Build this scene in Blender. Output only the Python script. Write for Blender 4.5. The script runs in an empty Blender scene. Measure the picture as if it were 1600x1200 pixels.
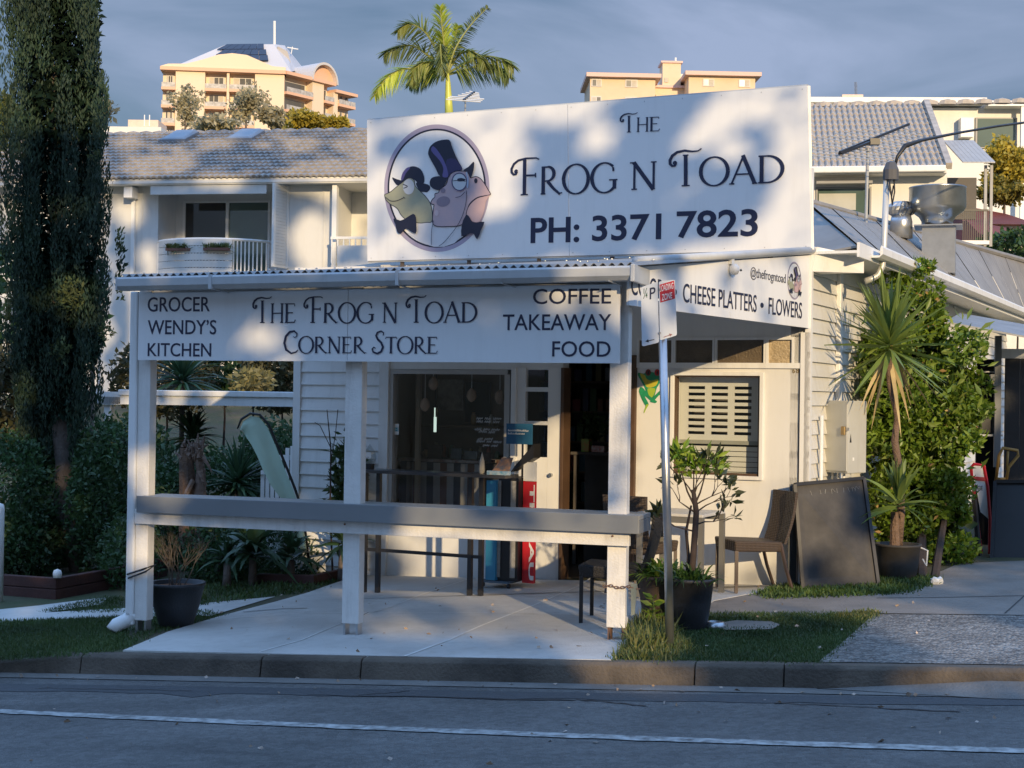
import bpy, bmesh, math, random
import numpy as np
from mathutils import Vector, Matrix
random.seed(7); np.random.seed(7)
S = bpy.context.scene
COL = S.collection
PI = math.pi
# ------------------------------------------------------------------ camera
F_PX = 2300.0; CAMZ = 1.75; ROLL = 0.0144; PITCH = math.atan(20/2300.0)
fw = Vector((0, math.cos(PITCH), math.sin(PITCH)))
up0 = Vector((0, -math.sin(PITCH), math.cos(PITCH)))
rt = (Vector((1, 0, 0))*math.cos(ROLL) + up0*math.sin(ROLL)).normalized()
up = (up0*math.cos(ROLL) - Vector((1, 0, 0))*math.sin(ROLL)).normalized()
cam_d = bpy.data.cameras.new('camera'); cam = bpy.data.objects.new('camera', cam_d); COL.objects.link(cam)
m = Matrix((rt, up, -fw)).transposed().to_4x4(); m.translation = Vector((0, 0, CAMZ)); cam.matrix_world = m
cam_d.sensor_width = 36; cam_d.lens = 36*F_PX/1600; cam_d.clip_end = 3000; cam_d.clip_start = 0.05
S.camera = cam
# ------------------------------------------------------------------ light
SUN_EL = math.radians(14); SUN_AZ = Vector((0.26, -0.966, 0)).normalized()
SUNDIR = Vector((SUN_AZ.x*math.cos(SUN_EL), SUN_AZ.y*math.cos(SUN_EL), math.sin(SUN_EL)))
w = bpy.data.worlds.new('World'); S.world = w; w.use_nodes = True
nt = w.node_tree; nt.nodes.clear()
def N(nt, t, **k):
    n = nt.nodes.new(t)
    for a, b in k.items():
        if a in ('inp',):
            for i, v in b.items(): n.inputs[i].default_value = v
        else: setattr(n, a, b)
    return n
sky = N(nt, 'ShaderNodeTexSky', sky_type='NISHITA', sun_disc=False)
sky.sun_elevation = SUN_EL; sky.sun_rotation = math.atan2(SUN_AZ.x, SUN_AZ.y)
sky.air_density = 1.3; sky.dust_density = 0.8; sky.ozone_density = 2.5
tc = N(nt, 'ShaderNodeTexCoord'); mp = N(nt, 'ShaderNodeMapping'); mp.inputs['Scale'].default_value = (1.5, 1.5, 5.0); mp.inputs['Location'].default_value = (.35, 1.1, -0.12)
mp.inputs['Rotation'].default_value = (0.0, 0.10, 0.3)
no = N(nt, 'ShaderNodeTexNoise', inp={'Scale': 1.9, 'Detail': 6.0, 'Roughness': 0.52, 'Distortion': 0.7})
cr = N(nt, 'ShaderNodeValToRGB'); cr.color_ramp.elements[0].position = .38; cr.color_ramp.elements[1].position = .64
cr.color_ramp.elements[0].color = (0, 0, 0, 1); cr.color_ramp.elements[1].color = (1, 1, 1, 1)
mx = N(nt, 'ShaderNodeMixRGB'); mul = N(nt, 'ShaderNodeMapRange', inp={3: .90, 4: .97}); cc_ = N(nt, 'ShaderNodeMixRGB'); cc_.inputs[1].default_value = (.25, .42, .78, 1); cc_.inputs[2].default_value = (1.12, 1.37, 2.0, 1); L_ = nt.links.new; L_(cc_.outputs[0], mx.inputs[2])
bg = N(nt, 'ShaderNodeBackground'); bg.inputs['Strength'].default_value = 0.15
ow = N(nt, 'ShaderNodeOutputWorld')
L = nt.links.new
L(tc.outputs['Generated'], mp.inputs[0]); L(mp.outputs[0], no.inputs['Vector']); L(no.outputs[0], cr.inputs[0])
L(cr.outputs[0], cc_.inputs[0]); L(cr.outputs[0], mul.inputs[0]); L(mul.outputs[0], mx.inputs[0]); L(sky.outputs[0], mx.inputs[1])

sp = N(nt, 'ShaderNodeSeparateXYZ'); L(tc.outputs['Generated'], sp.inputs[0])      # brighter blue added overhead, out of view, to lift the open shade
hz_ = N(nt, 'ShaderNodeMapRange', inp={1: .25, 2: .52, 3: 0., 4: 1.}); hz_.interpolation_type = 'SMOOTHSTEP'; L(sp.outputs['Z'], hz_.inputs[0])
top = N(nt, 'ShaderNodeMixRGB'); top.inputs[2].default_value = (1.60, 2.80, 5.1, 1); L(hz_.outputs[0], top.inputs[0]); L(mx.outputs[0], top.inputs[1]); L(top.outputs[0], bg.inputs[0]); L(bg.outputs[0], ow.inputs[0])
sd = bpy.data.lights.new('sun', 'SUN'); sun = bpy.data.objects.new('sun', sd); COL.objects.link(sun)
sd.energy = 2.5; sd.angle = math.radians(0.5); sd.color = (0.92, 0.69, 0.40)
sun.rotation_euler = SUNDIR.to_track_quat('Z', 'Y').to_euler(); sun.location = (5, -20, 20)
S.view_settings.view_transform = 'Standard'; S.view_settings.look = 'None'
S.view_settings.exposure = 1.0; S.view_settings.gamma = 1; S.view_settings.use_curve_mapping = False
# ------------------------------------------------------------------ geometry helpers
CAM = Vector((0, 0, CAMZ))
def ray(px, py):
    d = rt*(px-800) + up*(600-py) + fw*F_PX
    return d/d.y
def P(px, py, Y): return CAM + ray(px, py)*Y
def proj(p):
    d = Vector(p)-CAM; z = d.dot(fw)
    if z < .01: return (-9999, -9999)
    return (800+F_PX*d.dot(rt)/z, 600-F_PX*d.dot(up)/z)
def clampf(v, a, b): return max(a, min(b, v))
def gz(X, Y):
    z = .049+.047*clampf(X, -9, 12)-.008*clampf(Y, -30, 22)
    if Y > 22: z += .115*(min(Y, 260)-22)
    return z
def G(px, py, off=0.0):
    d = ray(px, py); Y = 12.0
    for _ in range(30):
        p = CAM+d*Y; Y = (gz(p.x, p.y)+off-CAMZ)/d.z
    return CAM+d*Y
class Frame:
    def __init__(s, o, ex):
        s.o = Vector((o[0], o[1], 0)); s.ex = Vector((ex[0], ex[1], 0)).normalized()
        s.ey = Vector((0, 0, 1)).cross(s.ex)
    def p(s, x, y, z): return s.o+s.ex*x+s.ey*y+Vector((0, 0, z))
    def on(s, px, py, y=0.0):           # image point -> (x,z) on the vertical plane at local y
        d = ray(px, py); q = s.o+s.ey*y
        t = (q-CAM).dot(s.ey)/d.dot(s.ey); h = CAM+d*t
        return ((h-s.o).dot(s.ex), h.z)
    def onx(s, px, x, y=0.0): pass
    def gz(s, x, y=0): q = s.p(x, y, 0); return gz(q.x, q.y)
# the main vertical planes of the place
C0 = (2.69, 13.4)
FW = Frame(C0, (.895, -.446))            # shop front wall, x<0 to the left
FV = Frame((0.76, 10.6), (.951, -.309))  # verandah front
FS = Frame((.835, 10.5), (1.855, 2.9))   # verandah right side
FR = Frame(C0, (.446, .895))             # right side wall
FK = Frame((.7, 9.82), (.963, -.27))     # kerb back line
FT = Frame((P(575, 300, 39).x, 39), (math.cos(.175), -math.sin(.175)))  # townhouse
FH = Frame((P(1262, 300, 32).x, 32), (math.cos(.17), -math.sin(.17)))   # house on the right
# ------------------------------------------------------------------ materials
MATS = {}
def mat(name, col, rough=.6, var=.12, vs=3.0, bump=.0, bs=40., metal=0., col2=None, spec=.5, detail=6., emis=None, island=False, trans=0., dirt=0.):
    if name in MATS: return MATS[name]
    m = bpy.data.materials.new(name); m.use_nodes = True; nt = m.node_tree
    b = nt.nodes['Principled BSDF']; L = nt.links.new
    b.inputs['Roughness'].default_value = rough; b.inputs['Metallic'].default_value = metal
    b.inputs['Specular IOR Level'].default_value = spec
    c = Vector(col[:3]); c2 = Vector(col2[:3]) if col2 else c*(1-var)
    tc = N(nt, 'ShaderNodeTexCoord')
    mixn = N(nt, 'ShaderNodeMixRGB'); mixn.inputs[1].default_value = (*c, 1); mixn.inputs[2].default_value = (*c2, 1)
    if island:
        g = N(nt, 'ShaderNodeNewGeometry'); L(g.outputs['Random Per Island'], mixn.inputs[0])
        n1 = N(nt, 'ShaderNodeTexNoise', inp={'Scale': vs, 'Detail': 3.0}); L(tc.outputs['Object'], n1.inputs['Vector'])
        hs = N(nt, 'ShaderNodeHueSaturation'); mr = N(nt, 'ShaderNodeMapRange', inp={1: .3, 2: .7, 3: .65, 4: 1.35})
        L(n1.outputs[0], mr.inputs[0]); L(mr.outputs[0], hs.inputs['Value']); L(mixn.outputs[0], hs.inputs['Color']); out = hs.outputs[0]
    else:
        n1 = N(nt, 'ShaderNodeTexNoise', inp={'Scale': vs, 'Detail': detail, 'Roughness': .6}); L(tc.outputs['Object'], n1.inputs['Vector'])
        mr = N(nt, 'ShaderNodeMapRange', inp={1: .35, 2: .68, 3: 0., 4: 1.}); L(n1.outputs[0], mr.inputs[0]); L(mr.outputs[0], mixn.inputs[0]); out = mixn.outputs[0]
        if dirt > 0:
            n3 = N(nt, 'ShaderNodeTexNoise', inp={'Scale': 1.0, 'Detail': 8.0, 'Roughness': .7}); mpp = N(nt, 'ShaderNodeMapping'); mpp.inputs['Scale'].default_value = (9, 9, 1.2)
            L(tc.outputs['Object'], mpp.inputs[0]); L(mpp.outputs[0], n3.inputs['Vector'])
            mr3 = N(nt, 'ShaderNodeMapRange', inp={1: .5, 2: .8, 3: 0., 4: dirt}); L(n3.outputs[0], mr3.inputs[0])
            mx3 = N(nt, 'ShaderNodeMixRGB'); mx3.inputs[2].default_value = (.22, .19, .14, 1); L(mr3.outputs[0], mx3.inputs[0]); L(out, mx3.inputs[1]); out = mx3.outputs[0]
    L(out, b.inputs['Base Color'])
    if bump > 0:
        n2 = N(nt, 'ShaderNodeTexNoise', inp={'Scale': bs, 'Detail': 5.0}); L(tc.outputs['Object'], n2.inputs['Vector'])
        bp = N(nt, 'ShaderNodeBump', inp={'Strength': bump, 'Distance': .02}); L(n2.outputs[0], bp.inputs['Height']); L(bp.outputs[0], b.inputs['Normal'])
    if emis:
        b.inputs['Emission Color'].default_value = (*emis[0], 1); b.inputs['Emission Strength'].default_value = emis[1]
    if trans > 0:
        tr = N(nt, 'ShaderNodeBsdfTranslucent'); L(out, tr.inputs[0]); ms = N(nt, 'ShaderNodeMixShader', inp={0: trans})
        L(b.outputs[0], ms.inputs[1]); L(tr.outputs[0], ms.inputs[2]); L(ms.outputs[0], nt.nodes['Material Output'].inputs[0])
    MATS[name] = m; return m
def glassmat(name, tint=(.96, .97, .97), refl=.0, rough=.02):
    if name in MATS: return MATS[name]
    m = bpy.data.materials.new(name); m.use_nodes = True; nt = m.node_tree; nt.nodes.remove(nt.nodes['Principled BSDF']); L = nt.links.new
    t = N(nt, 'ShaderNodeBsdfTransparent'); t.inputs[0].default_value = (*tint, 1)
    g = N(nt, 'ShaderNodeBsdfGlossy', inp={'Roughness': rough}); g.inputs[0].default_value = (1, 1, 1, 1)
    f = N(nt, 'ShaderNodeFresnel', inp={'IOR': 1.5}); a = N(nt, 'ShaderNodeMath', operation='ADD'); a.inputs[1].default_value = refl; L(f.outputs[0], a.inputs[0]); ge = N(nt, 'ShaderNodeNewGeometry'); sb = N(nt, 'ShaderNodeMath', operation='SUBTRACT'); sb.inputs[0].default_value = 1; L(ge.outputs['Backfacing'], sb.inputs[1]); ml = N(nt, 'ShaderNodeMath', operation='MULTIPLY'); L(a.outputs[0], ml.inputs[0]); L(sb.outputs[0], ml.inputs[1]); a = ml
    ms = N(nt, 'ShaderNodeMixShader'); L(a.outputs[0], ms.inputs[0]); L(t.outputs[0], ms.inputs[1]); L(g.outputs[0], ms.inputs[2]); L(ms.outputs[0], nt.nodes['Material Output'].inputs[0])
    MATS[name] = m; return m
WHITE = mat('white_paint', (.78, .78, .76), .45, .06, 1.5, .03, 60, dirt=.25)
WHITE2 = mat('white_board_panel', (.78, .785, .78), .32, .04, .9, .0, dirt=.10)
CREAM = mat('cream_paint', (.74, .735, .71), .55, .07, 1.2, .03, 60, dirt=.15)
OLDW = mat('peeling_white_timber', (.74, .72, .68), .6, .12, 5, .2, 60, dirt=.42)
FASC = mat('grey_fascia_paint', (.20, .21, .215), .38, .12, 1.5, .02, 60)
GUT = mat('grey_white_gutter_steel', (.52, .54, .55), .35, .12, 3, .0, dirt=.2)
NAVY = mat('navy_vinyl_lettering', (.012, .016, .05), .4, .0)
BLACK = mat('black_powdercoat', (.02, .02, .022), .45, .2)
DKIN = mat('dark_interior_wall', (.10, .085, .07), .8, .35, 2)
ROOFM = mat('aged_galvanised_roofing', (.27, .255, .23), .6, .25, 2, .05, 30, metal=.0)
CONC = mat('pale_concrete', (.60, .585, .55), .8, .30, .9, .25, 60, dirt=.3)
CONC2 = mat('weathered_brown_concrete', (.27, .24, .21), .88, .3, 2, .4, 50)
ASPH = mat('asphalt', (.07, .073, .08), .85, .25, 40, .5, 180)
KERB = mat('stained_kerb_concrete', (.13, .105, .08), .85, .6, 2.5, .5, 50)
GLASS = glassmat('window_glass')
STEEL = mat('galvanised_steel', (.50, .52, .54), .32, .15, 8, .03, 30, metal=.85)
POTM = mat('charcoal_pot_glaze', (.028, .03, .035), .5, .3, 6, .2, 60)
POTB = mat('brown_pot_glaze', (.09, .065, .052), .55, .3, 6, .2, 60)
SOIL = mat('brown_soil', (.10, .055, .03), .95, .4, 20, .6, 60)
WOODD = mat('grey_bark', (.16, .13, .11), .9, .4, 8, .8, 30)
RED = mat('red_print', (.55, .02, .03), .45, .1)
WPRINT = mat('white_print', (.75, .75, .73), .5, .0)
RATT = mat('brown_wicker', (.11, .075, .055), .6, .3, 20, .3, 90)
# ------------------------------------------------------------------ mesh builder
class MB:
    def __init__(s): s.v = []; s.f = []; s.sm = False
    def add(s, vs, fs):
        b = len(s.v); s.v += [tuple(x) for x in vs]; s.f += [tuple(b+i for i in f) for f in fs]; return s
    def box(s, fr, x0, x1, y0, y1, z0, z1):
        vs = [fr.p(x, y, z) for z in (z0, z1) for y in (y0, y1) for x in (x0, x1)]
        return s.add(vs, [(0, 2, 3, 1), (4, 5, 7, 6), (0, 1, 5, 4), (2, 6, 7, 3), (0, 4, 6, 2), (1, 3, 7, 5)])
    def hexa(s, b4, t4):
        vs = list(b4)+list(t4)
        return s.add(vs, [(3, 2, 1, 0), (4, 5, 6, 7), (0, 1, 5, 4), (1, 2, 6, 5), (2, 3, 7, 6), (3, 0, 4, 7)])
    def bar(s, a, b, w, h=None, upv=(0, 0, 1)):
        a = Vector(a); b = Vector(b); h = h or w; d = (b-a).normalized(); u = Vector(upv)
        if abs(d.dot(u)) > .98: u = Vector((1, 0, 0))
        r = d.cross(u).normalized(); u = r.cross(d)
        q = lambda c: [c-r*w/2-u*h/2, c+r*w/2-u*h/2, c+r*w/2+u*h/2, c-r*w/2+u*h/2]
        return s.hexa(q(a), q(b))
    def tube(s, pts, rad, n=8, caps=True):
        pts = [Vector(p) for p in pts]; k = len(pts)
        rad = rad if hasattr(rad, '__len__') else [rad]*k
        vs = []; prev = None
        for i, p in enumerate(pts):
            d = (pts[min(i+1, k-1)]-pts[max(i-1, 0)]).normalized()
            if prev is None: r = d.cross(Vector((0, 0, 1)) if abs(d.z) < .9 else Vector((1, 0, 0))).normalized()
            else: r = (prev-d*prev.dot(d)).normalized()
            prev = r; u = d.cross(r)
            for j in range(n):
                a = 2*PI*j/n; vs.append(p+(r*math.cos(a)+u*math.sin(a))*rad[i])
        fs = [(i*n+j, i*n+(j+1) % n, (i+1)*n+(j+1) % n, (i+1)*n+j) for i in range(k-1) for j in range(n)]
        if caps: fs += [tuple(range(n-1, -1, -1)), tuple((k-1)*n+j for j in range(n))]
        return s.add(vs, fs)
    def lathe(s, c, prof, n=24, sx=1, sy=1):
        c = Vector(c); vs = []
        for r, z in prof:
            for j in range(n):
                a = 2*PI*j/n; vs.append(c+Vector((r*math.cos(a)*sx, r*math.sin(a)*sy, z)))
        k = len(prof)
        fs = [(i*n+j, i*n+(j+1) % n, (i+1)*n+(j+1) % n, (i+1)*n+j) for i in range(k-1) for j in range(n)]
        if prof[0][0] > 1e-5: fs.append(tuple(range(n-1, -1, -1)))
        if prof[-1][0] > 1e-5: fs.append(tuple((k-1)*n+j for j in range(n)))
        return s.add(vs, fs)
    def ngon(s, fr, pts, y=0., th=0.):     # flat polygon in a frame plane, thickness th towards viewer
        n = len(pts)
        a = sum(pts[i][0]*pts[(i+1) % n][1]-pts[(i+1) % n][0]*pts[i][1] for i in range(n))
        if a < 0: pts = pts[::-1]
        f = [fr.p(x, y-th, z) for x, z in pts]
        if th <= 0: return s.add(f, [tuple(range(n))])
        bk = [fr.p(x, y, z) for x, z in pts]
        return s.add(f+bk, [tuple(range(n)), tuple(range(2*n-1, n-1, -1))]+[(i, n+i, n+(i+1) % n, (i+1) % n) for i in range(n)])
    def build(s, name, m, parent=None, bevel=0., smooth=False, kind=None, label=None):
        me = bpy.data.meshes.new(name); me.from_pydata(s.v, [], s.f); me.update()
        ms = m if isinstance(m, (list, tuple)) else [m]
        for mm in ms: me.materials.append(mm)
        if smooth: me.polygons.foreach_set('use_smooth', [True]*len(me.polygons))
        o = bpy.data.objects.new(name, me); COL.objects.link(o)
        if parent: o.parent = parent
        if bevel > 0:
            bv = o.modifiers.new('bevel', 'BEVEL'); bv.width = bevel; bv.segments = 2; bv.limit_method = 'ANGLE'
        if smooth and bevel <= 0:
            pass
        if kind: o['kind'] = kind
        if label: o['label'] = label
        return o
def thing(name, label, cat, loc=(0, 0, 0), group=None):
    # parts are modelled in world space; the empty stands at the thing's base
    o = bpy.data.objects.new(name, None); COL.objects.link(o); o.empty_display_size = .2
    o['label'] = label; o['category'] = cat
    if group: o['group'] = group
    o['_base'] = list(loc); THINGS.append(o)
    return o
THINGS = []
def finish_things():
    for o in THINGS:
        if '_base' not in o: continue
        b = Vector(o['_base']); del o['_base']; o.location = b
        for c in o.children: c.matrix_parent_inverse = Matrix.Translation(-b)
def tag(o, label, cat, group=None):
    o['label'] = label; o['category'] = cat
    if group: o['group'] = group
    return o
def copy_at(root, off, rotz=0., pivot=None, label=None):
    """copy a thing with its parts; parts share mesh data"""
    r = root.copy(); COL.objects.link(r)
    base = Vector(root['_base'])
    if '_base' in r: del r['_base']
    r['_placed'] = 1
    M = Matrix.Translation(base+Vector(off)) @ Matrix.Rotation(rotz, 4, 'Z')
    r.matrix_world = M
    for ch in root.children:
        c = ch.copy(); COL.objects.link(c); c.parent = r; c.matrix_parent_inverse = Matrix.Translation(-base)
        for g in ch.children:
            d = g.copy(); COL.objects.link(d); d.parent = c
    if label: r['label'] = label
    del r['_placed']
    return r
def quadcloud(V, nper, name, m, parent=None, kind=None, faces=None):
    """V: (N, nper, 3) array, each item one island built with faces (list of tuples)"""
    n = V.shape[0]; fs = faces or [tuple(range(nper))]
    me = bpy.data.meshes.new(name)
    vv = V.reshape(-1, 3).astype(np.float32); k = len(fs)
    me.vertices.add(len(vv)); me.vertices.foreach_set('co', vv.ravel())
    loops = []; starts = []; tot = 0
    base = np.arange(n)*nper
    lens = [len(f) for f in fs]; per = sum(lens)
    tmpl = np.concatenate([np.array(f) for f in fs])
    idx = (base[:, None]+tmpl[None, :]).ravel().astype(np.int32)
    st = np.cumsum([0]+lens[:-1]); starts = (np.arange(n)[:, None]*per+st[None, :]).ravel().astype(np.int32)
    me.loops.add(len(idx)); me.loops.foreach_set('vertex_index', idx)
    me.polygons.add(n*k); me.polygons.foreach_set('loop_start', starts)
    me.update(calc_edges=True); me.validate()
    me.materials.append(m)
    o = bpy.data.objects.new(name, me); COL.objects.link(o)
    if parent: o.parent = parent
    if kind: o['kind'] = kind
    return o
def unit(a): return a/np.maximum(np.linalg.norm(a, axis=-1, keepdims=True), 1e-9)
def leaves(pts, size, name, m, parent=None, aspect=.45, dirs=None, spread=1., kind=None, fold=.25):
    """folded diamond leaves"""
    pts = np.asarray(pts, dtype=float); n = len(pts)
    d = np.random.normal(size=(n, 3))*spread
    if dirs is not None: d = d+np.asarray(dirs)
    d = unit(d); r = unit(np.cross(d, np.random.normal(size=(n, 3)))); nn = np.cross(d, r)
    s = size*(.6+.8*np.random.rand(n, 1))
    V = np.stack([pts, pts+d*s*.45+r*s*aspect*.5+nn*s*fold*.3, pts+d*s, pts+d*s*.45-r*s*aspect*.5+nn*s*fold*.3], axis=1)
    return quadcloud(V, 4, name, m, parent, kind, faces=[(0, 1, 2), (0, 2, 3)])
def blades(base, dirs, length, width, droop, name, m, parent=None, kind=None, seg=4, stiff=1.):
    """tapered blades that droop"""
    base = np.asarray(base, float); n = len(base); d = unit(np.asarray(dirs, float))
    Ln = np.broadcast_to(np.asarray(length, float), (n,))[:, None]; W = np.broadcast_to(np.asarray(width, float), (n,))[:, None]
    D = np.broadcast_to(np.asarray(droop, float), (n,))[:, None]
    side = unit(np.cross(d, np.array([0, 0, 1.])+np.random.normal(size=(n, 3))*.25))
    V = []
    for i in range(seg+1):
        t = i/seg; c = base+d*Ln*t+np.array([0, 0, -1.])*D*Ln*t*t
        wd = W*.5*(1-t**1.6)*(.7+.6*min(1, t*3)) + W*.02
        V += [c-side*wd, c+side*wd]
    V = np.stack(V, axis=1)
    fs = [(2*i, 2*i+1, 2*i+3, 2*i+2) for i in range(seg)]
    return quadcloud(V, 2*seg+2, name, m, parent, kind, faces=fs)
def rand_in_ellipsoid(n, c, r, shell=0.):
    d = unit(np.random.normal(size=(n, 3))); k = np.random.rand(n, 1)**(1/3.)
    k = shell+(1-shell)*k
    return np.array(c)+d*k*np.array(r)
def catmull(pts, n=6, closed=True):
    out = []; k = len(pts); rng = range(k if closed else k-1)
    for i in rng:
        g = lambda j: pts[(i+j) % k] if closed else pts[clampf(i+j, 0, k-1)]
        p0, p1, p2, p3 = g(-1), g(0), g(1), g(2)
        for q in range(n):
            t = q/n
            out.append(tuple(.5*((2*p1[a])+(-p0[a]+p2[a])*t+(2*p0[a]-5*p1[a]+4*p2[a]-p3[a])*t*t+(-p0[a]+3*p1[a]-3*p2[a]+p3[a])*t**3) for a in (0, 1)))
    if not closed: out.append(tuple(pts[-1]))
    return out
# ------------------------------------------------------------------ lettering
def sans(text, fr, x0, x1, z0, z1, y, m, parent, bold=0., name='lettering', depth=.004, shear=None):
    """sans lettering fitted to a rectangle of a frame"""
    cu = bpy.data.curves.new(name, 'FONT'); cu.body = text; cu.size = 1; cu.offset = bold; cu.resolution_u = 4
    o = bpy.data.objects.new('tmp', cu); COL.objects.link(o)
    bpy.context.view_layer.update()
    me = bpy.data.meshes.new_from_object(o.evaluated_get(bpy.context.evaluated_depsgraph_get()))
    bpy.data.objects.remove(o)
    co = [v.co.copy() for v in me.vertices]
    ax = min(c.x for c in co); bx = max(c.x for c in co); az = min(c.y for c in co); bz = max(c.y for c in co)
    vs = []; n = len(co)
    for c in co:
        u = (c.x-ax)/(bx-ax); v = (c.y-az)/(bz-az)
        vs.append((x0+(x1-x0)*u, z0+(z1-z0)*v))
    mb = MB(); faces = [tuple(p.vertices) for p in me.polygons]
    f = [fr.p(x, y-depth, z) for x, z in vs]
    mb.add(f, faces)
    # rims
    ec = {}
    for p in faces:
        for i in range(len(p)):
            e = (p[i], p[(i+1) % len(p)]); k = tuple(sorted(e)); ec.setdefault(k, []).append(e)
    rims = [e[0] for e in ec.values() if len(e) == 1]
    bk = [fr.p(x, y, z) for x, z in vs]; b = len(mb.v); mb.v += [tuple(q) for q in bk]
    for a, c in rims: mb.f.append((a+b-n, a+b, c+b, c+b-n))
    bpy.data.meshes.remove(me)
    return mb.build(name, m, parent)
def arc(cx, cy, rx, ry, a0, a1, n=14):
    return [(cx+rx*math.cos(math.radians(a0+(a1-a0)*i/n)), cy+ry*math.sin(math.radians(a0+(a1-a0)*i/n))) for i in range(n+1)]
def ribbon(pts, w0, w1=None):
    """2-D ribbon quads; w may be a function of t"""
    n = len(pts); L_ = []; R_ = []
    for i, p in enumerate(pts):
        a = pts[max(i-1, 0)]; b = pts[min(i+1, n-1)]; dx = b[0]-a[0]; dy = b[1]-a[1]; l = math.hypot(dx, dy) or 1
        t = i/(n-1); w = w0(t) if callable(w0) else (w0+(w1 if w1 is not None else w0)*0 if w1 is None else w0+(w1-w0)*t)
        nx, ny = -dy/l*w/2, dx/l*w/2
        L_.append((p[0]+nx, p[1]+ny)); R_.append((p[0]-nx, p[1]-ny))
    return [(L_[i], R_[i], R_[i+1], L_[i+1]) for i in range(n-1)]
K, T_ = .095, .04     # thick and thin strokes of the display face
def ser(x, y, w=.13): return ribbon([(x-w/2, y), (x+w/2, y)], .035)
def ell(cx, cy, rx, ry, a0=0, a1=360, k=K, t=T_):
    pts = arc(cx, cy, rx, ry, a0, a1, 28)
    q = []
    n = len(pts)
    def wf(s):
        a = math.radians(a0+(a1-a0)*s); return t+(k-t)*abs(math.cos(a))**1.5
    return ribbon(pts, wf)
def glyph(c):
    """quads, advance; small capitals are .74 high, swash capitals 1.0+"""
    h = .74; Q = []
    if c == 'H': Q = ribbon([(.1, 0), (.1, h)], K*.75)+ribbon([(.5, 0), (.5, h)], K*.75)+ribbon([(.1, h*.5), (.5, h*.5)], T_)+ser(.1, .015)+ser(.5, .015)+ser(.1, h-.015)+ser(.5, h-.015); a = .62
    elif c == 'E': Q = ribbon([(.1, 0), (.1, h)], K)+ribbon([(.1, h-.02), (.42, h-.02), (.43, h-.11)], T_)+ribbon([(.1, h*.52), (.36, h*.52)], T_)+ribbon([(.03, .02), (.42, .02), (.47, .12)], T_)+ser(.07, h-.015); a = .54
    elif c == 'R': Q = ribbon([(.1, 0), (.1, h)], K)+ribbon([(.05, h-.02), (.22, h-.02)]+arc(.22, h*.73, .17, h*.25, 90, -90, 12)+[(.12, h*.47)], lambda t: T_+(K-T_)*math.sin(PI*t)**2)+ribbon([(.22, h*.46), (.38, h*.2), (.56, -.01)], K*.95, K*.6)+ser(.1, .015)+ribbon([(.5, .01), (.62, .03)], .03); a = .62
    elif c == 'O': Q = ell(.38, h*.5, .33, h*.5+.015); a = .78
    elif c == 'G': Q = ell(.38, h*.5, .33, h*.5+.015, 48, 318)+ribbon([(.64, .08), (.64, h*.42)], K)+ribbon([(.5, h*.42), (.72, h*.42)], .035)+ribbon([(.6, h*.86), (.61, h*.72)], .05); a = .78
    elif c == 'N': Q = ribbon([(.12, 0), (.12, h)], T_*1.3)+ribbon([(.1, h), (.56, -.01)], K)+ribbon([(.56, 0), (.56, h)], T_*1.3)+ser(.12, .015)+ser(.08, h-.015)+ser(.56, h-.015); a = .7
    elif c == 'A': Q = ribbon([(.04, 0), (.33, h+.03)], T_*1.2)+ribbon([(.31, h+.03), (.6, 0)], K)+ribbon([(.16, h*.36), (.46, h*.36)], T_)+ser(.05, .015)+ser(.6, .015); a = .66
    elif c == 'D': Q = ribbon([(.12, 0), (.12, h)], K)+ribbon([(.04, h-.02), (.25, h-.02)]+arc(.25, h*.5, .36, h*.5-.02, 90, -90, 16)+[(.04, .02)], lambda t: T_+(K-T_)*math.sin(PI*t)**2)+ser(.12, .015); a = .7
    elif c == 'o': return glyph('O')
    elif c == 't': Q = ribbon([(.28, 0), (.28, h)], K)+ribbon([(.03, h-.1), (.05, h-.02), (.52, h-.02), (.54, h-.1)], T_)+ser(.28, .015); a = .56
    elif c == 'T':   # swash
        Q = ribbon([(.44, 0), (.43, .84)], K)+ser(.44, .015, .2)+ribbon([(.36, .84), (.5, .84)], .03)
        top = arc(.16, .66, .07, .09, 300, 110, 10)[::-1]
        Q += ribbon([(.2, .62), (.17, .565), (.1, .56), (.045, .62), (.04, .72), (.1, .84), (.22, .93), (.4, .965), (.6, .93), (.74, .94), (.82, 1.0)], lambda t: .035+.045*math.sin(PI*min(1, t*1.15)))
        Q += ribbon(arc(.165, .64, .03, .035, 0, 360, 8), .05); a = .78
    elif c == 'F':
        Q = ribbon([(.4, 0), (.4, .95)], K)+ser(.4, .015, .2)
        Q += ribbon([(.2, .62), (.17, .565), (.1, .56), (.045, .62), (.04, .72), (.1, .84), (.22, .93), (.42, .975), (.72, .975), (.8, .93)], lambda t: .035+.035*math.sin(PI*min(1, t*1.1)))
        Q += ribbon(arc(.165, .64, .03, .035, 0, 360, 8), .05)+ribbon([(.4, .52), (.7, .52)], T_*1.2)+ribbon([(.7, .46), (.7, .58)], .035); a = .84
    elif c == 'C':
        Q = ribbon([(.62, .74), (.64, .88), (.5, .99), (.3, .96), (.12, .76), (.05, .45), (.14, .14), (.38, -.02), (.6, .04), (.7, .14)], lambda t: .04+.07*math.sin(PI*t))
        Q += ribbon([(.64, .84), (.62, .74), (.53, .70), (.46, .76)], .05, .03); a = .72
    elif c == 'S':
        Q = ribbon([(.52, .8), (.54, .92), (.42, .99), (.26, .93), (.2, .78), (.28, .62), (.44, .47), (.52, .28), (.44, .08), (.26, -.01), (.08, .06), (.03, .2), (.1, .28), (.18, .22)], lambda t: .04+.06*math.sin(PI*t)); a = .62
    else: a = .3
    return Q, a
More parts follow.
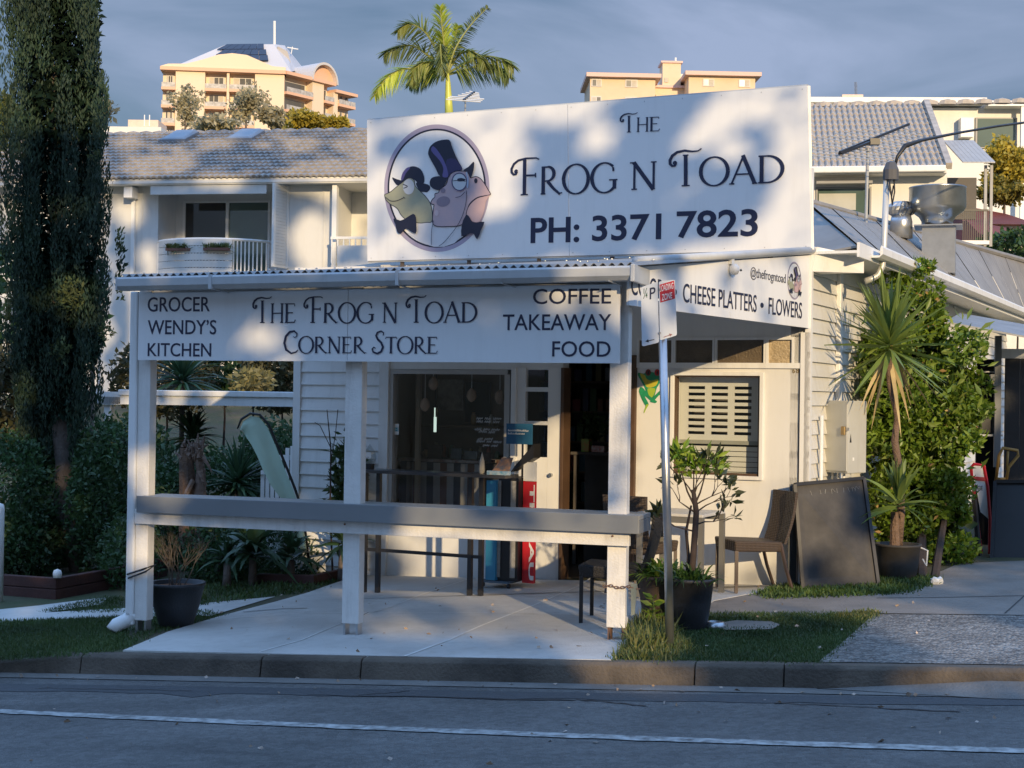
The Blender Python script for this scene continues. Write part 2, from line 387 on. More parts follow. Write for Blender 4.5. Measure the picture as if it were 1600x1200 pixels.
def display(text, fr, x0, x1, zb, cap, y, m, parent, name='lettering', z_slope=0.):
    """uppercase = swash capital, small capitals otherwise. ' ' is a gap, '|' a hair space"""
    seq = []; adv = 0
    for i, ch in enumerate(text):
        if ch == ' ': adv += .26; continue
        swash = ch in '1234'
        Q, a = glyph({'1': 'T', '2': 'F', '3': 'C', '4': 'S', 'T': 't'}.get(ch, ch))
        seq.append((Q, adv)); adv += a*.97
        last = a
    sx = (x1-x0)/(adv-.05); mb = MB(); eps = 0
    for Q, off in seq:
        for q in Q:
            eps += 1; dy = .0045+.0004*(eps % 7)
            mb.add([fr.p(x0+(qx+off)*sx, y-dy, zb+qz*cap+z_slope*(qx+off)*sx) for qx, qz in q], [(0, 1, 2, 3)])
    return mb.build(name, m, parent)
# ================================================================== SETTING
def kp(s, d, z):   # kerb frame point: s along, d behind the kerb's back line
    return FK.p(s, d, z)
def road_z(s, d):
    q = kp(s, 0, 0); return gz(q.x, q.y)-.135 + min(-(d+.13), 4.5)*.012
def grid(svals, dvals, zf):
    mb = MB(); ns = len(svals)
    for d in dvals:
        for s in svals: mb.v.append(tuple(kp(s, d, zf(s, d))))
    for j in range(len(dvals)-1):
        for i in range(ns-1):
            a = j*ns+i; mb.f.append((a, a+1, a+1+ns, a+ns))
    return mb
def gzk(s, d):
    q = kp(s, d, 0); return gz(q.x, q.y)
EARTH = mat('earth_and_grass', (.05, .065, .025), .95, .4, 1.5, .5, 30, col2=(.085, .07, .045))
sv = [-600, -300, -150, -80, -50, -30]+[x for x in np.arange(-20, 20.1, .5)]+[30, 50, 80, 150, 300, 600]
dv = list(np.arange(0, 30, .5))+[30, 40, 60, 90, 130, 180, 260, 400, 1200]
grid(sv, dv, gzk).build('ground', EARTH, kind='structure')
# asphalt: fine aggregate, worn patches
def road_mat():
    m = mat('road_asphalt', (.085, .088, .095), .82, .2, 1, .0); nt = m.node_tree; b = nt.nodes['Principled BSDF']; L = nt.links.new
    tc = N(nt, 'ShaderNodeTexCoord')
    n1 = N(nt, 'ShaderNodeTexNoise', inp={'Scale': 160., 'Detail': 4.}); n2 = N(nt, 'ShaderNodeTexNoise', inp={'Scale': .9, 'Detail': 6., 'Roughness': .65})
    v = N(nt, 'ShaderNodeTexVoronoi', inp={'Scale': 95.}); 
    for n in (n1, n2, v): L(tc.outputs['Object'], n.inputs['Vector'])
    c1 = N(nt, 'ShaderNodeMapRange', inp={1: .3, 2: .75, 3: .62, 4: 1.5}); L(n1.outputs[0], c1.inputs[0])
    c2 = N(nt, 'ShaderNodeMapRange', inp={1: .3, 2: .7, 3: .75, 4: 1.25}); L(n2.outputs[0], c2.inputs[0])
    mu = N(nt, 'ShaderNodeMath', operation='MULTIPLY'); L(c1.outputs[0], mu.inputs[0]); L(c2.outputs[0], mu.inputs[1])
    n4 = N(nt, 'ShaderNodeTexNoise', inp={'Scale': .35, 'Detail': 9., 'Roughness': .75, 'Distortion': 1.5}); mp4 = N(nt, 'ShaderNodeMapping'); mp4.inputs['Scale'].default_value = (.5, 2.2, 1); mp4.inputs['Rotation'].default_value = (0, 0, .3); L(tc.outputs['Object'], mp4.inputs[0]); L(mp4.outputs[0], n4.inputs['Vector'])
    c4 = N(nt, 'ShaderNodeMapRange', inp={1: .38, 2: .62, 3: .78, 4: 1.18}); L(n4.outputs[0], c4.inputs[0]); mu4 = N(nt, 'ShaderNodeMath', operation='MULTIPLY'); L(mu.outputs[0], mu4.inputs[0]); L(c4.outputs[0], mu4.inputs[1])
    v5 = N(nt, 'ShaderNodeTexVoronoi', inp={'Scale': 28.}); L(tc.outputs['Object'], v5.inputs['Vector']); s5 = N(nt, 'ShaderNodeSeparateColor'); L(v5.outputs['Color'], s5.inputs[0]); c5 = N(nt, 'ShaderNodeMapRange', inp={1: 0., 2: 1., 3: .82, 4: 1.2}); L(s5.outputs[0], c5.inputs[0]); mu5 = N(nt, 'ShaderNodeMath', operation='MULTIPLY'); L(mu4.outputs[0], mu5.inputs[0]); L(c5.outputs[0], mu5.inputs[1]); mu = mu5
    vm = N(nt, 'ShaderNodeVectorMath', operation='SCALE'); vm.inputs[0].default_value = (.108, .107, .103); L(mu.outputs[0], vm.inputs['Scale'])
    L(vm.outputs[0], b.inputs['Base Color'])
    bp = N(nt, 'ShaderNodeBump', inp={'Strength': .7, 'Distance': .012}); L(v.outputs[0], bp.inputs['Height']); L(bp.outputs[0], b.inputs['Normal'])
    return m
ROADM = road_mat()
grid(sv, [-.13, -.6, -2, -4, -6, -9, -12.5], road_z).build('road', ROADM, kind='structure')
grid(sv, [-12.5, -13, -16, -25, -60, -200, -800], lambda s, d: road_z(s, d)+.0+(.12 if d < -12.6 else 0)).build('verge_across_the_road', EARTH, kind='structure')
# gutter strip of concrete beside the kerb and an old asphalt patch
GUTC = mat('gutter_concrete', (.20, .19, .175), .9, .35, 3, .5, 60)
grid([x*.5 for x in range(-60, 60)], [-.13, -.34], lambda s, d: road_z(s, d)+.005).build('gutter_strip', GUTC, kind='structure')
DPATCH = mat('dark_asphalt_patch', (.075, .078, .082), .85, .25, 30, .5, 150)
def strip(pts_a, pts_b, off, name, m, zf=None):
    mb = MB(); n = len(pts_a)
    def gr(p):
        # intersect with the road surface
        d = ray(*p); Y = 9.
        for _ in range(25):
            q = CAM+d*Y; e = q-FK.o; s_ = e.dot(FK.ex); dd = Vector((e.x, e.y, 0)).dot(FK.ey)
            Y = (road_z(s_, dd)+off-CAMZ)/d.z
        return CAM+d*Y
    for a in pts_a+pts_b: mb.v.append(tuple(gr(a)))
    for i in range(n-1): mb.f.append((i, i+1, n+i+1, n+i))
    return mb.build(name, m, kind='structure')
xs = [-200, 0, 200, 400, 600, 800, 1000, 1200, 1400, 1600, 1800]
lin = lambda x: 1108.+x*(1169-1108)/1600. + 3.5*math.sin(x/1600*PI)
random.seed(3)
xx = list(range(-200, 1801, 25))
strip([(x, lin(x)+random.uniform(-.5, .5)) for x in xx], [(x, lin(x)+6.2+x*.001+random.uniform(-.6, .6)) for x in xx], .006, 'painted_line', mat('worn_road_paint', (.42, .43, .42), .7, .75, 14, .1, 80))
ed = lambda x: 1079+ (x/1600)*24
strip([(x, ed(x)-11+.3*math.sin(x)) for x in range(-200, 1901, 50)], [(x, ed(x)+random.uniform(-1.5, 1.5)+ (5 if 250 < x < 330 else 0)) for x in range(-200, 1901, 50)], .003, 'asphalt_seam', DPATCH)
def road_pt(px, py, off):
    d = ray(px, py); Y = 9.
    for _ in range(25):
        q = CAM+d*Y; e = q-FK.o; Y = (road_z(e.dot(FK.ex), Vector((e.x, e.y, 0)).dot(FK.ey))+off-CAMZ)/d.z
    return CAM+d*Y
random.seed(66)
for k, (x0, y0, x1, y1) in enumerate([(480, 1085, 900, 1094), (900, 1092, 1010, 1102), (560, 1086, 640, 1080), (1210, 1098, 1500, 1112), (60, 1075, 300, 1079)]):
    n_ = 14; mbc = MB()
    for i in range(n_+1):
        t = i/n_; w_ = random.uniform(.6, 1.6)*.5; x = x0+(x1-x0)*t; y = y0+(y1-y0)*t+random.uniform(-1., 1.)
        mbc.v += [tuple(road_pt(x, y-w_, .0045)), tuple(road_pt(x, y+w_, .0045))]
    mbc.f = [(2*i, 2*i+1, 2*i+3, 2*i+2) for i in range(n_)]; mbc.build('road_crack', mat('tar_crack', (.03, .03, .032), .7), kind='structure')
# kerb in cast segments
def kerb_seg(s0, s1, h_in=.0, root=None, name='kerb_segment'):
    mb = MB(); prof = [(-.001, .0), (-.10, .002), (-.125, -.02), (-.15, -.15), (-.12, -.25), (0, -.25)]
    n = max(2, int((s1-s0)/.5)+1); ss = [s0+(s1-s0)*i/(n-1) for i in range(n)]
    for s_ in ss:
        hh = h_in if not callable(h_in) else h_in(s_)
        for d, z in prof:
            zz = z if (z < -.1 or d > -.05) else z-hh
            mb.v.append(tuple(kp(s_, d, gzk(s_, 0)+zz+.008)))
    k = len(prof)
    for i in range(n-1):
        for j in range(k-1): mb.f.append((i*k+j, (i+1)*k+j, (i+1)*k+j+1, i*k+j+1))
    mb.f.append(tuple(range(k))); mb.f.append(tuple(range((n-1)*k+k-1, (n-1)*k-1, -1)))
    return mb.build(name, KERB, root, bevel=.008)
def s_of(px, py=1035):
    g = G(px, py); return (g-FK.o).dot(FK.ex)
kroot = bpy.data.objects.new('kerb', None); COL.objects.link(kroot); kroot['kind'] = 'structure'
joints = [-40, s_of(0)-1.2, s_of(125, 1025), s_of(405, 1030), s_of(567, 1030), s_of(1085, 1040), s_of(1226, 1040), s_of(1900), 40]
dip = lambda s_: .09*clampf((s_of(125, 1025)-s_)/1.2, 0, 1)
dipr = lambda s_: .0*clampf((s_-s_of(1226, 1040))/.8, 0, 1)
for i in range(len(joints)-1):
    kerb_seg(joints[i]+.004, joints[i+1]-.004, dip if joints[i+1] < s_of(130, 1025) else (dipr if joints[i] > s_of(1200) else .0), kroot)
def gpoly(pix, off, name, m, y_sub=True, n_sub=1, z_edge=0.):
    pts = [G(x, y, off) for x, y in pix]
    # subdivide through triangulated fan grid: simple ngon split on 2 ground slopes is enough
    mb = MB(); mb.v = [tuple(p) for p in pts]; mb.f = [tuple(range(len(pts)))]
    if z_edge:
        n = len(pts); mb.v += [(p.x, p.y, p.z-z_edge) for p in pts]
        mb.f += [(i, n+i, n+(i+1) % n, (i+1) % n) for i in range(n)]
    o = mb.build(name, m, kind='structure')
    n = o.data.polygons[0].normal
    if n.z < 0: o.data.flip_normals()
    return o
# verandah slab with real joints: built as separate pours
def fw_px(t):  # ground pixel on the wall line
    q = FW.p(t, 0, 0); return proj((q.x, q.y, gz(q.x, q.y)))
slab_pix = [(192, 1016), (262, 987), (345, 962), (430, 940), (480, 926), (540, 905), fw_px(-4.75), fw_px(-.02), (1236, 913), (1180, 926), (1116, 938), (1080, 962), (985, 1004), (968, 1022), (955, 1031), (600, 1024.5)]
SLABM = CONC
j1 = ((785, 1023.9), (1180, 905)); 
gpoly(slab_pix, .012, 'verandah_slab', CONC, z_edge=.2)
def crack(pts, wid, off, name, m):
    mb = MB(); q = [G(x, y, off) for x, y in pts]
    for i, p in enumerate(q):
        a = q[max(i-1, 0)]; b = q[min(i+1, len(q)-1)]; d = (b-a).normalized(); nrm = Vector((-d.y, d.x, 0))*wid/2
        mb.v += [tuple(p+nrm), tuple(p-nrm)]
    mb.f = [(2*i, 2*i+1, 2*i+3, 2*i+2) for i in range(len(q)-1)]
    return mb
JM = mat('pale_joint_mortar', (.74, .73, .69), .85, .2, 10); JD = mat('dark_crack_line', (.07, .065, .06), .95, .2, 10)
jroot = bpy.data.objects.new('slab_joints', None); COL.objects.link(jroot); jroot['kind'] = 'structure'
crack([(632, 1025), (700, 1000), (755, 976), (835, 945), (905, 915), (925, 902)], .022, .016, 'j', JM).build('joint', JM, jroot)
crack([(405, 1018), (470, 1000), (545, 968), (610, 948), (655, 930), (730, 905)], .015, .016, 'j', JM).build('joint', JM, jroot)
crack([(330, 968), (480, 957), (640, 957), (800, 957), (905, 960)], .010, .0165, 'j', JM).build('joint', JM, jroot)
crack([(380, 956), (440, 951), (480, 950)], .018, .0165, 'j', JD).build('crack', JD, jroot)
crack([(560, 965), (575, 957), (590, 955)], .008, .0168, 'j', JD).build('crack', JD, jroot)
crack([(560, 934), (700, 929), (850, 931)], .008, .0166, 'j', JM).build('joint', JM, jroot)
# paths on the left, footpath on the right, exposed-aggregate driveway
gpoly([(-60, 976), (-60, 958), (60, 946), (140, 936), (168, 933), (158, 944), (70, 957), (140, 953), (300, 944), (430, 932), (330, 962), (190, 964), (100, 967)], .008, 'left_path', CONC)
gpoly([(1080, 962), (1116, 938), (1180, 926), (1240, 912), (1300, 928), (1400, 926), (1440, 905), (1500, 880), (1700, 872), (1700, 962), (1375, 958), (1300, 962), (1130, 964)], .008, 'footpath', CONC2)
def peb_mat():
    m = mat('exposed_aggregate', (.2, .2, .2), .8, .2, 1); nt = m.node_tree; b = nt.nodes['Principled BSDF']; L = nt.links.new
    tc = N(nt, 'ShaderNodeTexCoord'); v = N(nt, 'ShaderNodeTexVoronoi', inp={'Scale': 42., 'Randomness': 1.}); L(tc.outputs['Object'], v.inputs['Vector'])
    r = N(nt, 'ShaderNodeValToRGB'); e = r.color_ramp.elements; e[0].position = 0.; e[0].color = (.09, .085, .08, 1); e[1].position = 1.; e[1].color = (.34, .32, .29, 1)
    e2 = r.color_ramp.elements.new(.45); e2.color = (.18, .17, .155, 1); bw = N(nt, 'ShaderNodeSeparateColor'); L(v.outputs['Color'], bw.inputs[0]); L(bw.outputs[0], r.inputs[0])
    n2 = N(nt, 'ShaderNodeTexNoise', inp={'Scale': 1.5, 'Detail': 6.}); L(tc.outputs['Object'], n2.inputs['Vector'])
    mr = N(nt, 'ShaderNodeMapRange', inp={1: .35, 2: .7, 3: .75, 4: 1.3}); L(n2.outputs[0], mr.inputs[0])
    hs = N(nt, 'ShaderNodeHueSaturation'); L(mr.outputs[0], hs.inputs['Value']); L(r.outputs[0], hs.inputs['Color']); L(hs.outputs[0], b.inputs['Base Color'])
    bp = N(nt, 'ShaderNodeBump', inp={'Strength': 1., 'Distance': .02}); iv = N(nt, 'ShaderNodeMath', operation='SUBTRACT'); iv.inputs[0].default_value = 1; L(v.outputs['Distance'], iv.inputs[1]); L(iv.outputs[0], bp.inputs['Height']); L(bp.outputs[0], b.inputs['Normal'])
    return m
PEB = peb_mat()
def kpix(px):
    q = kp(s_of(px, 1040), .004, 0); return proj((q.x, q.y, gz(q.x, q.y)+.012))
gpoly([(1366, 959), (1700, 963), kpix(1700), kpix(1500), kpix(1278), (1320, 1000)], .012, 'driveway', PEB)
crack([(1370, 934), (1480, 933), (1560, 931), (1700, 928)], .02, .012, 'j', JD).build('path_joint', JD, kind='structure')
crack([(1570, 958), (1590, 940), (1600, 931), (1640, 920)], .012, .012, 'j', JD).build('path_joint', JD, kind='structure')
mbw = MB()   # apron wedge at the foot of the dropped kerb
s0 = s_of(1280); ss = [s0+i*.35 for i in range(12)]
for i, s_ in enumerate(ss):
    f = min(1, i/3.); z = road_z(s_, -.15)
    mbw.v += [tuple(kp(s_, -.145, z+.07*f)), tuple(kp(s_, -.34*(.35+.65*f)-.05, road_z(s_, -.35)+.007))]
mbw.f = [(2*i, 2*i+1, 2*i+3, 2*i+2) for i in range(len(ss)-1)]
mbw.build('driveway_apron', GUTC, kind='structure')
gpoly([(1130, 972), (1150, 969), (1206, 971), (1220, 976), (1205, 983), (1130, 984)], .02, 'stepping_slab', CONC2)
# ---------------------------------------------------------------- grass (uncountable)
def in_poly(x, y, pts):
    c = False; n = len(pts)
    for i in range(n):
        x1, y1 = pts[i]; x2, y2 = pts[(i+1) % n]
        if (y1 > y) != (y2 > y) and x < (x2-x1)*(y-y1)/(y2-y1)+x1: c = not c
    return c
def scatter(pix, n, off=0., excl=None):
    g = [G(x, y) for x, y in pix]; pl = [(p.x, p.y) for p in g]
    ex = [[(q.x, q.y) for q in (G(x, y) for x, y in e)] for e in (excl or [])]
    ax = min(p[0] for p in pl); bx = max(p[0] for p in pl); ay = min(p[1] for p in pl); by = max(p[1] for p in pl)
    out = []
    while len(out) < n:
        x = random.uniform(ax, bx); y = random.uniform(ay, by)
        if in_poly(x, y, pl) and not any(in_poly(x, y, e) for e in ex):
            x += random.gauss(0, .035); y += random.gauss(0, .05); out.append((x, y, gz(x, y)+off))
    return np.array(out)
GRASS = mat('lawn_blades', (.035, .075, .018), .6, .3, 1.2, island=True, col2=(.075, .11, .03), trans=.3)
DRYG = mat('sunny_weed_blades', (.09, .14, .03), .6, .3, 3, island=True, col2=(.20, .19, .07), trans=.35)
def grass(pix, n, ln, name, m, lab=None, wdt=.006, spread=.6, excl=None):
    p = scatter(pix, n, .0, excl); d = np.random.normal(size=(n, 3))*spread*.5+np.array([0, 0, .8])
    o = blades(p, d, ln*(.4+.9*np.random.rand(n)), wdt, .25, name, m, kind='stuff', seg=2)
    return o
grass([(-60, 975), (100, 969), (192, 965), (200, 1012), (170, 1020), (120, 1024), (-60, 1036)], 26000, .045, 'lawn', GRASS)
grass([(235, 992), (350, 962), (315, 955), (232, 960), (200, 1012)], 3500, .04, 'lawn', GRASS)
grass([(60, 957), (165, 934), (190, 934), (190, 958)], 2500, .045, 'lawn', GRASS)
RG = [(1000, 1010), (1062, 968), (1120, 960), (1300, 960), (1368, 960), (1322, 1000), (1282, 1037), (960, 1031)]
grass(RG, 32000, .04, 'lawn', GRASS, excl=[[(1130, 972), (1150, 969), (1206, 971), (1220, 976), (1205, 983), (1130, 984)]])
grass([(962, 1031), (1005, 990), (1050, 985), (1075, 1010), (1050, 1034)], 3800, .08, 'weeds', DRYG, wdt=.008)
grass([(985, 1000), (1005, 975), (1045, 965), (1040, 1015), (985, 1028)], 1100, .20, 'weeds', DRYG, wdt=.012)
grass([(1180, 930), (1240, 912), (1300, 905), (1410, 905), (1470, 905), (1420, 928), (1330, 933), (1200, 937)], 6500, .07, 'weeds', mat('green_weeds', (.045, .10, .02), .6, .3, 3, island=True, col2=(.10, .15, .03), trans=.3), wdt=.012)
grass([(1300, 965), (1360, 955), (1375, 962), (1340, 972)], 900, .05, 'weeds', DRYG, wdt=.01)
grass([(240, 958), (480, 925), (560, 900), (560, 880), (300, 905), (240, 935)], 6000, .07, 'ground_cover', GRASS, wdt=.012)
# litter leaves along the gutter, crumpled paper
LIT = mat('fallen_leaf', (.30, .20, .12), .8, .3, 10, island=True, col2=(.5, .42, .36))
lp = []
random.seed(11)
for px in [10, 60, 135, 290, 395, 432, 440, 470, 560, 758, 797, 953, 960, 1010, 1020, 1215, 1240, 1250, 640, 700, 1090, 345, 210, 1150, 880, 515, 1330, 1400, 1450, 85, 1500]:
    s_ = s_of(px, 1040)+random.uniform(-.1, .1); d_ = -.16-random.random()*.2 if random.random() < .8 else -.8*random.random()-.3
    q = kp(s_, d_, road_z(s_, d_)+.012); lp.append(tuple(q))
for _ in range(70):
    px = random.uniform(0, 1600); s_ = s_of(px, 1040); d_ = -random.random()*4; q = kp(s_, d_, road_z(s_, d_)+.008)
    if d_ < -.2: lp.append(tuple(q))
for _ in range(90):
    g_ = G(random.uniform(300, 1500), random.choice([random.uniform(905, 960), random.uniform(960, 1022)])); lp.append((g_.x, g_.y, g_.z+.02))
dd = np.random.normal(size=(len(lp), 3)); dd[:, 2] = 0
leaves(lp, .035, 'fallen_leaves', LIT, dirs=dd*3, spread=.3, kind='stuff', aspect=.7)
pp = G(1463, 914); mb = MB(); random.seed(4)
bm = bmesh.new(); bmesh.ops.create_icosphere(bm, subdivisions=2, radius=.05)
for v in bm.verts: v.co = Vector((v.co.x*1.1, v.co.y*.9, v.co.z*.8+.03))*(random.uniform(.65, 1.3))
mb.v = [tuple(pp+v.co) for v in bm.verts]; mb.f = [tuple(v.index for v in f.verts) for f in bm.faces]; bm.free()
tag(mb.build('crumpled_paper', WPRINT), 'crumpled ball of white paper lying on the footpath edge by the hedge', 'litter')

# ================================================================== SHOP BUILDING
shop = thing('corner_shop', 'white weatherboard corner shop with a dark open doorway under the verandah', 'shop', tuple(FW.p(-2.7, 0, FW.gz(-2.7))))
def fwx(px, py=700, y=0): return FW.on(px, py, y)[0]
def fwz(py, px, y=0): return FW.on(px, py, y)[1]
ZT = CAMZ+1.36     # top of the wall under the roof sign
zg = lambda x: FW.gz(x)
XL = fwx(470); Xp = fwx(596); Xw0 = fwx(600); Xw1 = fwx(792); Xd0 = fwx(808); Xo0 = fwx(878); Xo1 = fwx(968); Xr = fwx(1000)
# wall pieces (thickness .16), leaving the shopfront window, the doorway and the right window open
TH = .16
wl = MB()
wl.box(FW, XL, Xp, .02, TH, zg(XL)-.3, ZT); wl.build('wall', WHITE, shop)
# left cladding boards, each its own piece
def boards(fr, x0, x1, z0, z1, n, parent, m, name='board', y0=0., notch=None):
    h = (z1-z0)/n; first = None
    for i in range(n):
        zb = z0+i*h
        a, b = x0, x1
        mb = MB()
        q = lambda x: [fr.p(x, y0-.036, zb), fr.p(x, y0, zb), fr.p(x, y0, zb+h+.0), fr.p(x, y0-.010, zb+h)]
        A = q(a); B = q(b)
        mb.hexa(A, B); 
        o = mb.build(name, m, parent)
        if random.random() < .5: o.data.materials[0] = m
zb0 = zg(XL)-.05
boards(FW, XL, Xp-.02, fwz(905, 530), fwz(905, 530)+.1375*19, 19, shop, WHITE, y0=.018)
MB().box(FW, XL-.09, XL, -.03, .08, zb0-.1, ZT).build('corner_trim', WHITE, shop)
MB().box(FW, Xp-.02, Xw0+.06, -.035, .05, zg(Xp)-.1, ZT).build('window_trim', CREAM, shop)
# left end wall going back, and main body
bk = 7.5
MB().box(FW, XL-.0, XL+.1, TH, bk, zg(XL)-1, ZT).build('wall', WHITE, shop)
# shopfront: stall riser, glass, mullions, transom
zsill = fwz(835, 690); zhead = fwz(577, 700)
MB().box(FW, Xw0+.06, Xd0+.02, .0, .14, zg(Xw0)-.25, zsill).build('stall_riser', CREAM, shop)
MB().box(FW, Xw0+.06, Xo0, .0, .14, zhead, ZT-.002).build('wall', CREAM, shop)
win = MB(); f = .045
wf = MB().box(FW, Xw0+.06, Xw0+.06+f, -.01, .09, zsill, zhead).box(FW, Xw0+.06+f, Xw1, -.01, .09, zsill, zsill+f).box(FW, Xw0+.06+f, Xw1, -.01, .09, zhead-.05, zhead-.003).box(FW, Xw1-.03, Xw1+.03, -.015, .095, zsill+f, zhead-.05).box(FW, Xw1+.03, Xd0, -.01, .09, zsill, zsill+f)
shopwin = wf.build('shop_window', mat('window_frame_paint', (.42, .40, .37), .5, .1, 2), shop, label='large shopfront window with stickers')
MB().box(FW, Xw0+.06+f, Xw1-.03, .04, .048, zsill+f, zhead-.05).build('pane', GLASS, shopwin)
MB().box(FW, Xw1+.03, Xd0, .04, .048, zsill+f, zhead-.003).build('pane', GLASS, shopwin)
# door leaf with three small panes, folded open beside the doorway
dz = [zg(Xd0)+.02, zhead+.02]
dfr = MB(); xa, xb = Xd0, Xo0-.14
x2, x3 = fwx(822), fwx(857)
pz = [(fwz(714, 840), fwz(664, 840)), (fwz(658, 840), fwz(612, 840)), (fwz(605, 840), zhead)]
dfr.box(FW, xa, x2, -.03, .03, dz[0], dz[1]).box(FW, x3, Xo0-.0, -.03, .03, dz[0], dz[1]).box(FW, x2, x3, -.028, .028, dz[0], pz[0][0])
for a, b in ((pz[0][1], pz[1][0]), (pz[1][1], pz[2][0])): dfr.box(FW, x2, x3, -.028, .028, a, b)
door = dfr.build('door', CREAM, shop, bevel=.003, label='cream door leaf with three small panes')
for a, b in pz: MB().box(FW, x2, x3, -.003, .003, a, b).build('pane', GLASS, door)
MB().box(FW, Xd0-.05, Xd0+.005, -.06, .1, dz[0], dz[1]).build('door_post', CREAM, shop, bevel=.004)
MB().box(FW, Xo0, Xo0+.035, -.05, .12, dz[0], dz[1]).build('door_post', mat('brown_stained_timber', (.10, .055, .03), .6, .3, 5), shop, bevel=.004)
hd = MB().tube([FW.p(x3+.05, -.03, fwz(742, 866)), FW.p(x3+.05, -.07, fwz(742, 866))], .02, 10); hd.build('handle', STEEL, door)
# wall from doorway to the window and to the corner
xw0, xw1 = fwx(1053), fwx(1187); zwb, zwt = fwz(742, 1120), fwz(587, 1120)
ztr0, ztr1 = fwz(572, 1150), fwz(527, 1150)   # transom lights
RW = CREAM
Xr0 = fwx(994)
MB().box(FW, Xr0, xw0, .0, .14, zg(Xr0)-.25, ztr0).build('wall', RW, shop)
MB().box(FW, xw1, -.0, .0, .14, zg(0)-.25, ztr0).build('wall', RW, shop)
MB().box(FW, xw0, xw1, .0, .14, zg(0)-.25, zwb).build('wall', RW, shop)
MB().box(FW, xw0, xw1, .0, .14, zwt, ztr0).build('wall', RW, shop)
MB().box(FW, Xr0, 0, .0, .14, ztr1, ZT-.002).build('wall', RW, shop)
MB().box(FW, Xo0+.035, Xr0-.0, .0, .14, zhead+.12, ZT-.002).build('wall', RW, shop)
MB().box(FW, Xr0-.05, Xr0, -.045, .1, zg(Xr0)-.05, ztr0+.1).build('door_post', mat('brown_stained_timber', 0), shop, bevel=.004)
MB().box(FW, Xr0, 0.01, -.022, -.0, ztr0-.02, ztr0+.03).build('transom_rail', WHITE, shop)
FROST = mat('frosted_glass_sunlit', (.36, .28, .17), .25, .15, 30, .6, 55, col2=(.5, .4, .26), trans=.0)  # golden light on the rightmost transom pane is put into this glass colour
FROSTD = mat('frosted_brown_glass', (.15, .115, .075), .3, .3, 6, .5, 55)
tx = [Xr0+.02, fwx(1048), fwx(1054), fwx(1112), fwx(1119), fwx(1192), fwx(1199), fwx(1236)]
for i in range(4):
    a, b = tx[2*i], tx[2*i+1]
    w_ = MB().box(FW, a-.02, a, -.02, .06, ztr0+.03, ztr1).box(FW, b, b+.02, -.02, .06, ztr0+.03, ztr1).box(FW, a, b, -.02, .06, ztr1-.025, ztr1).build('transom_light', WHITE, shop)
    MB().box(FW, a, b, .01, .018, ztr0+.03, ztr1-.025).build('pane', FROSTD if i < 3 else FROST, w_)
MB().box(FW, tx[7]+.02, 0, 0, .14, ztr0, ztr1).build('wall', RW, shop)
# right window with slotted white screen behind the glass
wt = .035
rw = MB().box(FW, xw0-wt, xw0, -.03, .10, zwb-wt, zwt+wt).box(FW, xw1, xw1+wt, -.03, .10, zwb-wt, zwt+wt).box(FW, xw0, xw1, -.035, .10, zwb-wt, zwb).box(FW, xw0, xw1, -.03, .10, zwt, zwt+wt).build('window', WHITE, shop, bevel=.003, label='right hand window with slotted white screen behind the glass')
dk = mat('brown_stained_timber', 0)
MB().box(FW, xw0, xw0+.012, .0, .09, zwb, zwt).box(FW, xw1-.02, xw1, .0, .09, zwb, zwt).box(FW, xw0+.012, xw1-.02, .0, .09, zwb, zwb+.02).box(FW, xw0+.012, xw1-.02, .0, .09, zwt-.012, zwt).build('inner_frame', dk, rw)
MB().box(FW, xw0+.012, xw1-.02, .05, .056, zwb+.02, zwt-.012).build('pane', GLASS, rw)
scr = MB(); SCR = mat('screen_cream_metal', (.66, .65, .59), .5, .08, 2); sx0, sx1 = fwx(1075, 650, .16), fwx(1176, 650, .16)
cols = [(1075, 1101), (1111, 1137), (1147, 1174)]
rows = [(606+10.1*i) for i in range(8)]
zs = [(fwz(r-2.4, 1120, .16), fwz(r+2.4, 1120, .16)) for r in rows]
cx_ = [(fwx(a, 650, .16), fwx(b, 650, .16)) for a, b in cols]
zedge = [zwt+.03]+[z for p in zs for z in p]+[zwb+.42]
ztop = zwt+.03
for i in range(9):                       # full-width bars between the slots
    a = zs[i-1][1] if i else ztop; b = zs[i][0] if i < 8 else fwz(690, 1120, .16)
    scr.box(FW, xw0-.05, xw1+.05, .16, .175, b, a)
xe = [xw0-.05]+[v for p in cx_ for v in p]+[xw1+.05]
for i in range(8):
    for j in range(4): scr.box(FW, xe[2*j], xe[2*j+1], .16, .175, zs[i][1], zs[i][0])
scr.build('slotted_screen', SCR, rw)
MB().box(FW, xw0-.05, xw1+.05, .14, .4, fwz(694, 1120, .14), fwz(688, 1120, .14)).build('window_shelf', mat('screen_grey', (.34, .34, .29), .5), rw)
for k in range(6):
    z1_ = fwz(697+8*k, 1120, .2); MB().box(FW, xw0-.05, xw1+.05, .18, .20, z1_-.042, z1_).build('slat', SCR, rw)
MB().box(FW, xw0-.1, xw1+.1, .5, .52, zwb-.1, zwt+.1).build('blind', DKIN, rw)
# house number
for i, ch in enumerate('68'):
    a = fwx(1237+i*6); sans(ch, FW, a, a+.022, fwz(583, 1240), fwz(575, 1240), -.001, mat('brass_number', (.35, .25, .12), .4, metal=.6), shop, name='house_number')
MB().box(FW, -.075, -.068, -.006, -.0, zg(0), ztr0-.03).build('cable', dk, shop)
MB().box(FW, -.06, .03, -.03, 0, zg(0)-.1, ztr0+1.0 if False else ztr1+.04).build('corner_trim', WHITE, shop)
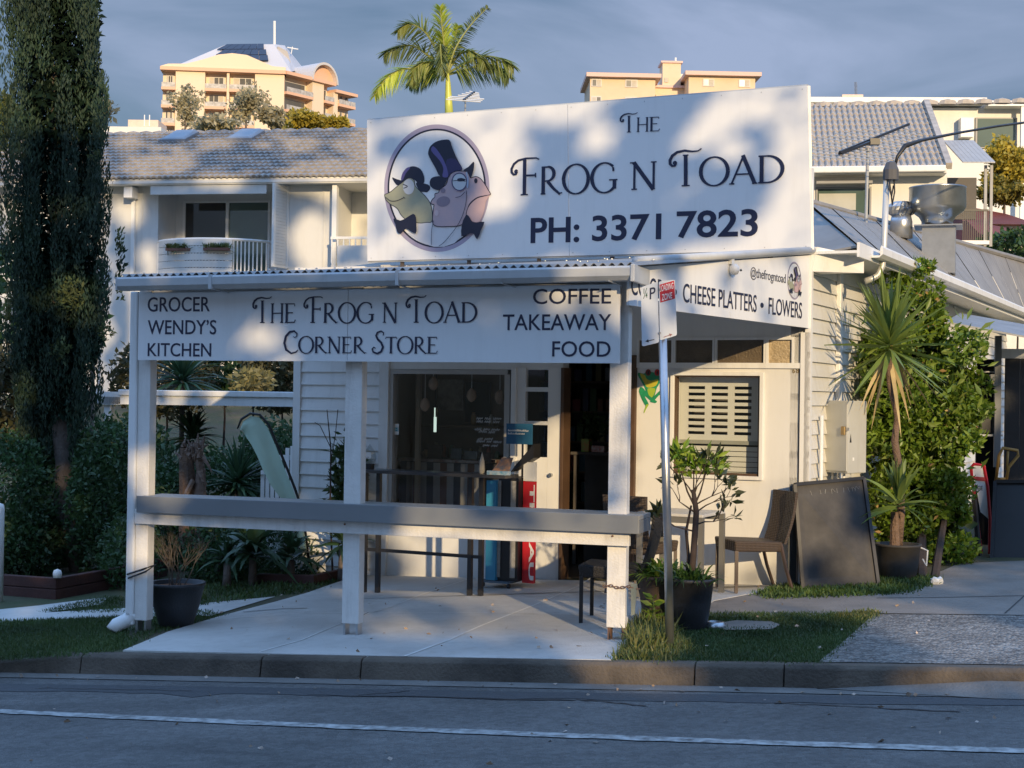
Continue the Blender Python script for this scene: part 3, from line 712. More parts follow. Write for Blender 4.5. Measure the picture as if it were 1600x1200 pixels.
# side wall (right), cladding boards one by one
ZE = CAMZ+1.42
MB().box(FR, .0, 12.5, .02, .16, -.6, ZE).build('wall', WHITE, shop)
zb = FR.gz(0)-.1; nb = 23; hb = .134
random.seed(5)
boards(FR, .03, 12.4, zb, zb+nb*hb, nb, shop, mat('cream_weatherboard', (.72, .71, .67), .5, .1, 1.5, .05, 50, dirt=.3), y0=.018)
MB().box(FR, -.03, .03, -.035, .02, zb-.1, ZE).build('corner_trim', WHITE, shop)
xds = .55
MB().box(FR, 1.0, 1.09, -.05, 0, zb, ZE-.1).build('downpipe', WHITE, shop, bevel=.01)
MB().tube([FR.p(.33, -.05, z) for z in (zb, zb+1.65)], .018, 8).build('conduit', WHITE, shop, smooth=True)
# back walls
MB().box(FW, XL, 0, bk, bk+.1, -1, ZT).build('wall', WHITE, shop)
# interior
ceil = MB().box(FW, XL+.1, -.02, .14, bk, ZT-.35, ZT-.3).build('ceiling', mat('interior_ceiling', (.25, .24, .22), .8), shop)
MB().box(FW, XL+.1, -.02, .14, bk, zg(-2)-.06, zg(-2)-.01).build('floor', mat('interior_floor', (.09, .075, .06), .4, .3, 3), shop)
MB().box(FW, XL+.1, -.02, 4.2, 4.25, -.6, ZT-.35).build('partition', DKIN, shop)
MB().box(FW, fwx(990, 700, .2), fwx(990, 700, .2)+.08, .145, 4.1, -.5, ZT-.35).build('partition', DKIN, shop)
MB().box(FW, Xw0+.1, fwx(652, 700, .6), .55, .6, -.5, ZT-.35).build('inner_wall', mat('interior_cream_wall', (.42, .34, .25), .7, .1), shop)
# roofs of the shop
def poly(pts, name, m, parent, th=.03, **k):
    mb = MB(); n = len(pts); dn = Vector((0, 0, -th))
    mb.v = [tuple(p) for p in pts]+[tuple(Vector(p)+dn) for p in pts]
    mb.f = [tuple(range(n)), tuple(range(2*n-1, n-1, -1))]+[(i, n+i, n+(i+1) % n, (i+1) % n) for i in range(n)]
    return mb.build(name, m, parent, **k)
def sheets(A0, A1, B0, B1, n, parent, m, amp=.012, name='roof_sheet', kseg=6):
    """roof as separate ribbed sheets between the eave A0-A1 and the ridge B0-B1"""
    for i in range(n):
        mb = MB(); V = []
        for j in range(kseg*2+1):
            t = (i+j/(kseg*2))/n; a = A0.lerp(A1, t); b = B0.lerp(B1, t); dz_ = amp if j % 2 else 0
            if j == 0: dz_ = amp
            V += [a+Vector((0, 0, dz_+.006*(i % 2))), b+Vector((0, 0, dz_+.006*(i % 2)))]
        mb.v = [tuple(v) for v in V]; mb.f = [(2*q, 2*q+2, 2*q+3, 2*q+1) for q in range(kseg*2)]
        mb.build(name, m, parent)
E0 = FR.p(.05, -.42, CAMZ+1.42); E1 = FR.p(14.5, -.42, CAMZ+1.50)
R0 = P(1262, 316, 17.0); R1 = P(1625, 414, 25.5)
sheets(E0, E1, R0, R1, 14, shop, ROOFM, amp=.008)
RL0 = FW.p(-4.0, 3.3, R0.z-.9); RL1 = FW.p(-4.6, 12, R1.z-1.2)
poly([R0, R1, RL1, RL0], 'roof_slope', ROOFM, shop, th=.02)
MB().tube([R0, R1], .05, 8).build('ridge_cap', ROOFM, shop)
poly([FW.p(0, .17, ZT), R0-Vector((0, 0, .06)), RL0-Vector((0, 0, .06)), FW.p(XL, .17, ZT)], 'roof_slope', ROOFM, shop, th=.02)
poly([FW.p(0.0, .16, ZT), E0+Vector((0, 0, -.01)), R0-Vector((0, 0, .03))], 'roof_slope', ROOFM, shop, th=.02)
# eave: soffit, fascia, quad gutter
MB().box(FR, -.02, 14.3, -.44, .0, CAMZ+1.335, CAMZ+1.36).build('soffit', WHITE, shop)
MB().box(FR, -.02, 14.3, -.465, -.44, CAMZ+1.30, CAMZ+1.43).build('fascia', WHITE, shop)
gt = MB(); prof = [(-.465, 1.33), (-.54, 1.33), (-.575, 1.36), (-.575, 1.42), (-.56, 1.44), (-.55, 1.41), (-.55, 1.35), (-.47, 1.35)]
for x in (.42, 14.3): gt.v += [tuple(FR.p(x, y, CAMZ+z+.03*(x/14))) for y, z in prof]
k = len(prof); gt.f = [(i, (i+1) % k, k+(i+1) % k, k+i) for i in range(k)]+[tuple(range(k)), tuple(range(2*k-1, k-1, -1))]
gt.build('gutter', WHITE, shop)
# box fascia at the near corner
MB().hexa([FR.p(.0, -.03, CAMZ+1.18), FR.p(.0, .0, CAMZ+1.18), FR.p(.30, .0, CAMZ+1.18), FR.p(.30, -.43, CAMZ+1.18)], [FR.p(-.02, -.08, CAMZ+1.40), FR.p(-.02, .0, CAMZ+1.40), FR.p(.30, .0, CAMZ+1.33), FR.p(.30, -.43, CAMZ+1.33)]).build('boxed_eave', WHITE, shop)

# ---------------------------------------------------------------- interior things
def shelf_items():
    random.seed(21)
    cols_ = [(.25, .1, .04), (.08, .15, .05), (.3, .25, .1), (.1, .1, .16), (.28, .05, .05), (.3, .3, .28), (.05, .12, .15)]
    ms = [mat('packet_paper_%d' % i, c, .5, .1) for i, c in enumerate(cols_)]
    sh = thing('grocery_shelf', 'dark grocery shelves standing inside the open doorway', 'shelf', tuple(FW.p(-2.0, 3.2, -.1)))
    x0, x1 = fwx(880, 650, 3.), fwx(985, 650, 3.)
    MB().box(FW, x0-.3, x1, 3.3, 3.33, 0, 2.3).box(FW, x0-.3, x0-.27, 2.9, 3.3, 0, 2.3).box(FW, x1-.03, x1, 2.9, 3.3, 0, 2.3).build('shelf_frame', DKIN, sh)
    for k in range(6):
        z = .15+.36*k; MB().box(FW, x0-.27, x1-.03, 2.9, 3.3, z-.02, z).build('shelf_board', mat('shelf_timber', (.16, .11, .07), .6), sh)
        x = x0-.22; 
        while x < x1-.14:
            wd = random.uniform(.06, .11); h = random.uniform(.14, .28)
            ci = random.randrange(7); cn = ['brown', 'green', 'mustard', 'blue grey', 'red', 'pale grey', 'teal'][ci]; sn = ['lowest', 'second lowest', 'third lowest', 'fourth lowest', 'fifth lowest', 'topmost'][k]; o = MB().box(FW, x, x+wd, 2.93, 3.1, z+.001, z+h).build('packet', ms[ci], None)
            tag(o, 'small '+cn+' packet on the '+sn+' grocery shelf inside the doorway', 'packet', cn+' packets on the '+sn+' grocery shelf'); x += wd+random.uniform(.01, .06)
shelf_items()
def boxthing(name, fr, x0, x1, y0, y1, z0, z1, m, label, cat, group=None, bevel=.004):
    o = MB().box(fr, x0, x1, y0, y1, z0, z1).build(name, m, bevel=bevel); return tag(o, label, cat, group)
# fruit display just inside the doorway
yy = 1.2
xa, xb = fwx(905, 695, yy), fwx(958, 695, yy); zc = fwz(707, 930, yy)
ft = thing('produce_stand', 'dark produce stand just inside the shop doorway', 'stand', tuple(FW.p(xa, yy, 0)))
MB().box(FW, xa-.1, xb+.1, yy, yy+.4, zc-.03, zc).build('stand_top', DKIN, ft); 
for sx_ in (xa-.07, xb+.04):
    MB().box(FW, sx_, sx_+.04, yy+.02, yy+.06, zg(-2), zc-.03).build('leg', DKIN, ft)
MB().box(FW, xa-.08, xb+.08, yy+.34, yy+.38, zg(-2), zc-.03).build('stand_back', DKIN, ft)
boxthing('packet', FW, xa+.0, xa+.09, yy+.05, yy+.15, zc+.001, zc+.14, mat('orange_green_packet', (.55, .2, .04), .5, .6, 22, col2=(.15, .4, .05)), 'orange and green packet on the produce stand in the doorway', 'packet')
boxthing('packet', FW, xa+.12, xa+.27, yy+.05, yy+.15, zc+.001, zc+.07, mat('white_red_packet', (.55, .5, .45), .5, .6, 30, col2=(.5, .1, .06)), 'low white packet on the produce stand in the doorway', 'packet')
mbp = MB(); tmp = rand_in_ellipsoid(260, tuple(FW.p(xa+.1, yy+.2, zc+.28)), (.16, .1, .13))
leaves(tmp, .07, 'herb_bunch', mat('herb_green', (.05, .09, .02), .6, island=True, trans=.2)); tag(bpy.data.objects['herb_bunch'], 'bunch of green herbs standing behind the packets on the produce stand', 'herbs')
# striped counter behind the glass
yc = .75
xa, xb = fwx(625, 740, yc), fwx(752, 740, yc); z1 = fwz(722, 690, yc)
cnt = thing('striped_counter', 'shop counter with brown and white striped skirt behind the window', 'counter', tuple(FW.p((xa+xb)/2, yc, zg(-3))))
nst = 12; wst = (xb-xa)/nst
SA = mat('stripe_brown', (.16, .07, .045), .8, .15, 5); SB = mat('stripe_grey_white', (.35, .33, .31), .8, .1, 5); SCc = mat('stripe_dark', (.05, .05, .06), .8)
MB().box(FW, xa, xb, yc+.012, yc+.5, zg(-3)-.02, z1).build('counter_body', SCc, cnt)
for i in range(nst):
    MB().box(FW, xa+i*wst, xa+(i+1)*wst, yc, yc+.011, zg(-3), z1-.01).build('stripe', [SCc, SB, SA, SB][i % 4], cnt)
MB().box(FW, xa-.04, xb+.04, yc-.05, yc+.52, z1, z1+.03).build('counter_top', mat('counter_cloth', (.36, .33, .30), .8, .4, 12, col2=(.2, .1, .08)), cnt)
# things on the counter: framed cards, cash till
random.seed(2)
for i, (pxa, pxb, pya, pyb, c) in enumerate([(668, 690, 683, 706, (.10, .07, .05)), (703, 718, 684, 702, (.16, .17, .17)), (722, 742, 676, 690, (.2, .21, .2)), (697, 735, 702, 710, (.17, .16, .15)), (742, 760, 700, 712, (.2, .12, .09))]):
    a, b = fwx(pxa, 695, yc+.1), fwx(pxb, 695, yc+.1); h = (pyb-pya)/150.
    o = boxthing('picture_frame' if i < 3 else 'box', FW, a, b, yc+.1+.03*i, yc+.13+.03*i if i < 3 else yc+.22, z1+.031, z1+.031+h, mat('counter_item_%d' % i, c, .4, .3, 14), ['tall dark framed card standing on the striped counter', 'small grey framed card in the middle of the striped counter', 'wide pale framed card at the right of the striped counter', 'low flat pale box on the striped counter', 'small reddish box at the right end of the striped counter'][i], 'frame' if i < 3 else 'box')
# poster, dark board and hanging light inside
yb = 1.6
def irect(pxa, pxb, pya, pyb, y): return fwx(pxa, pya, y), fwx(pxb, pya, y), fwz(pyb, (pxa+pxb)/2, y), fwz(pya, (pxa+pxb)/2, y)
MB().box(FW, fwx(650, 600, yb+.1), fwx(800, 600, yb+.1), yb+.1, yb+.15, -.4, ZT-.36).build('partition', mat('interior_back_wall', (.28, .23, .19), .8, .3, 3), shop)
a, b, c, d = irect(684, 724, 593, 641, yb)
pm = MB().box(FW, a, b, yb, yb+.01, c, d).build('poster', mat('map_poster', (.5, .46, .4), .7, .7, 5, col2=(.12, .10, .09)), bevel=.001); tag(pm, 'pale printed map poster on the wall inside the shop window', 'poster')
a, b, c, d = irect(727, 766, 597, 660, yb)
boxthing('menu_board', FW, a, b, yb, yb+.02, c, d, mat('slate_board', (.03, .035, .04), .6), 'dark slate menu board on the wall inside the shop window', 'board')
a, b, c, d = irect(668, 682, 637, 675, .9)
LAMPM = mat('lamp_tube_lit', (.8, .9, .85), .4, emis=((.80, 1., .88), .4))
lm = thing('wall_lamp', 'lit narrow vertical lamp hanging inside the shop window', 'lamp', tuple(FW.p(b, .9, d)))
MB().box(FW, b-.032, b-.008, .9, .92, c+.0, c+(d-c)*.62).box(FW, b-.028, b-.018, .9, .91, c+(d-c)*.62, d).build('tube', LAMPM, lm); MB().tube([FW.p(b-.018, .915, d), FW.p(b-.018, .915, ZT-.35)], .006, 6).build('cord', BLACK, lm)
random.seed(8)
for i, (px, py, lab) in enumerate([(664, 630, 'round pale ornament hanging nearest the lit lamp in the shop window'), (677, 597, 'pale ribbon ornament hanging high up in the shop window'), (737, 615, 'pale bird ornament hanging in front of the slate menu board'), (781, 618, 'small beige ornament hanging at the right of the shop window')]):
    q = FW.p(fwx(px, py, .3), .3, fwz(py, px, .3)); h = thing('hanging_ornament', lab, 'ornament', tuple(q))
    o = MB(); o.lathe(q, [(.0, -.09), (.03, -.075), (.055, -.03), (.045, .02), (.02, .05), (.0, .06)], 10, sy=.6); 
    o.build('body', mat('beige_cloth_ornament', (.38, .25, .17), .8, .3, 12), h, smooth=True)
    MB().tube([q+Vector((0, 0, .06)), FW.p(fwx(px, py, .3), .3, zhead-.0)], .003, 4).build('string', WPRINT, h)
random.seed(14); k_ = 0
cols2 = [(.5, .35, .2), (.45, .42, .36), (.35, .12, .08), (.2, .3, .2), (.5, .45, .3)]
sh2 = thing('wall_shelf', 'long shelf of jars on the back wall behind the striped counter', 'shelf', tuple(FW.p(fwx(720, 660, 1.55), 1.55, 1.0)))
for zz in (1.02, 1.42):
    MB().box(FW, fwx(668, 660, 1.6), fwx(790, 660, 1.6), 1.42, 1.69, zz-.03, zz).build('shelf_board', mat('shelf_timber', 0), sh2)
    x = fwx(670, 660, 1.6)
    while x < fwx(785, 660, 1.6):
        h = random.uniform(.10, .2); w_ = random.uniform(.05, .09)
        if zz > 1.3 and random.random() < .6: x += .12; continue
        o = MB().lathe(FW.p(x, 1.55, zz+.001), [(w_*.5, 0), (w_*.5, h*.8), (w_*.3, h*.9), (w_*.32, h), (0, h)], 9).build('jar', mat('jar_tone_%d' % (k_ % 5), cols2[k_ % 5], .3), smooth=True); k_ += 1
        tag(o, ['tan', 'cream', 'red brown', 'grey green', 'pale yellow'][(k_-1) % 5]+' jar standing on the '+('lower' if zz < 1.3 else 'upper')+' board behind the striped counter', 'jar', ['tan', 'cream', 'red brown', 'grey green', 'pale yellow'][(k_-1) % 5]+' jars on the '+('lower' if zz < 1.3 else 'upper')+' wall shelf board'); x += w_+random.uniform(.02, .07)
# stickers and chalk lettering on the glass
a, b, c, d = irect(605, 623, 662, 679, .034)
st = tag(MB().box(FW, a, b, .036, .039, c, d).build('window_sticker', WPRINT), 'small white and teal cash sticker at the left of the shop window', 'sticker')
MB().box(FW, a+.008, b-.008, .034, .036, c+.035, d-.04).build('sticker_band', mat('teal_print', (.03, .35, .45), .5), st)
sans('CASH', FW, a+.014, b-.014, c+.04, d-.045, .0338, WPRINT, st, depth=.001)
wr = MB(); random.seed(12)
for (y0_, n_, xs_) in [(654, 3, 744), (659, 3, 744), (671, 3, 742), (675, 2, 748), (686, 1, 747), (690, 2, 745), (696, 1, 755)]:
    x = xs_
    for w_ in range(n_+1):
        k = random.randint(3, 5)
        pts = []
        for q in range(k*3):
            pts.append((fwx(x+q*.9, 660, .036), fwz(y0_+2.0*math.sin(q*2.1+w_)+random.uniform(-.8, .8), 760, .036)))
        for qd in ribbon(pts, .0045): wr.add([FW.p(u, .036-.001, v) for u, v in qd], [(0, 1, 2, 3)])
        x += k*2.7+2.5
        if x > 774: break
tag(wr.build('window_writing', WPRINT, kind='stuff'), 'loose white handwritten lines on the glass of the shop window', 'writing')
a, b, c, d = irect(792, 832, 662, 694, -.45)
bs = thing('blue_sign', 'square blue sign board held up above the newspaper stand', 'sign', tuple(FW.p((a+b)/2, -.45, c)))
MB().box(FW, a, b, -.46, -.44, c, d).build('sign_board', mat('blue_print', (.02, .12, .24), .5, .1), bs)
lw = MB()
for row, (zz, xe_) in enumerate([(.62, .86), (.47, .7)]):
    x = a+.02; random.seed(row)
    while x < a+(b-a)*xe_:
        wd = random.uniform(.008, .014); lw.box(FW, x, x+wd*.6, -.463, -.46, c+(d-c)*zz, c+(d-c)*(zz+.05+.05*random.random())); x += wd
lw.build('small_print', WPRINT, bs)
MB().box(FW, (a+b)/2+.02, (a+b)/2+.035, -.44, -.425, zg(-2), c+.1).build('post', BLACK, bs)
# ================================================================== VERANDAH
ver = thing('verandah', 'white timber verandah with grey counter rail and corrugated roof in front of the shop', 'verandah', tuple(FV.p(-2, 0, FV.gz(-2))))
vx = lambda px, py=700, y=0: FV.on(px, py, y)[0]
vz = lambda py, px, y=0: FV.on(px, py, y)[1]
# gutter line (falls to the left), measured points
gl = (vx(182, 445, -.32), vz(453, 182, -.32)); gr = (vx(985, 437, -.32), vz(437, 985, -.32))
def zgut(x): return gl[1]+(gr[1]-gl[1])*(x-gl[0])/(gr[0]-gl[0])   # gutter underside
# posts: two-piece left post, middle, right
def post(xa, xb, ya, yb, ztop, zoff=.0, split=False, old=False, name='post'):
    zb_ = FV.gz((xa+xb)/2)
    m = OLDW
    o = MB().box(FV, xa, xb, ya, yb, zb_+.10, ztop).build(name, m, ver, bevel=.004)
    MB().box(FV, xa+.008, xa+.026, ya+.01, yb-.01, zb_-.05, zb_+.16).box(FV, xb-.026, xb-.008, ya+.01, yb-.01, zb_-.05, zb_+.16).build('post_stirrup', STEEL if not old else mat('rusty_steel', (.20, .11, .07), .8, .4, 20), o)
    return o
p1a = vx(214, 700); p1b = vx(233, 700)
post(p1a, p1b, .0, .10, zgut(p1a)+.02)
MB().box(FV, p1a-.075, p1a-.0025, -.02, .085, FV.gz(p1a)+.06, zgut(p1a)+.01).build('downpipe', WHITE, ver, bevel=.012)
e0 = FV.p(p1a-.04, .03, FV.gz(p1a)+.13)
MB().tube([e0+Vector((0, 0, .02)), e0, e0-FV.ex*.04+Vector((0, -.03, -.035)), e0-FV.ex*.11+Vector((0, -.09, -.065)), e0-FV.ex*.14+Vector((0, -.12, -.11))], .058, 12).build('downpipe_elbow', WHITE, ver, smooth=True)
MB().tube([FV.p(p1a-.08+.15*t+.03, -.03-.01*(i % 2), FV.gz(p1a)+.47+.05*t) for i, t in enumerate(np.linspace(0, 1, 6))]+[FV.p(p1b+.01, .11, FV.gz(p1a)+.54)]+[FV.p(p1b, -.02, FV.gz(p1a)+.50), FV.p(p1a-.04, -.035, FV.gz(p1a)+.44)], .008, 6).build('hose_tie', BLACK, ver)
p2a, p2b = vx(538, 700), vx(564, 700)
post(p2a, p2b, .0, .10, zgut(p2a)+.02)
p3a, p3b = vx(951, 700), vx(980, 700)
post(p3a, p3b, .0, .10, zgut(p3b)+.02, old=True)
# counter rail: grey fascia, top board, white beam under it
r0, r1 = vx(213, 780, -.12), vx(998, 828, -.12)
zr_t = vz(768, 213, -.12); zr_b = vz(795, 213, -.12)
zr_t2 = vz(813, 998, -.12); zr_b2 = vz(841, 998, -.12)
zt = (zr_t+zr_t2)/2; zb_ = (zr_b+zr_b2)/2
MB().box(FV, r0, r1, -.12, -.10, zb_, zt).build('counter_fascia', FASC, ver, bevel=.004)
MB().box(FV, r0, r1, -.098, .26, zt-.035, zt-.004).build('counter_top', mat('counter_top_paint', (.30, .30, .29), .4, .2, 3, dirt=.3), ver, bevel=.003)
MB().box(FV, r1-.02, r1, -.098, .26, zb_, zt-.037).build('counter_fascia', FASC, ver, bevel=.003)
bm0, bm1 = vx(211, 800, -.05), vx(983, 850, -.05); zbb = (vz(812, 235, -.05)+vz(861, 960, -.05))/2
MB().box(FV, bm0, bm1, -.055, -.003, zbb, zb_+.02).build('beam', OLDW, ver, bevel=.004)
for x in (p2a+.04, bm1-.12):
    MB().tube([FV.p(x, -.057, zbb+.07), FV.p(x, -.064, zbb+.07)], .008, 8).build('bolt', mat('rusty_steel', 0), ver)
# top beams and sign board
FB = Frame(FV.p(0, -.06, 0)[:2], FV.ex[:2])
b0, b1 = vx(219, 520, -.06), vx(970, 520, -.06)
zbt = vz(562.5, 219, -.06); zbt2 = vz(568, 970, -.06); zb1 = (zbt+zbt2)/2
ztop_ = zb1+.64
MB().box(FV, p1b, p3a, .02, .08, zb1+.1, zgut(0)-.0).build('head_beam', WHITE, ver)
fs = thing('fascia_sign', 'long white verandah sign board lettered corner store, coffee and takeaway food', 'sign', tuple(FB.p((b0+b1)/2, 0, zb1)))
jn = [b0, vx(546, 500, -.06), b1]
for i in range(2):
    a, b = jn[i]+.002, jn[i+1]-.002
    mb = MB(); lo, hi = 0, .03
    za = min(zgut(a)-.012, ztop_); zb2 = min(zgut(b)-.012, ztop_)
    mb.hexa([FB.p(a, -.03, zb1), FB.p(b, -.03, zb1), FB.p(b, 0, zb1), FB.p(a, 0, zb1)], [FB.p(a, -.03, za), FB.p(b, -.03, zb2), FB.p(b, 0, zb2), FB.p(a, 0, za)])
    mb.build('panel', WHITE2, fs)
def fl(fr, y, text, xa, xb, ya, yb, par, bold=.0, depth=.003, **k):
    X0, Z0 = fr.on(xa, (ya+yb)/2, y); X1, _ = fr.on(xb, (ya+yb)/2, y)
    zc0 = fr.on((xa+xb)/2, yb, y)[1]; zc1 = fr.on((xa+xb)/2, ya, y)[1]
    return sans(text, fr, X0, X1, zc0, zc1, y, NAVY, par, bold=bold, depth=depth, **k)
YB = -.0305
for t_, xa, xb, ya, yb in [('GROCER', 231, 328, 464, 487), ('WENDY’S', 231, 338, 500, 522.5), ('KITCHEN', 231, 330, 536, 557), ('COFFEE', 833, 955, 451, 475), ('TAKEAWAY', 786, 955, 491, 516), ('FOOD', 863, 954, 533, 557.5)]:
    fl(FB, YB, t_, xa, xb, ya, yb, fs, bold=.004)
X0, Z0 = FB.on(394, 503.5, YB); X1, Z1 = FB.on(745, 503.5, YB)
cap = FB.on(570, 462, YB)[1]-FB.on(570, 504, YB)[1]
display('1HE 2ROG N 1OAD', FB, X0, X1, (Z0+Z1)/2-.004, cap, YB, NAVY, fs)
X0, Z0 = FB.on(443, 552, YB); X1, Z1 = FB.on(684, 552, YB)
cap = FB.on(570, 517, YB)[1]-FB.on(570, 552, YB)[1]
display('3ORNER 4TORE', FB, X0, X1, (Z0+Z1)/2, cap, YB, NAVY, fs)
# gutter in three lengths with brackets
def qgutter(x0, x1):
    pr = [(-.20, .0), (-.30, .0), (-.335, .03), (-.34, .085), (-.33, .10), (-.325, .085), (-.32, .04), (-.295, .012), (-.20, .012)]
    mb = MB(); k = len(pr)
    for x in (x0, x1): mb.v += [tuple(FV.p(x, y+.02, zgut(x)+z)) for y, z in pr]
    mb.f = [(i, (i+1) % k, k+(i+1) % k, k+i) for i in range(k)]+[tuple(range(k-1, -1, -1)), tuple(range(k, 2*k))]
    return mb.build('gutter', GUT, ver)
gj = [gl[0], vx(328, 445, -.32), vx(620, 445, -.32), gr[0]+.0]
for i in range(3): qgutter(gj[i]+.001, gj[i+1]-.001)
for x in gj[1:3]: MB().box(FV, x-.012, x+.012, -.325, -.18, zgut(x)-.006, zgut(x)+.105).build('gutter_joint', GUT, ver)
for px in (328, 620, 782, 950):
    x = vx(px, 445, -.32); MB().bar(FV.p(x, -.3, zgut(x)-.004), FV.p(x+.04, -.1, zgut(x)-.02), .012, .006).build('gutter_bracket', GUT, ver)
MB().box(FV, gl[0]-.01, gl[0]+.0, -.32, -.18, zgut(gl[0]), zgut(gl[0])+.1).build('gutter_end', GUT, ver)
MB().box(FV, gr[0]+.001, gr[0]+.03, -.33, .16, zgut(gr[0])-.012, zgut(gr[0])+.11).build('gutter_end', GUT, ver, bevel=.004)
# corrugated roof in sheets
A0 = FV.p(gl[0]+.02, -.28, zgut(gl[0])+.115); A1 = FV.p(gr[0]+.02, -.28, zgut(gr[0])+.115)
B0 = FW.p(-5.75, -.03, CAMZ+1.30); B1 = FW.p(-.02, -.03, CAMZ+1.355)
nsh = 6; wtot = (A1-A0).length; tot = 0
for i in range(nsh):
    mb = MB(); m_ = int(wtot/nsh/.066*8)
    for j in range(m_+1):
        t = (i+j/m_)/nsh; a = A0.lerp(A1, t); b = B0.lerp(B1, t); z = .012*math.cos(t*wtot/.066*2*PI)
        mb.v += [tuple(a+Vector((0, 0, z))), tuple(b+Vector((0, 0, z))), tuple(a+Vector((0, 0, z-.004))), tuple(b+Vector((0, 0, z-.004)))]
    for j in range(m_):
        q = 4*j; mb.f += [(q, q+4, q+5, q+1), (q+2, q+3, q+7, q+6), (q, q+2, q+6, q+4)]
    mb.build('roof_sheet', mat('corrugated_roof_sheet', (.27, .28, .285), .55, .3, 2.5, .02, 40, metal=.0, dirt=.3), ver, smooth=False)
random.seed(9)
mb = MB()
for i in range(60):
    t = random.random(); k = random.choice([.1, .45, .8]); q = A0.lerp(A1, t).lerp(B0.lerp(B1, t), k)+Vector((0, 0, .016)); mb.lathe(q, [(.009, 0), (.009, .006), (0, .01)], 6)
mb.build('roof_screws', STEEL, ver, kind='stuff')
lf = [tuple(A0.lerp(A1, random.random()).lerp(B0, .0)+Vector((0, random.random()*.3, .02+random.random()*.02))) for _ in range(40)]
# rafters under the roof and ceiling lining
MB().hexa([FV.p(gl[0]+.1, .1, zgut(-4)-.02+.0), FV.p(gr[0]-.05, .1, zgut(0)-.02), FW.p(-.05, -.04, CAMZ+1.05), FW.p(-5.4, -.04, CAMZ+1.05)],
          [FV.p(gl[0]+.1, .1, zgut(-4)-.005), FV.p(gr[0]-.05, .1, zgut(0)-.005), FW.p(-.05, -.04, CAMZ+1.07), FW.p(-5.4, -.04, CAMZ+1.07)]).build('ceiling_lining', WHITE, ver)
# ---------------------------------------------------------------- side board
SL = FS.o; slen = 3.443
s_a, s_b = FS.on(979, 450)[0], slen-.03
zbot = (FS.on(980, 482)[1]+FS.on(1250, 507.5)[1])/2
zta, ztb = FS.on(990, 420)[1], FS.on(1255, 397)[1]
ss_ = thing('side_sign', 'white sloping side board lettered cheese platters and flowers', 'sign', tuple(FS.p(1.7, 0, zbot)))
mids = [s_a, s_a+(s_b-s_a)*.5, s_b]
ztf = lambda x: zta+(ztb-zta)*(x-s_a)/(s_b-s_a)
for i in range(2):
    a, b = mids[i]+.0015, mids[i+1]-.0015
    MB().hexa([FS.p(a, -.02, zbot), FS.p(b, -.02, zbot), FS.p(b, .0, zbot), FS.p(a, .0, zbot)], [FS.p(a, -.02, ztf(a)), FS.p(b, -.02, ztf(b)), FS.p(b, 0, ztf(b)), FS.p(a, 0, ztf(a))]).build('panel', WHITE2, ss_)
YS = -.0205
def fls(text, xa, xb, za, zb3, m=NAVY, bold=.004):
    X0 = FS.on(xa, 470, YS)[0]; X1 = FS.on(xb, 470, YS)[0]
    return sans(text, FS, X0, X1, za, zb3, YS, m, ss_, bold=bold, depth=.003)
zl0 = FS.on(1160, 488, YS)[1]; zl1 = FS.on(1160, 468.5, YS)[1]
zl0 = zbot+.075; zl1 = zl0+.145
fls('CO-OP', 986, 1034, zl0, zl1)
fls('•', 1052, 1057, zl0+.045, zl0+.09)
fls('CHEESE PLATTERS', 1067, 1182, zl0, zl1); fls('•', 1188, 1193, zl0+.045, zl0+.09); fls('FLOWERS', 1201, 1253, zl0, zl1)
fls('@thefrogntoad', 1172, 1227, FS.on(1200, 442, YS)[1], FS.on(1200, 422, YS)[1], m=mat('grey_navy_lettering', (.06, .07, .10), .5), bold=.0)
MB().tube([FS.p(s_a+.07, -.035, zta+.05), FS.p(s_b+.06, -.035, ztb+.05)], .035, 10).build('side_capping', GUT, ver, smooth=True)
# security camera
q = FS.p(FS.on(1142, 412, -.03)[0], -.03, FS.on(1142, 413, -.03)[1])
sc = thing('security_camera', 'small white dome security camera on the sloping side board', 'camera', tuple(q))
MB().box(FS, (q-FS.o).dot(FS.ex)-.025, (q-FS.o).dot(FS.ex)+.025, -.05, -.021, q.z+.0, q.z+.05).build('bracket', WHITE, sc)
MB().lathe(q+Vector((0, 0, -.05))-FS.ey*.03, [(0, -.04), (.03, -.03), (.042, 0), (.04, .03), (.02, .05)], 12).build('body', WHITE, sc, smooth=True)
MB().lathe(q+Vector((.02, -.01, -.05))-FS.ey*.065, [(0, -.012), (.012, 0), (0, .012)], 8).build('lens', BLACK, sc)
# ================================================================== ROOF SIGN
rs = thing('roof_sign', 'large white roof sign with two cartoon frogs in hats and a phone number', 'sign', tuple(FW.p(-2.3, -.1, CAMZ+1.36)))
FG = Frame(FW.p(0, -.10, 0)[:2], FW.ex[:2])
def sg(px, py, y=0): return FG.on(px, py, y)
bl, tl, tr, br = sg(575, 408), sg(574.5, 188), sg(1262, 134), sg(1268, 390)
pj = [0., (sg(892, 280)[0]-bl[0])/(br[0]-bl[0]), 1.]
lerp2 = lambda a, b, t: (a[0]+(b[0]-a[0])*t, a[1]+(b[1]-a[1])*t)
for i in range(2):
    a, b = pj[i]+(.0008 if i else 0), pj[i+1]-(.0008 if not i else 0)
    q = [lerp2(bl, br, a), lerp2(bl, br, b), lerp2(tl, tr, b), lerp2(tl, tr, a)]
    MB().ngon(FG, q, y=.0, th=.012).build('panel', WHITE2, rs)
for i, (a, b) in enumerate([(tl, tr), (tr, br), (br, bl), (bl, tl)]):
    MB().bar(FG.p(a[0], .02, a[1]), FG.p(b[0], .02, b[1]), .035, .012 if 0 else .03).build('frame', GUT, rs)
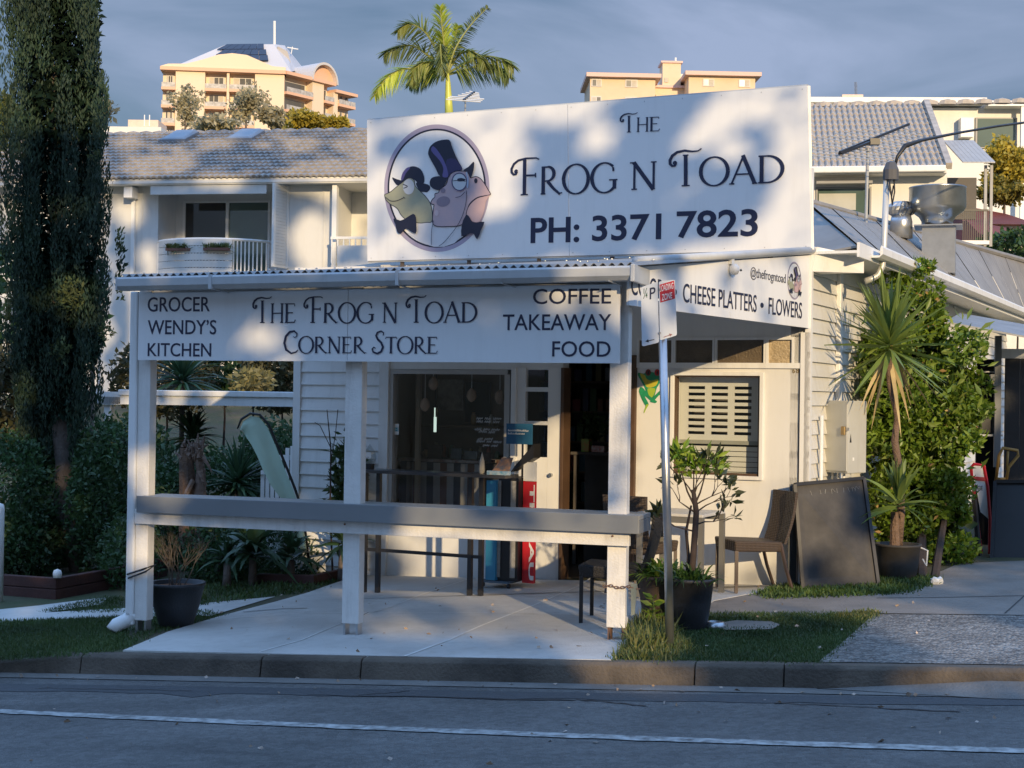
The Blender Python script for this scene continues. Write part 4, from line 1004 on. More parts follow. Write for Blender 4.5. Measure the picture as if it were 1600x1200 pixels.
for k in range(6):
    t = (k+.5)/6; a = lerp2(bl, br, t); b = lerp2(tl, tr, t); MB().bar(FG.p(a[0], .045, a[1]-.1), FG.p(b[0], .045, b[1]-.05), .05, .04).build('batten', mat('grey_bark', 0), rs)
    if k % 2: MB().bar(FG.p(b[0], .06, b[1]-.15), FG.p(b[0], 1.1, CAMZ+1.6), .05, .04).build('stay', mat('grey_bark', 0), rs)
rv = MB()
for t in np.linspace(.01, .99, 13):
    for s_ in (.02, .98):
        c = lerp2(lerp2(bl, br, t), lerp2(tl, tr, t), s_); rv.tube([FG.p(c[0], -.0125, c[1]), FG.p(c[0], -.0145, c[1])], .006, 6)
rv.build('rivets', GUT, rs, kind='stuff')
MB().box(FW, .0, .045, -.10, -.03, CAMZ+1.36, CAMZ+1.36+.75).build('end_post', WHITE, shop)
YG = -.0125
def flg(text, xa, xb, ca, cb, hgt, bold):   # text on a line with the photographed baseline points ca,cb
    p0 = sg(xa, ca, YG); p1 = sg(xb, cb, YG); sl = (p1[1]-p0[1])/(p1[0]-p0[0])
    fr = FG; X0, X1 = p0[0], p1[0]
    o = sans(text, fr, X0, X1, p0[1], p0[1]+hgt, YG, NAVY, rs, bold=bold, depth=.003)
    for v in o.data.vertices:
        lx = (Vector(v.co)-FG.o).dot(FG.ex); v.co.z += sl*(lx-X0)
    return o
def hpx(px, ya, yb): return sg(px, ya, YG)[1]-sg(px, yb, YG)[1]
flg('PH:', 829, 905, 380.5, 378.5, hpx(860, 340, 380), .018)
flg('3371', 925, 1033, 377.5, 374.5, hpx(980, 335, 376), .018)
flg('7823', 1057, 1184, 372.5, 369.5, hpx(1120, 328, 371), .018)
def disp(text, xa, ya, xb, yb, hp, capf=1.0):
    p0 = sg(xa, ya, YG); p1 = sg(xb, yb, YG); sl = (p1[1]-p0[1])/(p1[0]-p0[0])
    display(text, FG, p0[0], p1[0], p0[1], hp*capf, YG, NAVY, rs, z_slope=sl)
disp('1HE', 968, 207.5, 1031, 205, hpx(1000, 178, 208.5))
disp('2ROG', 797, 306, 964, 299.5, hpx(820, 246, 306)*.98)
disp('N', 983, 297, 1026, 295.5, hpx(1000, 252, 297)/.77)
disp('1OAD', 1044, 292, 1224, 285.5, hpx(1070, 233, 292.5)*.97)
# the emblem, traced as layered flat vinyl
LILAC = mat('lilac_vinyl', (.36, .32, .42), .45, .05); DARKV = mat('ink_vinyl', (.012, .014, .035), .45); FROGV = mat('frog_olive_vinyl', (.33, .34, .24), .5, .12, 3, col2=(.26, .27, .2))
TOADV = mat('toad_pink_vinyl', (.52, .36, .36), .5, .12, 2.5, col2=(.36, .31, .36)); SPOT = mat('toad_spot_vinyl', (.24, .19, .24), .5); EYEW = mat('eye_vinyl', (.50, .54, .58), .4); BAND = mat('hat_band_vinyl', (.11, .09, .25), .45)
HATB = mat('hat_shade_vinyl', (.03, .025, .09), .45); LIPV = mat('throat_vinyl', (.58, .40, .38), .5)
def ellp(cx, cy, rx, ry, n=48, rot=0.):
    return [(cx+rx*math.cos(2*PI*i/n)*math.cos(rot)-ry*math.sin(2*PI*i/n)*math.sin(rot), cy+rx*math.cos(2*PI*i/n)*math.sin(rot)+ry*math.sin(2*PI*i/n)*math.cos(rot)) for i in range(n)]
frog = [(155, 720), (200, 700), (255, 655), (300, 620), (345, 590), (385, 605), (395, 650), (430, 690), (480, 740), (520, 810), (527, 925), (480, 938), (420, 942), (330, 918), (285, 880), (262, 840), (240, 818), (200, 795), (165, 760)]
toad = [(545, 800), (520, 790), (530, 760), (550, 740), (552, 715), (580, 705), (590, 680), (640, 640), (655, 590), (680, 555), (720, 538), (790, 540), (815, 560), (830, 590), (870, 580), (905, 595), (935, 630), (965, 680), (985, 720), (940, 730), (880, 745), (825, 790), (800, 850), (770, 950), (660, 970), (545, 960), (535, 880)]
throat = [(983, 722), (940, 732), (880, 750), (828, 795), (800, 850), (790, 935), (880, 940), (910, 915), (935, 850), (950, 770)]
tophat = [(500, 390), (520, 340), (570, 305), (630, 292), (670, 300), (690, 360), (730, 450), (768, 525), (720, 535), (670, 560), (660, 585), (590, 575), (560, 520), (510, 430)]
brimL = [(515, 610), (540, 585), (600, 577), (650, 583), (650, 600), (625, 650), (590, 685), (545, 678), (515, 650)]
brimR = [(775, 530), (815, 505), (858, 465), (855, 530), (835, 590), (818, 560), (790, 540)]
band1 = [(545, 345), (525, 380), (590, 455), (620, 520), (612, 580), (655, 583), (648, 520), (610, 430)]
bandD = [(650, 445), (715, 445), (768, 525), (720, 535), (670, 560), (660, 580), (640, 500)]
bowler = [(285, 600), (300, 550), (340, 510), (390, 500), (440, 525), (465, 580), (462, 630), (420, 632), (390, 605), (345, 590), (300, 620)]
bowb = [(300, 605), (322, 555), (358, 510), (330, 512), (298, 550), (285, 600)]
bbL = [(215, 588), (250, 600), (290, 612), (300, 622), (270, 645), (245, 640)]
bbR = [(400, 630), (450, 632), (500, 645), (512, 672), (490, 700), (465, 700), (430, 690)]
tieL = [(232, 908), (285, 925), (330, 905), (385, 872), (408, 900), (412, 970), (408, 1025), (360, 1005), (330, 985), (290, 1025), (262, 1015), (250, 960)]
tieR = [(805, 878), (830, 905), (845, 930), (880, 940), (942, 935), (915, 1000), (885, 1072), (860, 1030), (830, 1025), (762, 1048), (768, 950), (785, 905)]
eyeR = ellp(745, 622, 56, 66)
eyeL = ellp(345, 660, 44, 60)
shirt = [(412, 945), (527, 930), (545, 925), (550, 962), (660, 975), (775, 955), (765, 1040), (700, 1100), (620, 1128), (540, 1128), (450, 1100), (330, 1020), (410, 1025)]
def emblem(fr, mapf, y0, parent, step=.0006):
    lay = [0]
    def pl(pts, m, name, smooth=3):
        lay[0] += 1
        q = catmull(pts, smooth) if smooth else pts
        q = [mapf(x, y) for x, y in q]
        MB().ngon(fr, q, y=y0-lay[0]*step, th=0).build(name, m, parent)
    def ln(pts, w_, name='line', closed=False, m=None):
        lay[0] += 1
        q = catmull(pts+([pts[0]] if closed else []), 5, closed=False)
        mb = MB()
        for qd in ribbon(q, w_): mb.add([fr.p(*(lambda a: (a[0], y0-lay[0]*step, a[1]))(mapf(x, y))) for x, y in qd], [(0, 1, 2, 3)])
        mb.build(name, m or DARKV, parent)
    cx, cy = 563, 670
    ln(ellp(cx, cy, 393, 480, 60), 36, 'outer_ring', True, LILAC)
    ln(ellp(cx, cy, 378, 458, 60), 13, 'inner_ring', True)
    pl(shirt, mat('shirt_vinyl', (.62, .63, .66), .4), 'shirt', 0)
    pl(frog, FROGV, 'frog_head'); ln(frog, 5, closed=True)
    pl(bbR, DARKV, 'hat_brim'); pl(bbL, DARKV, 'hat_brim'); pl(bowler, DARKV, 'bowler_hat'); pl(bowb, BAND, 'hat_band')
    pl(eyeL, EYEW, 'eye', 0); ln([(300, 640), (335, 657), (305, 672)], 7)
    ln([(165, 742), (205, 770), (255, 768), (312, 742)], 5); ln([(305, 738), (318, 752)], 4)
    pl(toad, TOADV, 'toad_head'); ln(toad, 6, closed=True)
    pl(throat, LIPV, 'throat'); ln(throat[:6], 5)
    pl(ellp(617, 775, 54, 40, 20, -.2), SPOT, 'spot', 0); pl(ellp(615, 690, 20, 20, 14), SPOT, 'spot', 0); pl(ellp(565, 865, 16, 24, 14), mat('toad_light_spot', (.6, .46, .48), .5), 'spot', 0); pl(ellp(872, 613, 13, 20, 14), DARKV, 'nostril', 0)
    pl(brimL, DARKV, 'hat_brim'); pl(tophat, DARKV, 'top_hat'); pl(bandD, HATB, 'hat_shade', 2); pl(band1, BAND, 'hat_band'); pl(brimR, DARKV, 'hat_brim')
    pl(eyeR, EYEW, 'eye', 0); ln(eyeR[::4], 5, closed=True); ln([(695, 615), (730, 612), (795, 618)], 5); pl([(730, 600), (760, 592), (795, 605), (770, 618), (735, 617)], DARKV, 'pupil')
    ln(ellp(745, 622, 60, 70, 16), 3, 'monocle', True, BAND)
    ln([(800, 545), (812, 600), (808, 670)], 13, 'monocle_frame', m=mat('monocle_vinyl', (.35, .42, .55), .4)); ln([(800, 690), (795, 800), (745, 940), (640, 1080), (585, 1125)], 4)
    ln([(715, 745), (755, 735), (790, 700)], 4)
    pl(tieL, DARKV, 'bow_tie', 2); pl(tieR, DARKV, 'bow_tie', 2); ln([(545, 925), (530, 1010), (528, 1115)], 4)
emb = MB
def map_big(x, y): return sg(570+x/5., 160+y/5., YG)
emblem(FG, map_big, YG-.0002, rs)
sx0_, sx1_ = FS.on(1230, 440, YS)[0], FS.on(1252.5, 440, YS)[0]; sz0, sz1 = FS.on(1241, 468, YS)[1], FS.on(1241, 409, YS)[1]
def map_small(x, y): return (sx0_+(x-150)/840.*(sx1_-sx0_), sz1-(y-175)/990.*(sz1-sz0))
emblem(FS, map_small, YS-.0002, ss_, step=.0003)
# painted tree frog on the wall beside the doorway
GREENP = mat('frog_green_paint', (.02, .30, .13), .5, .3, 30); YELP = mat('frog_yellow_paint', (.55, .48, .04), .5, .2, 30); REDP = mat('frog_red_paint', (.5, .02, .02), .4)
tf = thing('wall_frog_painting', 'painted green frog with yellow belly and red eyes on the cream wall', 'wall painting', tuple(FW.p(fwx(1015), -.03, fwz(605, 1015))))
def mf(x, y): return FW.on(900+x/4., 560+y/4., -.004)
def fp(pts, m, lay, nm, s=3): MB().ngon(FW, [mf(*p) for p in (catmull(pts, s) if s else pts)], y=-.004-lay*.0008, th=0).build(nm, m, tf)
fp([(390, 90), (425, 95), (440, 85), (500, 90), (528, 118), (520, 160), (505, 185), (490, 235), (465, 255), (445, 230), (430, 185), (400, 130), (388, 108)], GREENP, 1, 'body')
fp([(400, 95), (430, 105), (440, 125), (470, 140), (512, 130), (500, 170), (450, 182), (425, 150)], YELP, 2, 'throat')
fp([(450, 188), (495, 188), (488, 225), (468, 248), (452, 220)], mat('frog_lime_paint', (.35, .5, .05), .5), 2.5, 'belly')
fp([(395, 200), (405, 178), (425, 190), (455, 230), (498, 262), (495, 280), (465, 262), (430, 235), (455, 285), (440, 300), (420, 270), (400, 225)], GREENP, 3, 'leg')
fp([(535, 195), (545, 210), (515, 235), (490, 262), (478, 252), (505, 220)], GREENP, 3.2, 'leg')
fp([(440, 288), (455, 290), (440, 315), (428, 340), (424, 335), (432, 312)], mat('frog_lime_paint', 0), 3.4, 'foot')
fp([(470, 262), (505, 265), (500, 278), (465, 272)], GREENP, 3.6, 'foot', 2)
for cx, cy in ((452, 88), (508, 88)):
    fp(ellp(cx, cy, 17, 21, 16), REDP if cx > 480 else mat('frog_dark_red', (.2, .03, .02), .4), 4, 'eye', 0); fp(ellp(cx+1, cy+1, 5, 13, 10), BLACK, 5, 'pupil', 0)
# ================================================================== STREET SIGN
gpole = G(1048, 1014); YP = gpole.y
ps = thing('parking_sign', 'loading zone parking sign on a bare steel pole at the kerb', 'sign', tuple(gpole))
ptop = P(1034, 470, YP)
MB().tube([gpole-Vector((0, 0, .1)), ptop], .0295, 14).build('pole', STEEL, ps, smooth=True)
fpn = Frame((P(1029, 530, YP-.04).x, YP-.045), (.93, .37))
def pr(px, py, y=0): return fpn.on(px, py, y)
def panel(pix, nm, m, y=0, th=.003, lab=None):
    return MB().ngon(fpn, [pr(*p) for p in pix], y=y, th=th).build(nm, m, ps, label=lab)
SW = mat('sign_white_sheet', (.60, .63, .66), .3, .06, 4)
def rrect(c, r=3):   # rounded quad through its corners
    out = []
    n = len(c)
    for i in range(n):
        p, a, b = c[i], c[i-1], c[(i+1) % n]
        def tow(p, q, d): l = math.hypot(q[0]-p[0], q[1]-p[1]); return (p[0]+(q[0]-p[0])*d/l, p[1]+(q[1]-p[1])*d/l)
        s_, e_ = tow(p, a, r), tow(p, b, r)
        for k in range(5):
            t = k/4; out.append(((1-t)**2*s_[0]+2*t*(1-t)*p[0]+t*t*e_[0], (1-t)**2*s_[1]+2*t*(1-t)*p[1]+t*t*e_[1]))
    return out
panel(rrect([(1001, 449), (1027.3, 440), (1029.5, 535), (1003, 541.5)]), 'left_panel', SW)
panel(rrect([(1028.7, 440), (1054, 437), (1057, 524), (1030.5, 532)]), 'right_panel', SW, y=-.004)
panel([(1029.5, 445), (1052.5, 438.5), (1054, 466.5), (1031, 473)], 'loading_zone_plate', RED, y=-.0072, th=.0008)
def ptext(t_, x0, x1, y0, y1, m, y=-.0082, sl=-.28):
    a = pr(x0, y1, y); b = pr(x1, y1, y); c = pr(x0, y0, y)
    o = sans(t_, fpn, a[0], b[0], a[1], c[1], y, m, ps, bold=.01, depth=.0006)
    dz_ = pr(x1, y1+(x1-x0)*sl, y)[1]-b[1]
    for v in o.data.vertices:
        lx = (Vector(v.co)-fpn.o).dot(fpn.ex); v.co.z += dz_*(lx-a[0])/(b[0]-a[0])
ptext('LOADING', 1031, 1052, 446, 456, WPRINT); ptext('ZONE', 1034, 1050, 460, 470, WPRINT)
ptext('¼', 1005, 1011.5, 451, 467, mat('dark_green_print', (.02, .08, .05), .4), y=-.0035)
ptext('P', 1015, 1024, 450, 468, NAVY, y=-.0035)
DG = mat('dark_green_print', 0)
def arrow(xa, ya, xb, yb, y, m):
    p = [(xa, ya), (xb, yb)]; d = (xb-xa, yb-ya); l = math.hypot(*d); u = (d[0]/l, d[1]/l); n = (-u[1], u[0])
    mb = MB(); q = [(xa+n[0]*.6, ya+n[1]*.6), (xb-u[0]*4+n[0]*.6, yb-u[1]*4+n[1]*.6), (xb-u[0]*4-n[0]*.6, yb-u[1]*4-n[1]*.6), (xa-n[0]*.6, ya-n[1]*.6)]
    mb.ngon(fpn, [pr(*k) for k in q], y=y, th=.0006)
    mb.ngon(fpn, [pr(*k) for k in [(xb, yb), (xb-u[0]*5+n[0]*2.6, yb-u[1]*5+n[1]*2.6), (xb-u[0]*5-n[0]*2.6, yb-u[1]*5-n[1]*2.6)]], y=y, th=.0006)
    mb.build('arrow', m, ps)
arrow(1022, 530.5, 1008, 533.5, -.0036, BLACK); arrow(1036, 527, 1050, 522, -.0076, mat('faded_red_print', (.3, .15, .15), .5))
for py in (452, 520): MB().tube([P(1031, py, YP-.07), P(1031.5, py, YP+.0)], .008, 8).build('bolt', STEEL, ps)
# ================================================================== FURNITURE
def wicker(name):
    m = mat(name, (.13, .09, .065), .6, .3, 5); 
    if m.get('w'): return m
    m['w'] = 1; nt = m.node_tree; b = nt.nodes['Principled BSDF']; L = nt.links.new
    tc = N(nt, 'ShaderNodeTexCoord'); wv = N(nt, 'ShaderNodeTexWave', inp={'Scale': 22., 'Distortion': .4}); wv.bands_direction = 'Z'; wv2 = N(nt, 'ShaderNodeTexWave', inp={'Scale': 26., 'Distortion': .4}); wv2.bands_direction = 'X'
    L(tc.outputs['Object'], wv.inputs[0]); L(tc.outputs['Object'], wv2.inputs[0]); mu = N(nt, 'ShaderNodeMath', operation='MULTIPLY'); L(wv.outputs['Fac'], mu.inputs[0]); L(wv2.outputs['Fac'], mu.inputs[1])
    bp = N(nt, 'ShaderNodeBump', inp={'Strength': .9, 'Distance': .008}); L(mu.outputs[0], bp.inputs['Height']); L(bp.outputs[0], b.inputs['Normal'])
    mxn = N(nt, 'ShaderNodeMixRGB'); mxn.inputs[1].default_value = (.05, .035, .028, 1); mxn.inputs[2].default_value = (.16, .115, .08, 1); L(mu.outputs[0], mxn.inputs[0]); L(mxn.outputs[0], b.inputs['Base Color'])
    return m
WK = wicker('brown_woven_wicker'); WKD = mat('black_woven_wicker', (.02, .018, .018), .6, .4, 60, .5, 90)
def chair(base, ang, label, m, group, lm):
    """base: ground point under the seat centre, ang: direction the sitter faces"""
    fr = Frame((base.x, base.y), (math.cos(ang+PI/2), math.sin(ang+PI/2))); z0 = base.z
    # local y axis = ey ; sitter faces +(-ey)?: make front at -y
    t = thing('wicker_chair', label, 'chair', tuple(base), group)
    MB().hexa([fr.p(-.22, -.24, z0+.36), fr.p(.22, -.24, z0+.36), fr.p(.20, .22, z0+.35), fr.p(-.20, .22, z0+.35)], [fr.p(-.23, -.25, z0+.46), fr.p(.23, -.25, z0+.46), fr.p(.21, .22, z0+.44), fr.p(-.21, .22, z0+.44)]).build('seat', m, t, bevel=.015)
    bk_ = MB(); n = 6
    for i in range(n+1):
        k = i/n; yy_ = .20+.10*k+.02*math.sin(k*PI); zz = z0+.42+.46*k; hw = .205+.02*k
        bk_.v += [tuple(fr.p(-hw, yy_+.03*(1), zz)), tuple(fr.p(0, yy_+.055, zz)), tuple(fr.p(hw, yy_+.03, zz)), tuple(fr.p(hw, yy_+.055, zz)), tuple(fr.p(0, yy_+.08, zz)), tuple(fr.p(-hw, yy_+.055, zz))]
    for i in range(n):
        for j in range(6): a = i*6+j; b = i*6+(j+1) % 6; bk_.f.append((a, b, b+6, a+6))
    bk_.f += [tuple(range(5, -1, -1)), tuple(n*6+j for j in range(6))]
    bk_.build('backrest', m, t, smooth=False)
    for sx_ in (-1, 1):
        MB().bar(fr.p(sx_*.205, -.225, z0+.0), fr.p(sx_*.205, -.225, z0+.37), .03).build('leg', lm, t)
        MB().tube([fr.p(sx_*.19, .33, z0+.0), fr.p(sx_*.195, .26, z0+.2), fr.p(sx_*.195, .205, z0+.42)], .017, 6).build('leg', lm, t)
    return t
LEGM = mat('brown_metal_leg', (.08, .055, .045), .4)
gA = G(1168, 917)
gA = FW.p(fwx(1172, 850, -.42), -.42, 0); gA.z = gz(gA.x, gA.y)+.012
chair(gA, math.radians(196), 'brown wicker chair at the right of the small table facing left', WK, 'wicker chairs around the small table', LEGM)
gB = FW.p(fwx(1006, 800, -.75), -.75, 0); gB.z = gz(gB.x, gB.y)+.012
chair(gB, math.radians(55), 'brown wicker chair half hidden between the verandah post and the sign pole', WK, 'wicker chairs around the small table', LEGM)
gC = G(905, 966); gC2 = G(928, 978)
chair(Vector(((gC.x+gC2.x)/2+.22, (gC.y+gC2.y)/2+.02, gC.z+.012)), math.radians(165), 'black wicker chair in the shade directly behind the right verandah post', WKD, None, BLACK)
# table
tb = FW.p(fwx(1065, 800, -.95), -.95, 0); tb.z = gz(tb.x, tb.y)+.012
tt = thing('cafe_table', 'small square cafe table with a pale top between two wicker chairs', 'table', tuple(tb))
ftb = Frame((tb.x, tb.y), FW.ex[:2]); ztb_ = tb.z+.74
MB().box(ftb, -.30, .30, -.30, .30, ztb_-.025, ztb_).build('tabletop', mat('pale_table_top', (.6, .58, .54), .35, .1), tt, bevel=.004)
for sx_ in (-1, 1):
    for sy_ in (-1, 1): MB().box(ftb, sx_*.28-.022, sx_*.28+.022, sy_*.28-.022, sy_*.28+.022, tb.z, ztb_-.025).build('leg', mat('grey_table_leg', (.16, .155, .14), .4), tt)
MB().box(ftb, -.26, .26, -.29, -.27, ztb_-.08, ztb_-.025).build('apron', mat('grey_table_leg', 0), tt); MB().box(ftb, -.26, .26, .27, .29, ztb_-.08, ztb_-.025).build('apron', mat('grey_table_leg', 0), tt)
# long black bench bar in front of the window
yb_ = -1.35
bx0, bx1 = fwx(566, 740, yb_), fwx(800, 740, yb_); zbar = fwz(737, 680, yb_)
bar = thing('bar_bench', 'long narrow black high bar table in front of the shop window', 'table', tuple(FW.p((bx0+bx1)/2, yb_, zg(-3))))
MB().box(FW, bx0, bx1, yb_-.14, yb_+.14, zbar-.03, zbar).build('tabletop', mat('dark_bar_top', (.05, .05, .055), .3, .2, 5), bar, bevel=.003)
for px in (570, 591, 735, 752):
    x = fwx(px, 850, yb_); g_ = FW.p(x, yb_, 0)
    MB().box(FW, x-.02, x+.02, yb_-.02, yb_+.02, gz(g_.x, g_.y)+.012, zbar-.03).build('leg', BLACK, bar)
MB().box(FW, fwx(570, 850, yb_)+.02, fwx(752, 860, yb_)-.02, yb_-.012, yb_+.012, fwz(866, 650, yb_), fwz(861, 650, yb_)).build('foot_rail', BLACK, bar)
q = FW.p(fwx(577, 735, yb_), yb_, zbar)
tr_ = thing('terrarium', 'small pointed glass terrarium at the left end of the black bar table', 'terrarium', tuple(q))
MB().lathe(q, [(.045, .0), (.05, .05)], 5).build('base', POTM, tr_)
MB().lathe(q, [(.05, .052), (.065, .10), (.055, .16), (.0, .24)], 5).build('glass_cover', glassmat('terrarium_glass', (.85, .9, .92), .25), tr_)
q = FW.p(fwx(787, 740, yb_), yb_-.02, zbar); xq = fwx(787, 740, yb_)
br_ = thing('brochure_stand', 'small tilted brochure display at the right end of the black bar table', 'display', tuple(q))
MB().hexa([FW.p(xq-.09, yb_-.06, zbar+.03), FW.p(xq+.08, yb_-.06, zbar+.03), FW.p(xq+.08, yb_-.05, zbar+.03), FW.p(xq-.09, yb_-.05, zbar+.03)], [FW.p(xq-.05, yb_+.06, zbar+.15), FW.p(xq+.06, yb_+.06, zbar+.15), FW.p(xq+.06, yb_+.07, zbar+.15), FW.p(xq-.05, yb_+.07, zbar+.15)]).build('display_card', mat('brochure_print', (.12, .14, .18), .4, .8, 22, col2=(.5, .25, .12)), br_)
MB().box(FW, xq-.12, xq+.10, yb_-.10, yb_-.06, zbar, zbar+.035).build('tray', mat('light_blue_print', (.12, .33, .52), .4, .3, 40, col2=(.5, .55, .6)), br_)
q = FW.p(fwx(753, 735, yb_), yb_, zbar)
tag(MB().lathe(q, [(.02, 0), (.028, .03), (.02, .12), (.0, .2)], 8).build('folded_napkin', mat('napkin_cloth', (.45, .42, .36), .8)), 'pale folded napkin cone standing on the black bar table', 'napkin')
# newspaper stand
yn = -.7
xa, xb = fwx(768, 800, yn), fwx(834, 800, yn); gN = FW.p((xa+xb)/2, yn, 0); zn = gz(gN.x, gN.y)+.012
ns = thing('newspaper_stand', 'newspaper stand with a red banner and blue side next to the door', 'newspaper stand', (gN.x, gN.y, zn))
bp_ = mat('blue_plastic', (.04, .25, .42), .4, .1)
MB().box(FW, fwx(771, 800, yn), fwx(786, 800, yn), yn-.15, yn+.2, zn+.07, fwz(750, 780, yn)).build('blue_side', bp_, ns)
MB().box(FW, fwx(786, 800, yn), fwx(817, 800, yn), yn-.1, yn+.25, zn+.07, fwz(745, 780, yn)).build('body', BLACK, ns)
xr0, xr1 = fwx(817, 800, yn-.02), fwx(834.5, 800, yn-.02)
MB().box(FW, xr0, xr1, yn-.02, yn+.03, zn+.05, fwz(752, 825, yn)).build('banner', RED, ns)
MB().box(FW, xr0, xr1, yn-.02, yn+.03, fwz(751.5, 825, yn), fwz(722, 825, yn)).build('banner_top', WPRINT, ns)
MB().hexa([FW.p(xr0-.12, yn-.05, fwz(737, 800, yn)), FW.p(xr1, yn-.05, fwz(715, 825, yn)), FW.p(xr1, yn+.1, fwz(715, 825, yn)), FW.p(xr0-.12, yn+.1, fwz(737, 800, yn))], [FW.p(xr0-.08, yn-.05, fwz(728, 800, yn)), FW.p(xr1, yn-.05, fwz(693, 825, yn)), FW.p(xr1, yn+.1, fwz(693, 825, yn)), FW.p(xr0-.08, yn+.1, fwz(728, 800, yn))]).build('black_wedge', BLACK, ns)
o = sans('THE AU', Frame((0, 0), (1, 0)), 0, fwz(757, 826, yn)-zn-.08, 0, .052, 0, WPRINT, ns, bold=.03, depth=.001)
for v in o.data.vertices:      # turn to read downwards on the banner
    a, b, c = v.co.x, v.co.z, v.co.y; p = FW.p(xr1-.062+b+.014, yn-.0205+c, fwz(757, 826, yn)-a); v.co = p
MB().box(FW, fwx(762, 880, yn), fwx(806, 880, yn), yn-.15, yn+.1, zn+.045, zn+.065).build('base_board', mat('blue_grey_base', (.10, .15, .2), .5), ns)
for px in (764, 804):
    c = FW.p(fwx(px, 880, yn), yn-.12, zn+.022); MB().tube([c-FW.ex*.012, c+FW.ex*.012], .022, 10).build('caster', BLACK, ns)
for px, w_ in ((786, .03), (806, .05)):
    MB().box(FW, fwx(px, 800, yn), fwx(px, 800, yn)+w_, yn-.115, yn-.102, zn+.1, fwz(750, 790, yn)).build('newspaper_slot', mat('newsprint', (.35, .34, .32), .8, .3, 30), ns)
# ================================================================== POTS AND PLANTS BY THE POST
def potthing(name, c, r_top, r_bot, h, m, label, cat='plant pot', soil=SOIL, extra=None):
    t = thing(name, label, cat, tuple(c))
    MB().lathe(c, [(0, 0), (r_bot*.9, 0), (r_bot, .02), (r_bot+(r_top-r_bot)*.6, h*.5), (r_top, h*.93), (r_top+.012, h*.94), (r_top+.012, h), (r_top-.02, h), (r_top-.03, h*.9), (0, h*.9)], 40).build('pot', m, t, smooth=False)
    t.children[0].data.polygons.foreach_set('use_smooth', [True]*len(t.children[0].data.polygons))
    MB().lathe(c+Vector((0, 0, h*.9+.002)), [(0, .012), (r_top*.5, .01), (r_top-.032, 0)], 20).build('soil', soil, t)
    return t
LEAFB = mat('bright_strap_leaf', (.10, .20, .02), .4, .3, 6, island=True, col2=(.22, .30, .05), trans=.35)
LEAFD = mat('deep_green_leaf', (.03, .075, .02), .45, .3, 6, island=True, col2=(.06, .12, .025), trans=.25)
gp1 = G(1032, 975); gp2 = G(1078, 984)
pot1 = potthing('planter', gp1, .18, .13, .38, POTB, 'brown planter with arching strap leaves nearest the right verandah post', 'planter')
n = 170; a = np.random.rand(n)*2*PI; el = np.random.uniform(.4, 1.4, n)
d = np.stack([np.cos(a)*np.cos(el), np.sin(a)*np.cos(el), np.sin(el)], 1); bp0 = np.array(gp1)+np.array([0, 0, .36])+np.random.normal(size=(n, 3))*[.05, .05, .01]
blades(bp0, d, np.random.uniform(.2, .38, n), .022, .55, 'strap_leaves', LEAFB, pot1, kind='stuff')
pot2 = potthing('planter', gp2, .172, .125, .39, POTM, 'black planter behind the steel sign pole with a branching shrub', 'planter')
bp0 = np.array(gp2)+np.array([0, 0, .36])+np.random.normal(size=(n, 3))*[.07, .07, .01]
blades(bp0, d, np.random.uniform(.15, .32, n), .018, .5, 'strap_leaves', LEAFD, pot2, kind='stuff')
# shrub in the black planter: knotted stems, bare-ish twigs, a lit crown
SHB = mat('dark_twig_bark', (.05, .035, .03), .9, .3, 20)
b0 = gp2+Vector((-.0, 0, .35)); dep = gp2.y
def PB(px, py, dy=0.): return P(px, py, dep+dy)
st = MB(); st.tube([b0, PB(1084, 860), PB(1088, 800), PB(1083, 765)], [.028, .025, .022, .016], 8); st.tube([b0+Vector((-.03, .02, 0)), PB(1076, 870, .05), PB(1072, 830, .08), PB(1080, 790, .05)], [.016, .014, .012, .008], 6)
st.build('stem', SHB, pot2, smooth=True)
random.seed(31); tw = MB(); tips = []
def rtw(p, d, l, r, k):
    e = p+d*l; m_ = p.lerp(e, .5)+Vector((random.uniform(-1, 1), random.uniform(-1, 1), random.uniform(-.5, 1)))*l*.08
    tw.tube([p, m_, e], [r, r*.8, r*.5], 5)
    if k == 0: tips.append((e, d)); return
    for _ in range(random.choice([2, 2, 3])):
        nd = (d+Vector((random.uniform(-1, 1), random.uniform(-.6, .6), random.uniform(-.2, .9)))*.7).normalized(); rtw(e, nd, l*random.uniform(.55, .8), r*.62, k-1)
for px, py, dx, dz_ in [(1085, 800, -1.2, .8), (1088, 800, 1.2, .7), (1084, 775, -.7, 1), (1084, 775, .5, 1), (1086, 820, 1.3, .2), (1084, 830, -1.2, .3), (1085, 790, 1.5, .9), (1085, 785, .1, 1.2)]:
    rtw(PB(px, py), Vector((dx, random.uniform(-.5, .5), dz_)).normalized(), .15, .007, 2)
tw.build('twigs', SHB, pot2)
lpz = [];ldz = []
for e, d_ in tips:
    for _ in range(4): lpz.append(tuple(e+Vector(np.random.normal(size=3)*.012))); ldz.append(tuple(d_*1.2+Vector((0, 0, .1))))
leaves(lpz, .085, 'dark_leaves', mat('dark_shrub_leaf', (.035, .05, .02), .45, .3, 6, island=True, col2=(.06, .07, .03), trans=.15), pot2, aspect=.38, dirs=ldz, spread=.8)
cr_p = []; cr_d = []
for px, py, rr in [(1062, 712, 12), (1082, 722, 18), (1105, 716, 16), (1122, 728, 12), (1090, 735, 18), (1070, 728, 10), (1060, 705, 8)]:
    for _ in range(34):
        q = PB(px+random.uniform(-rr, rr), py+random.uniform(-rr*.5, rr*.6), random.uniform(-.1, .1)); cr_p.append(tuple(q)); cr_d.append((random.uniform(-1, 1), random.uniform(-1, 1), random.uniform(.1, 1.3)))
leaves(cr_p, .095, 'bright_leaves', mat('bright_shrub_leaf', (.12, .24, .02), .4, .3, 6, island=True, col2=(.30, .38, .05), trans=.4), pot2, aspect=.3, dirs=cr_d, spread=.5)
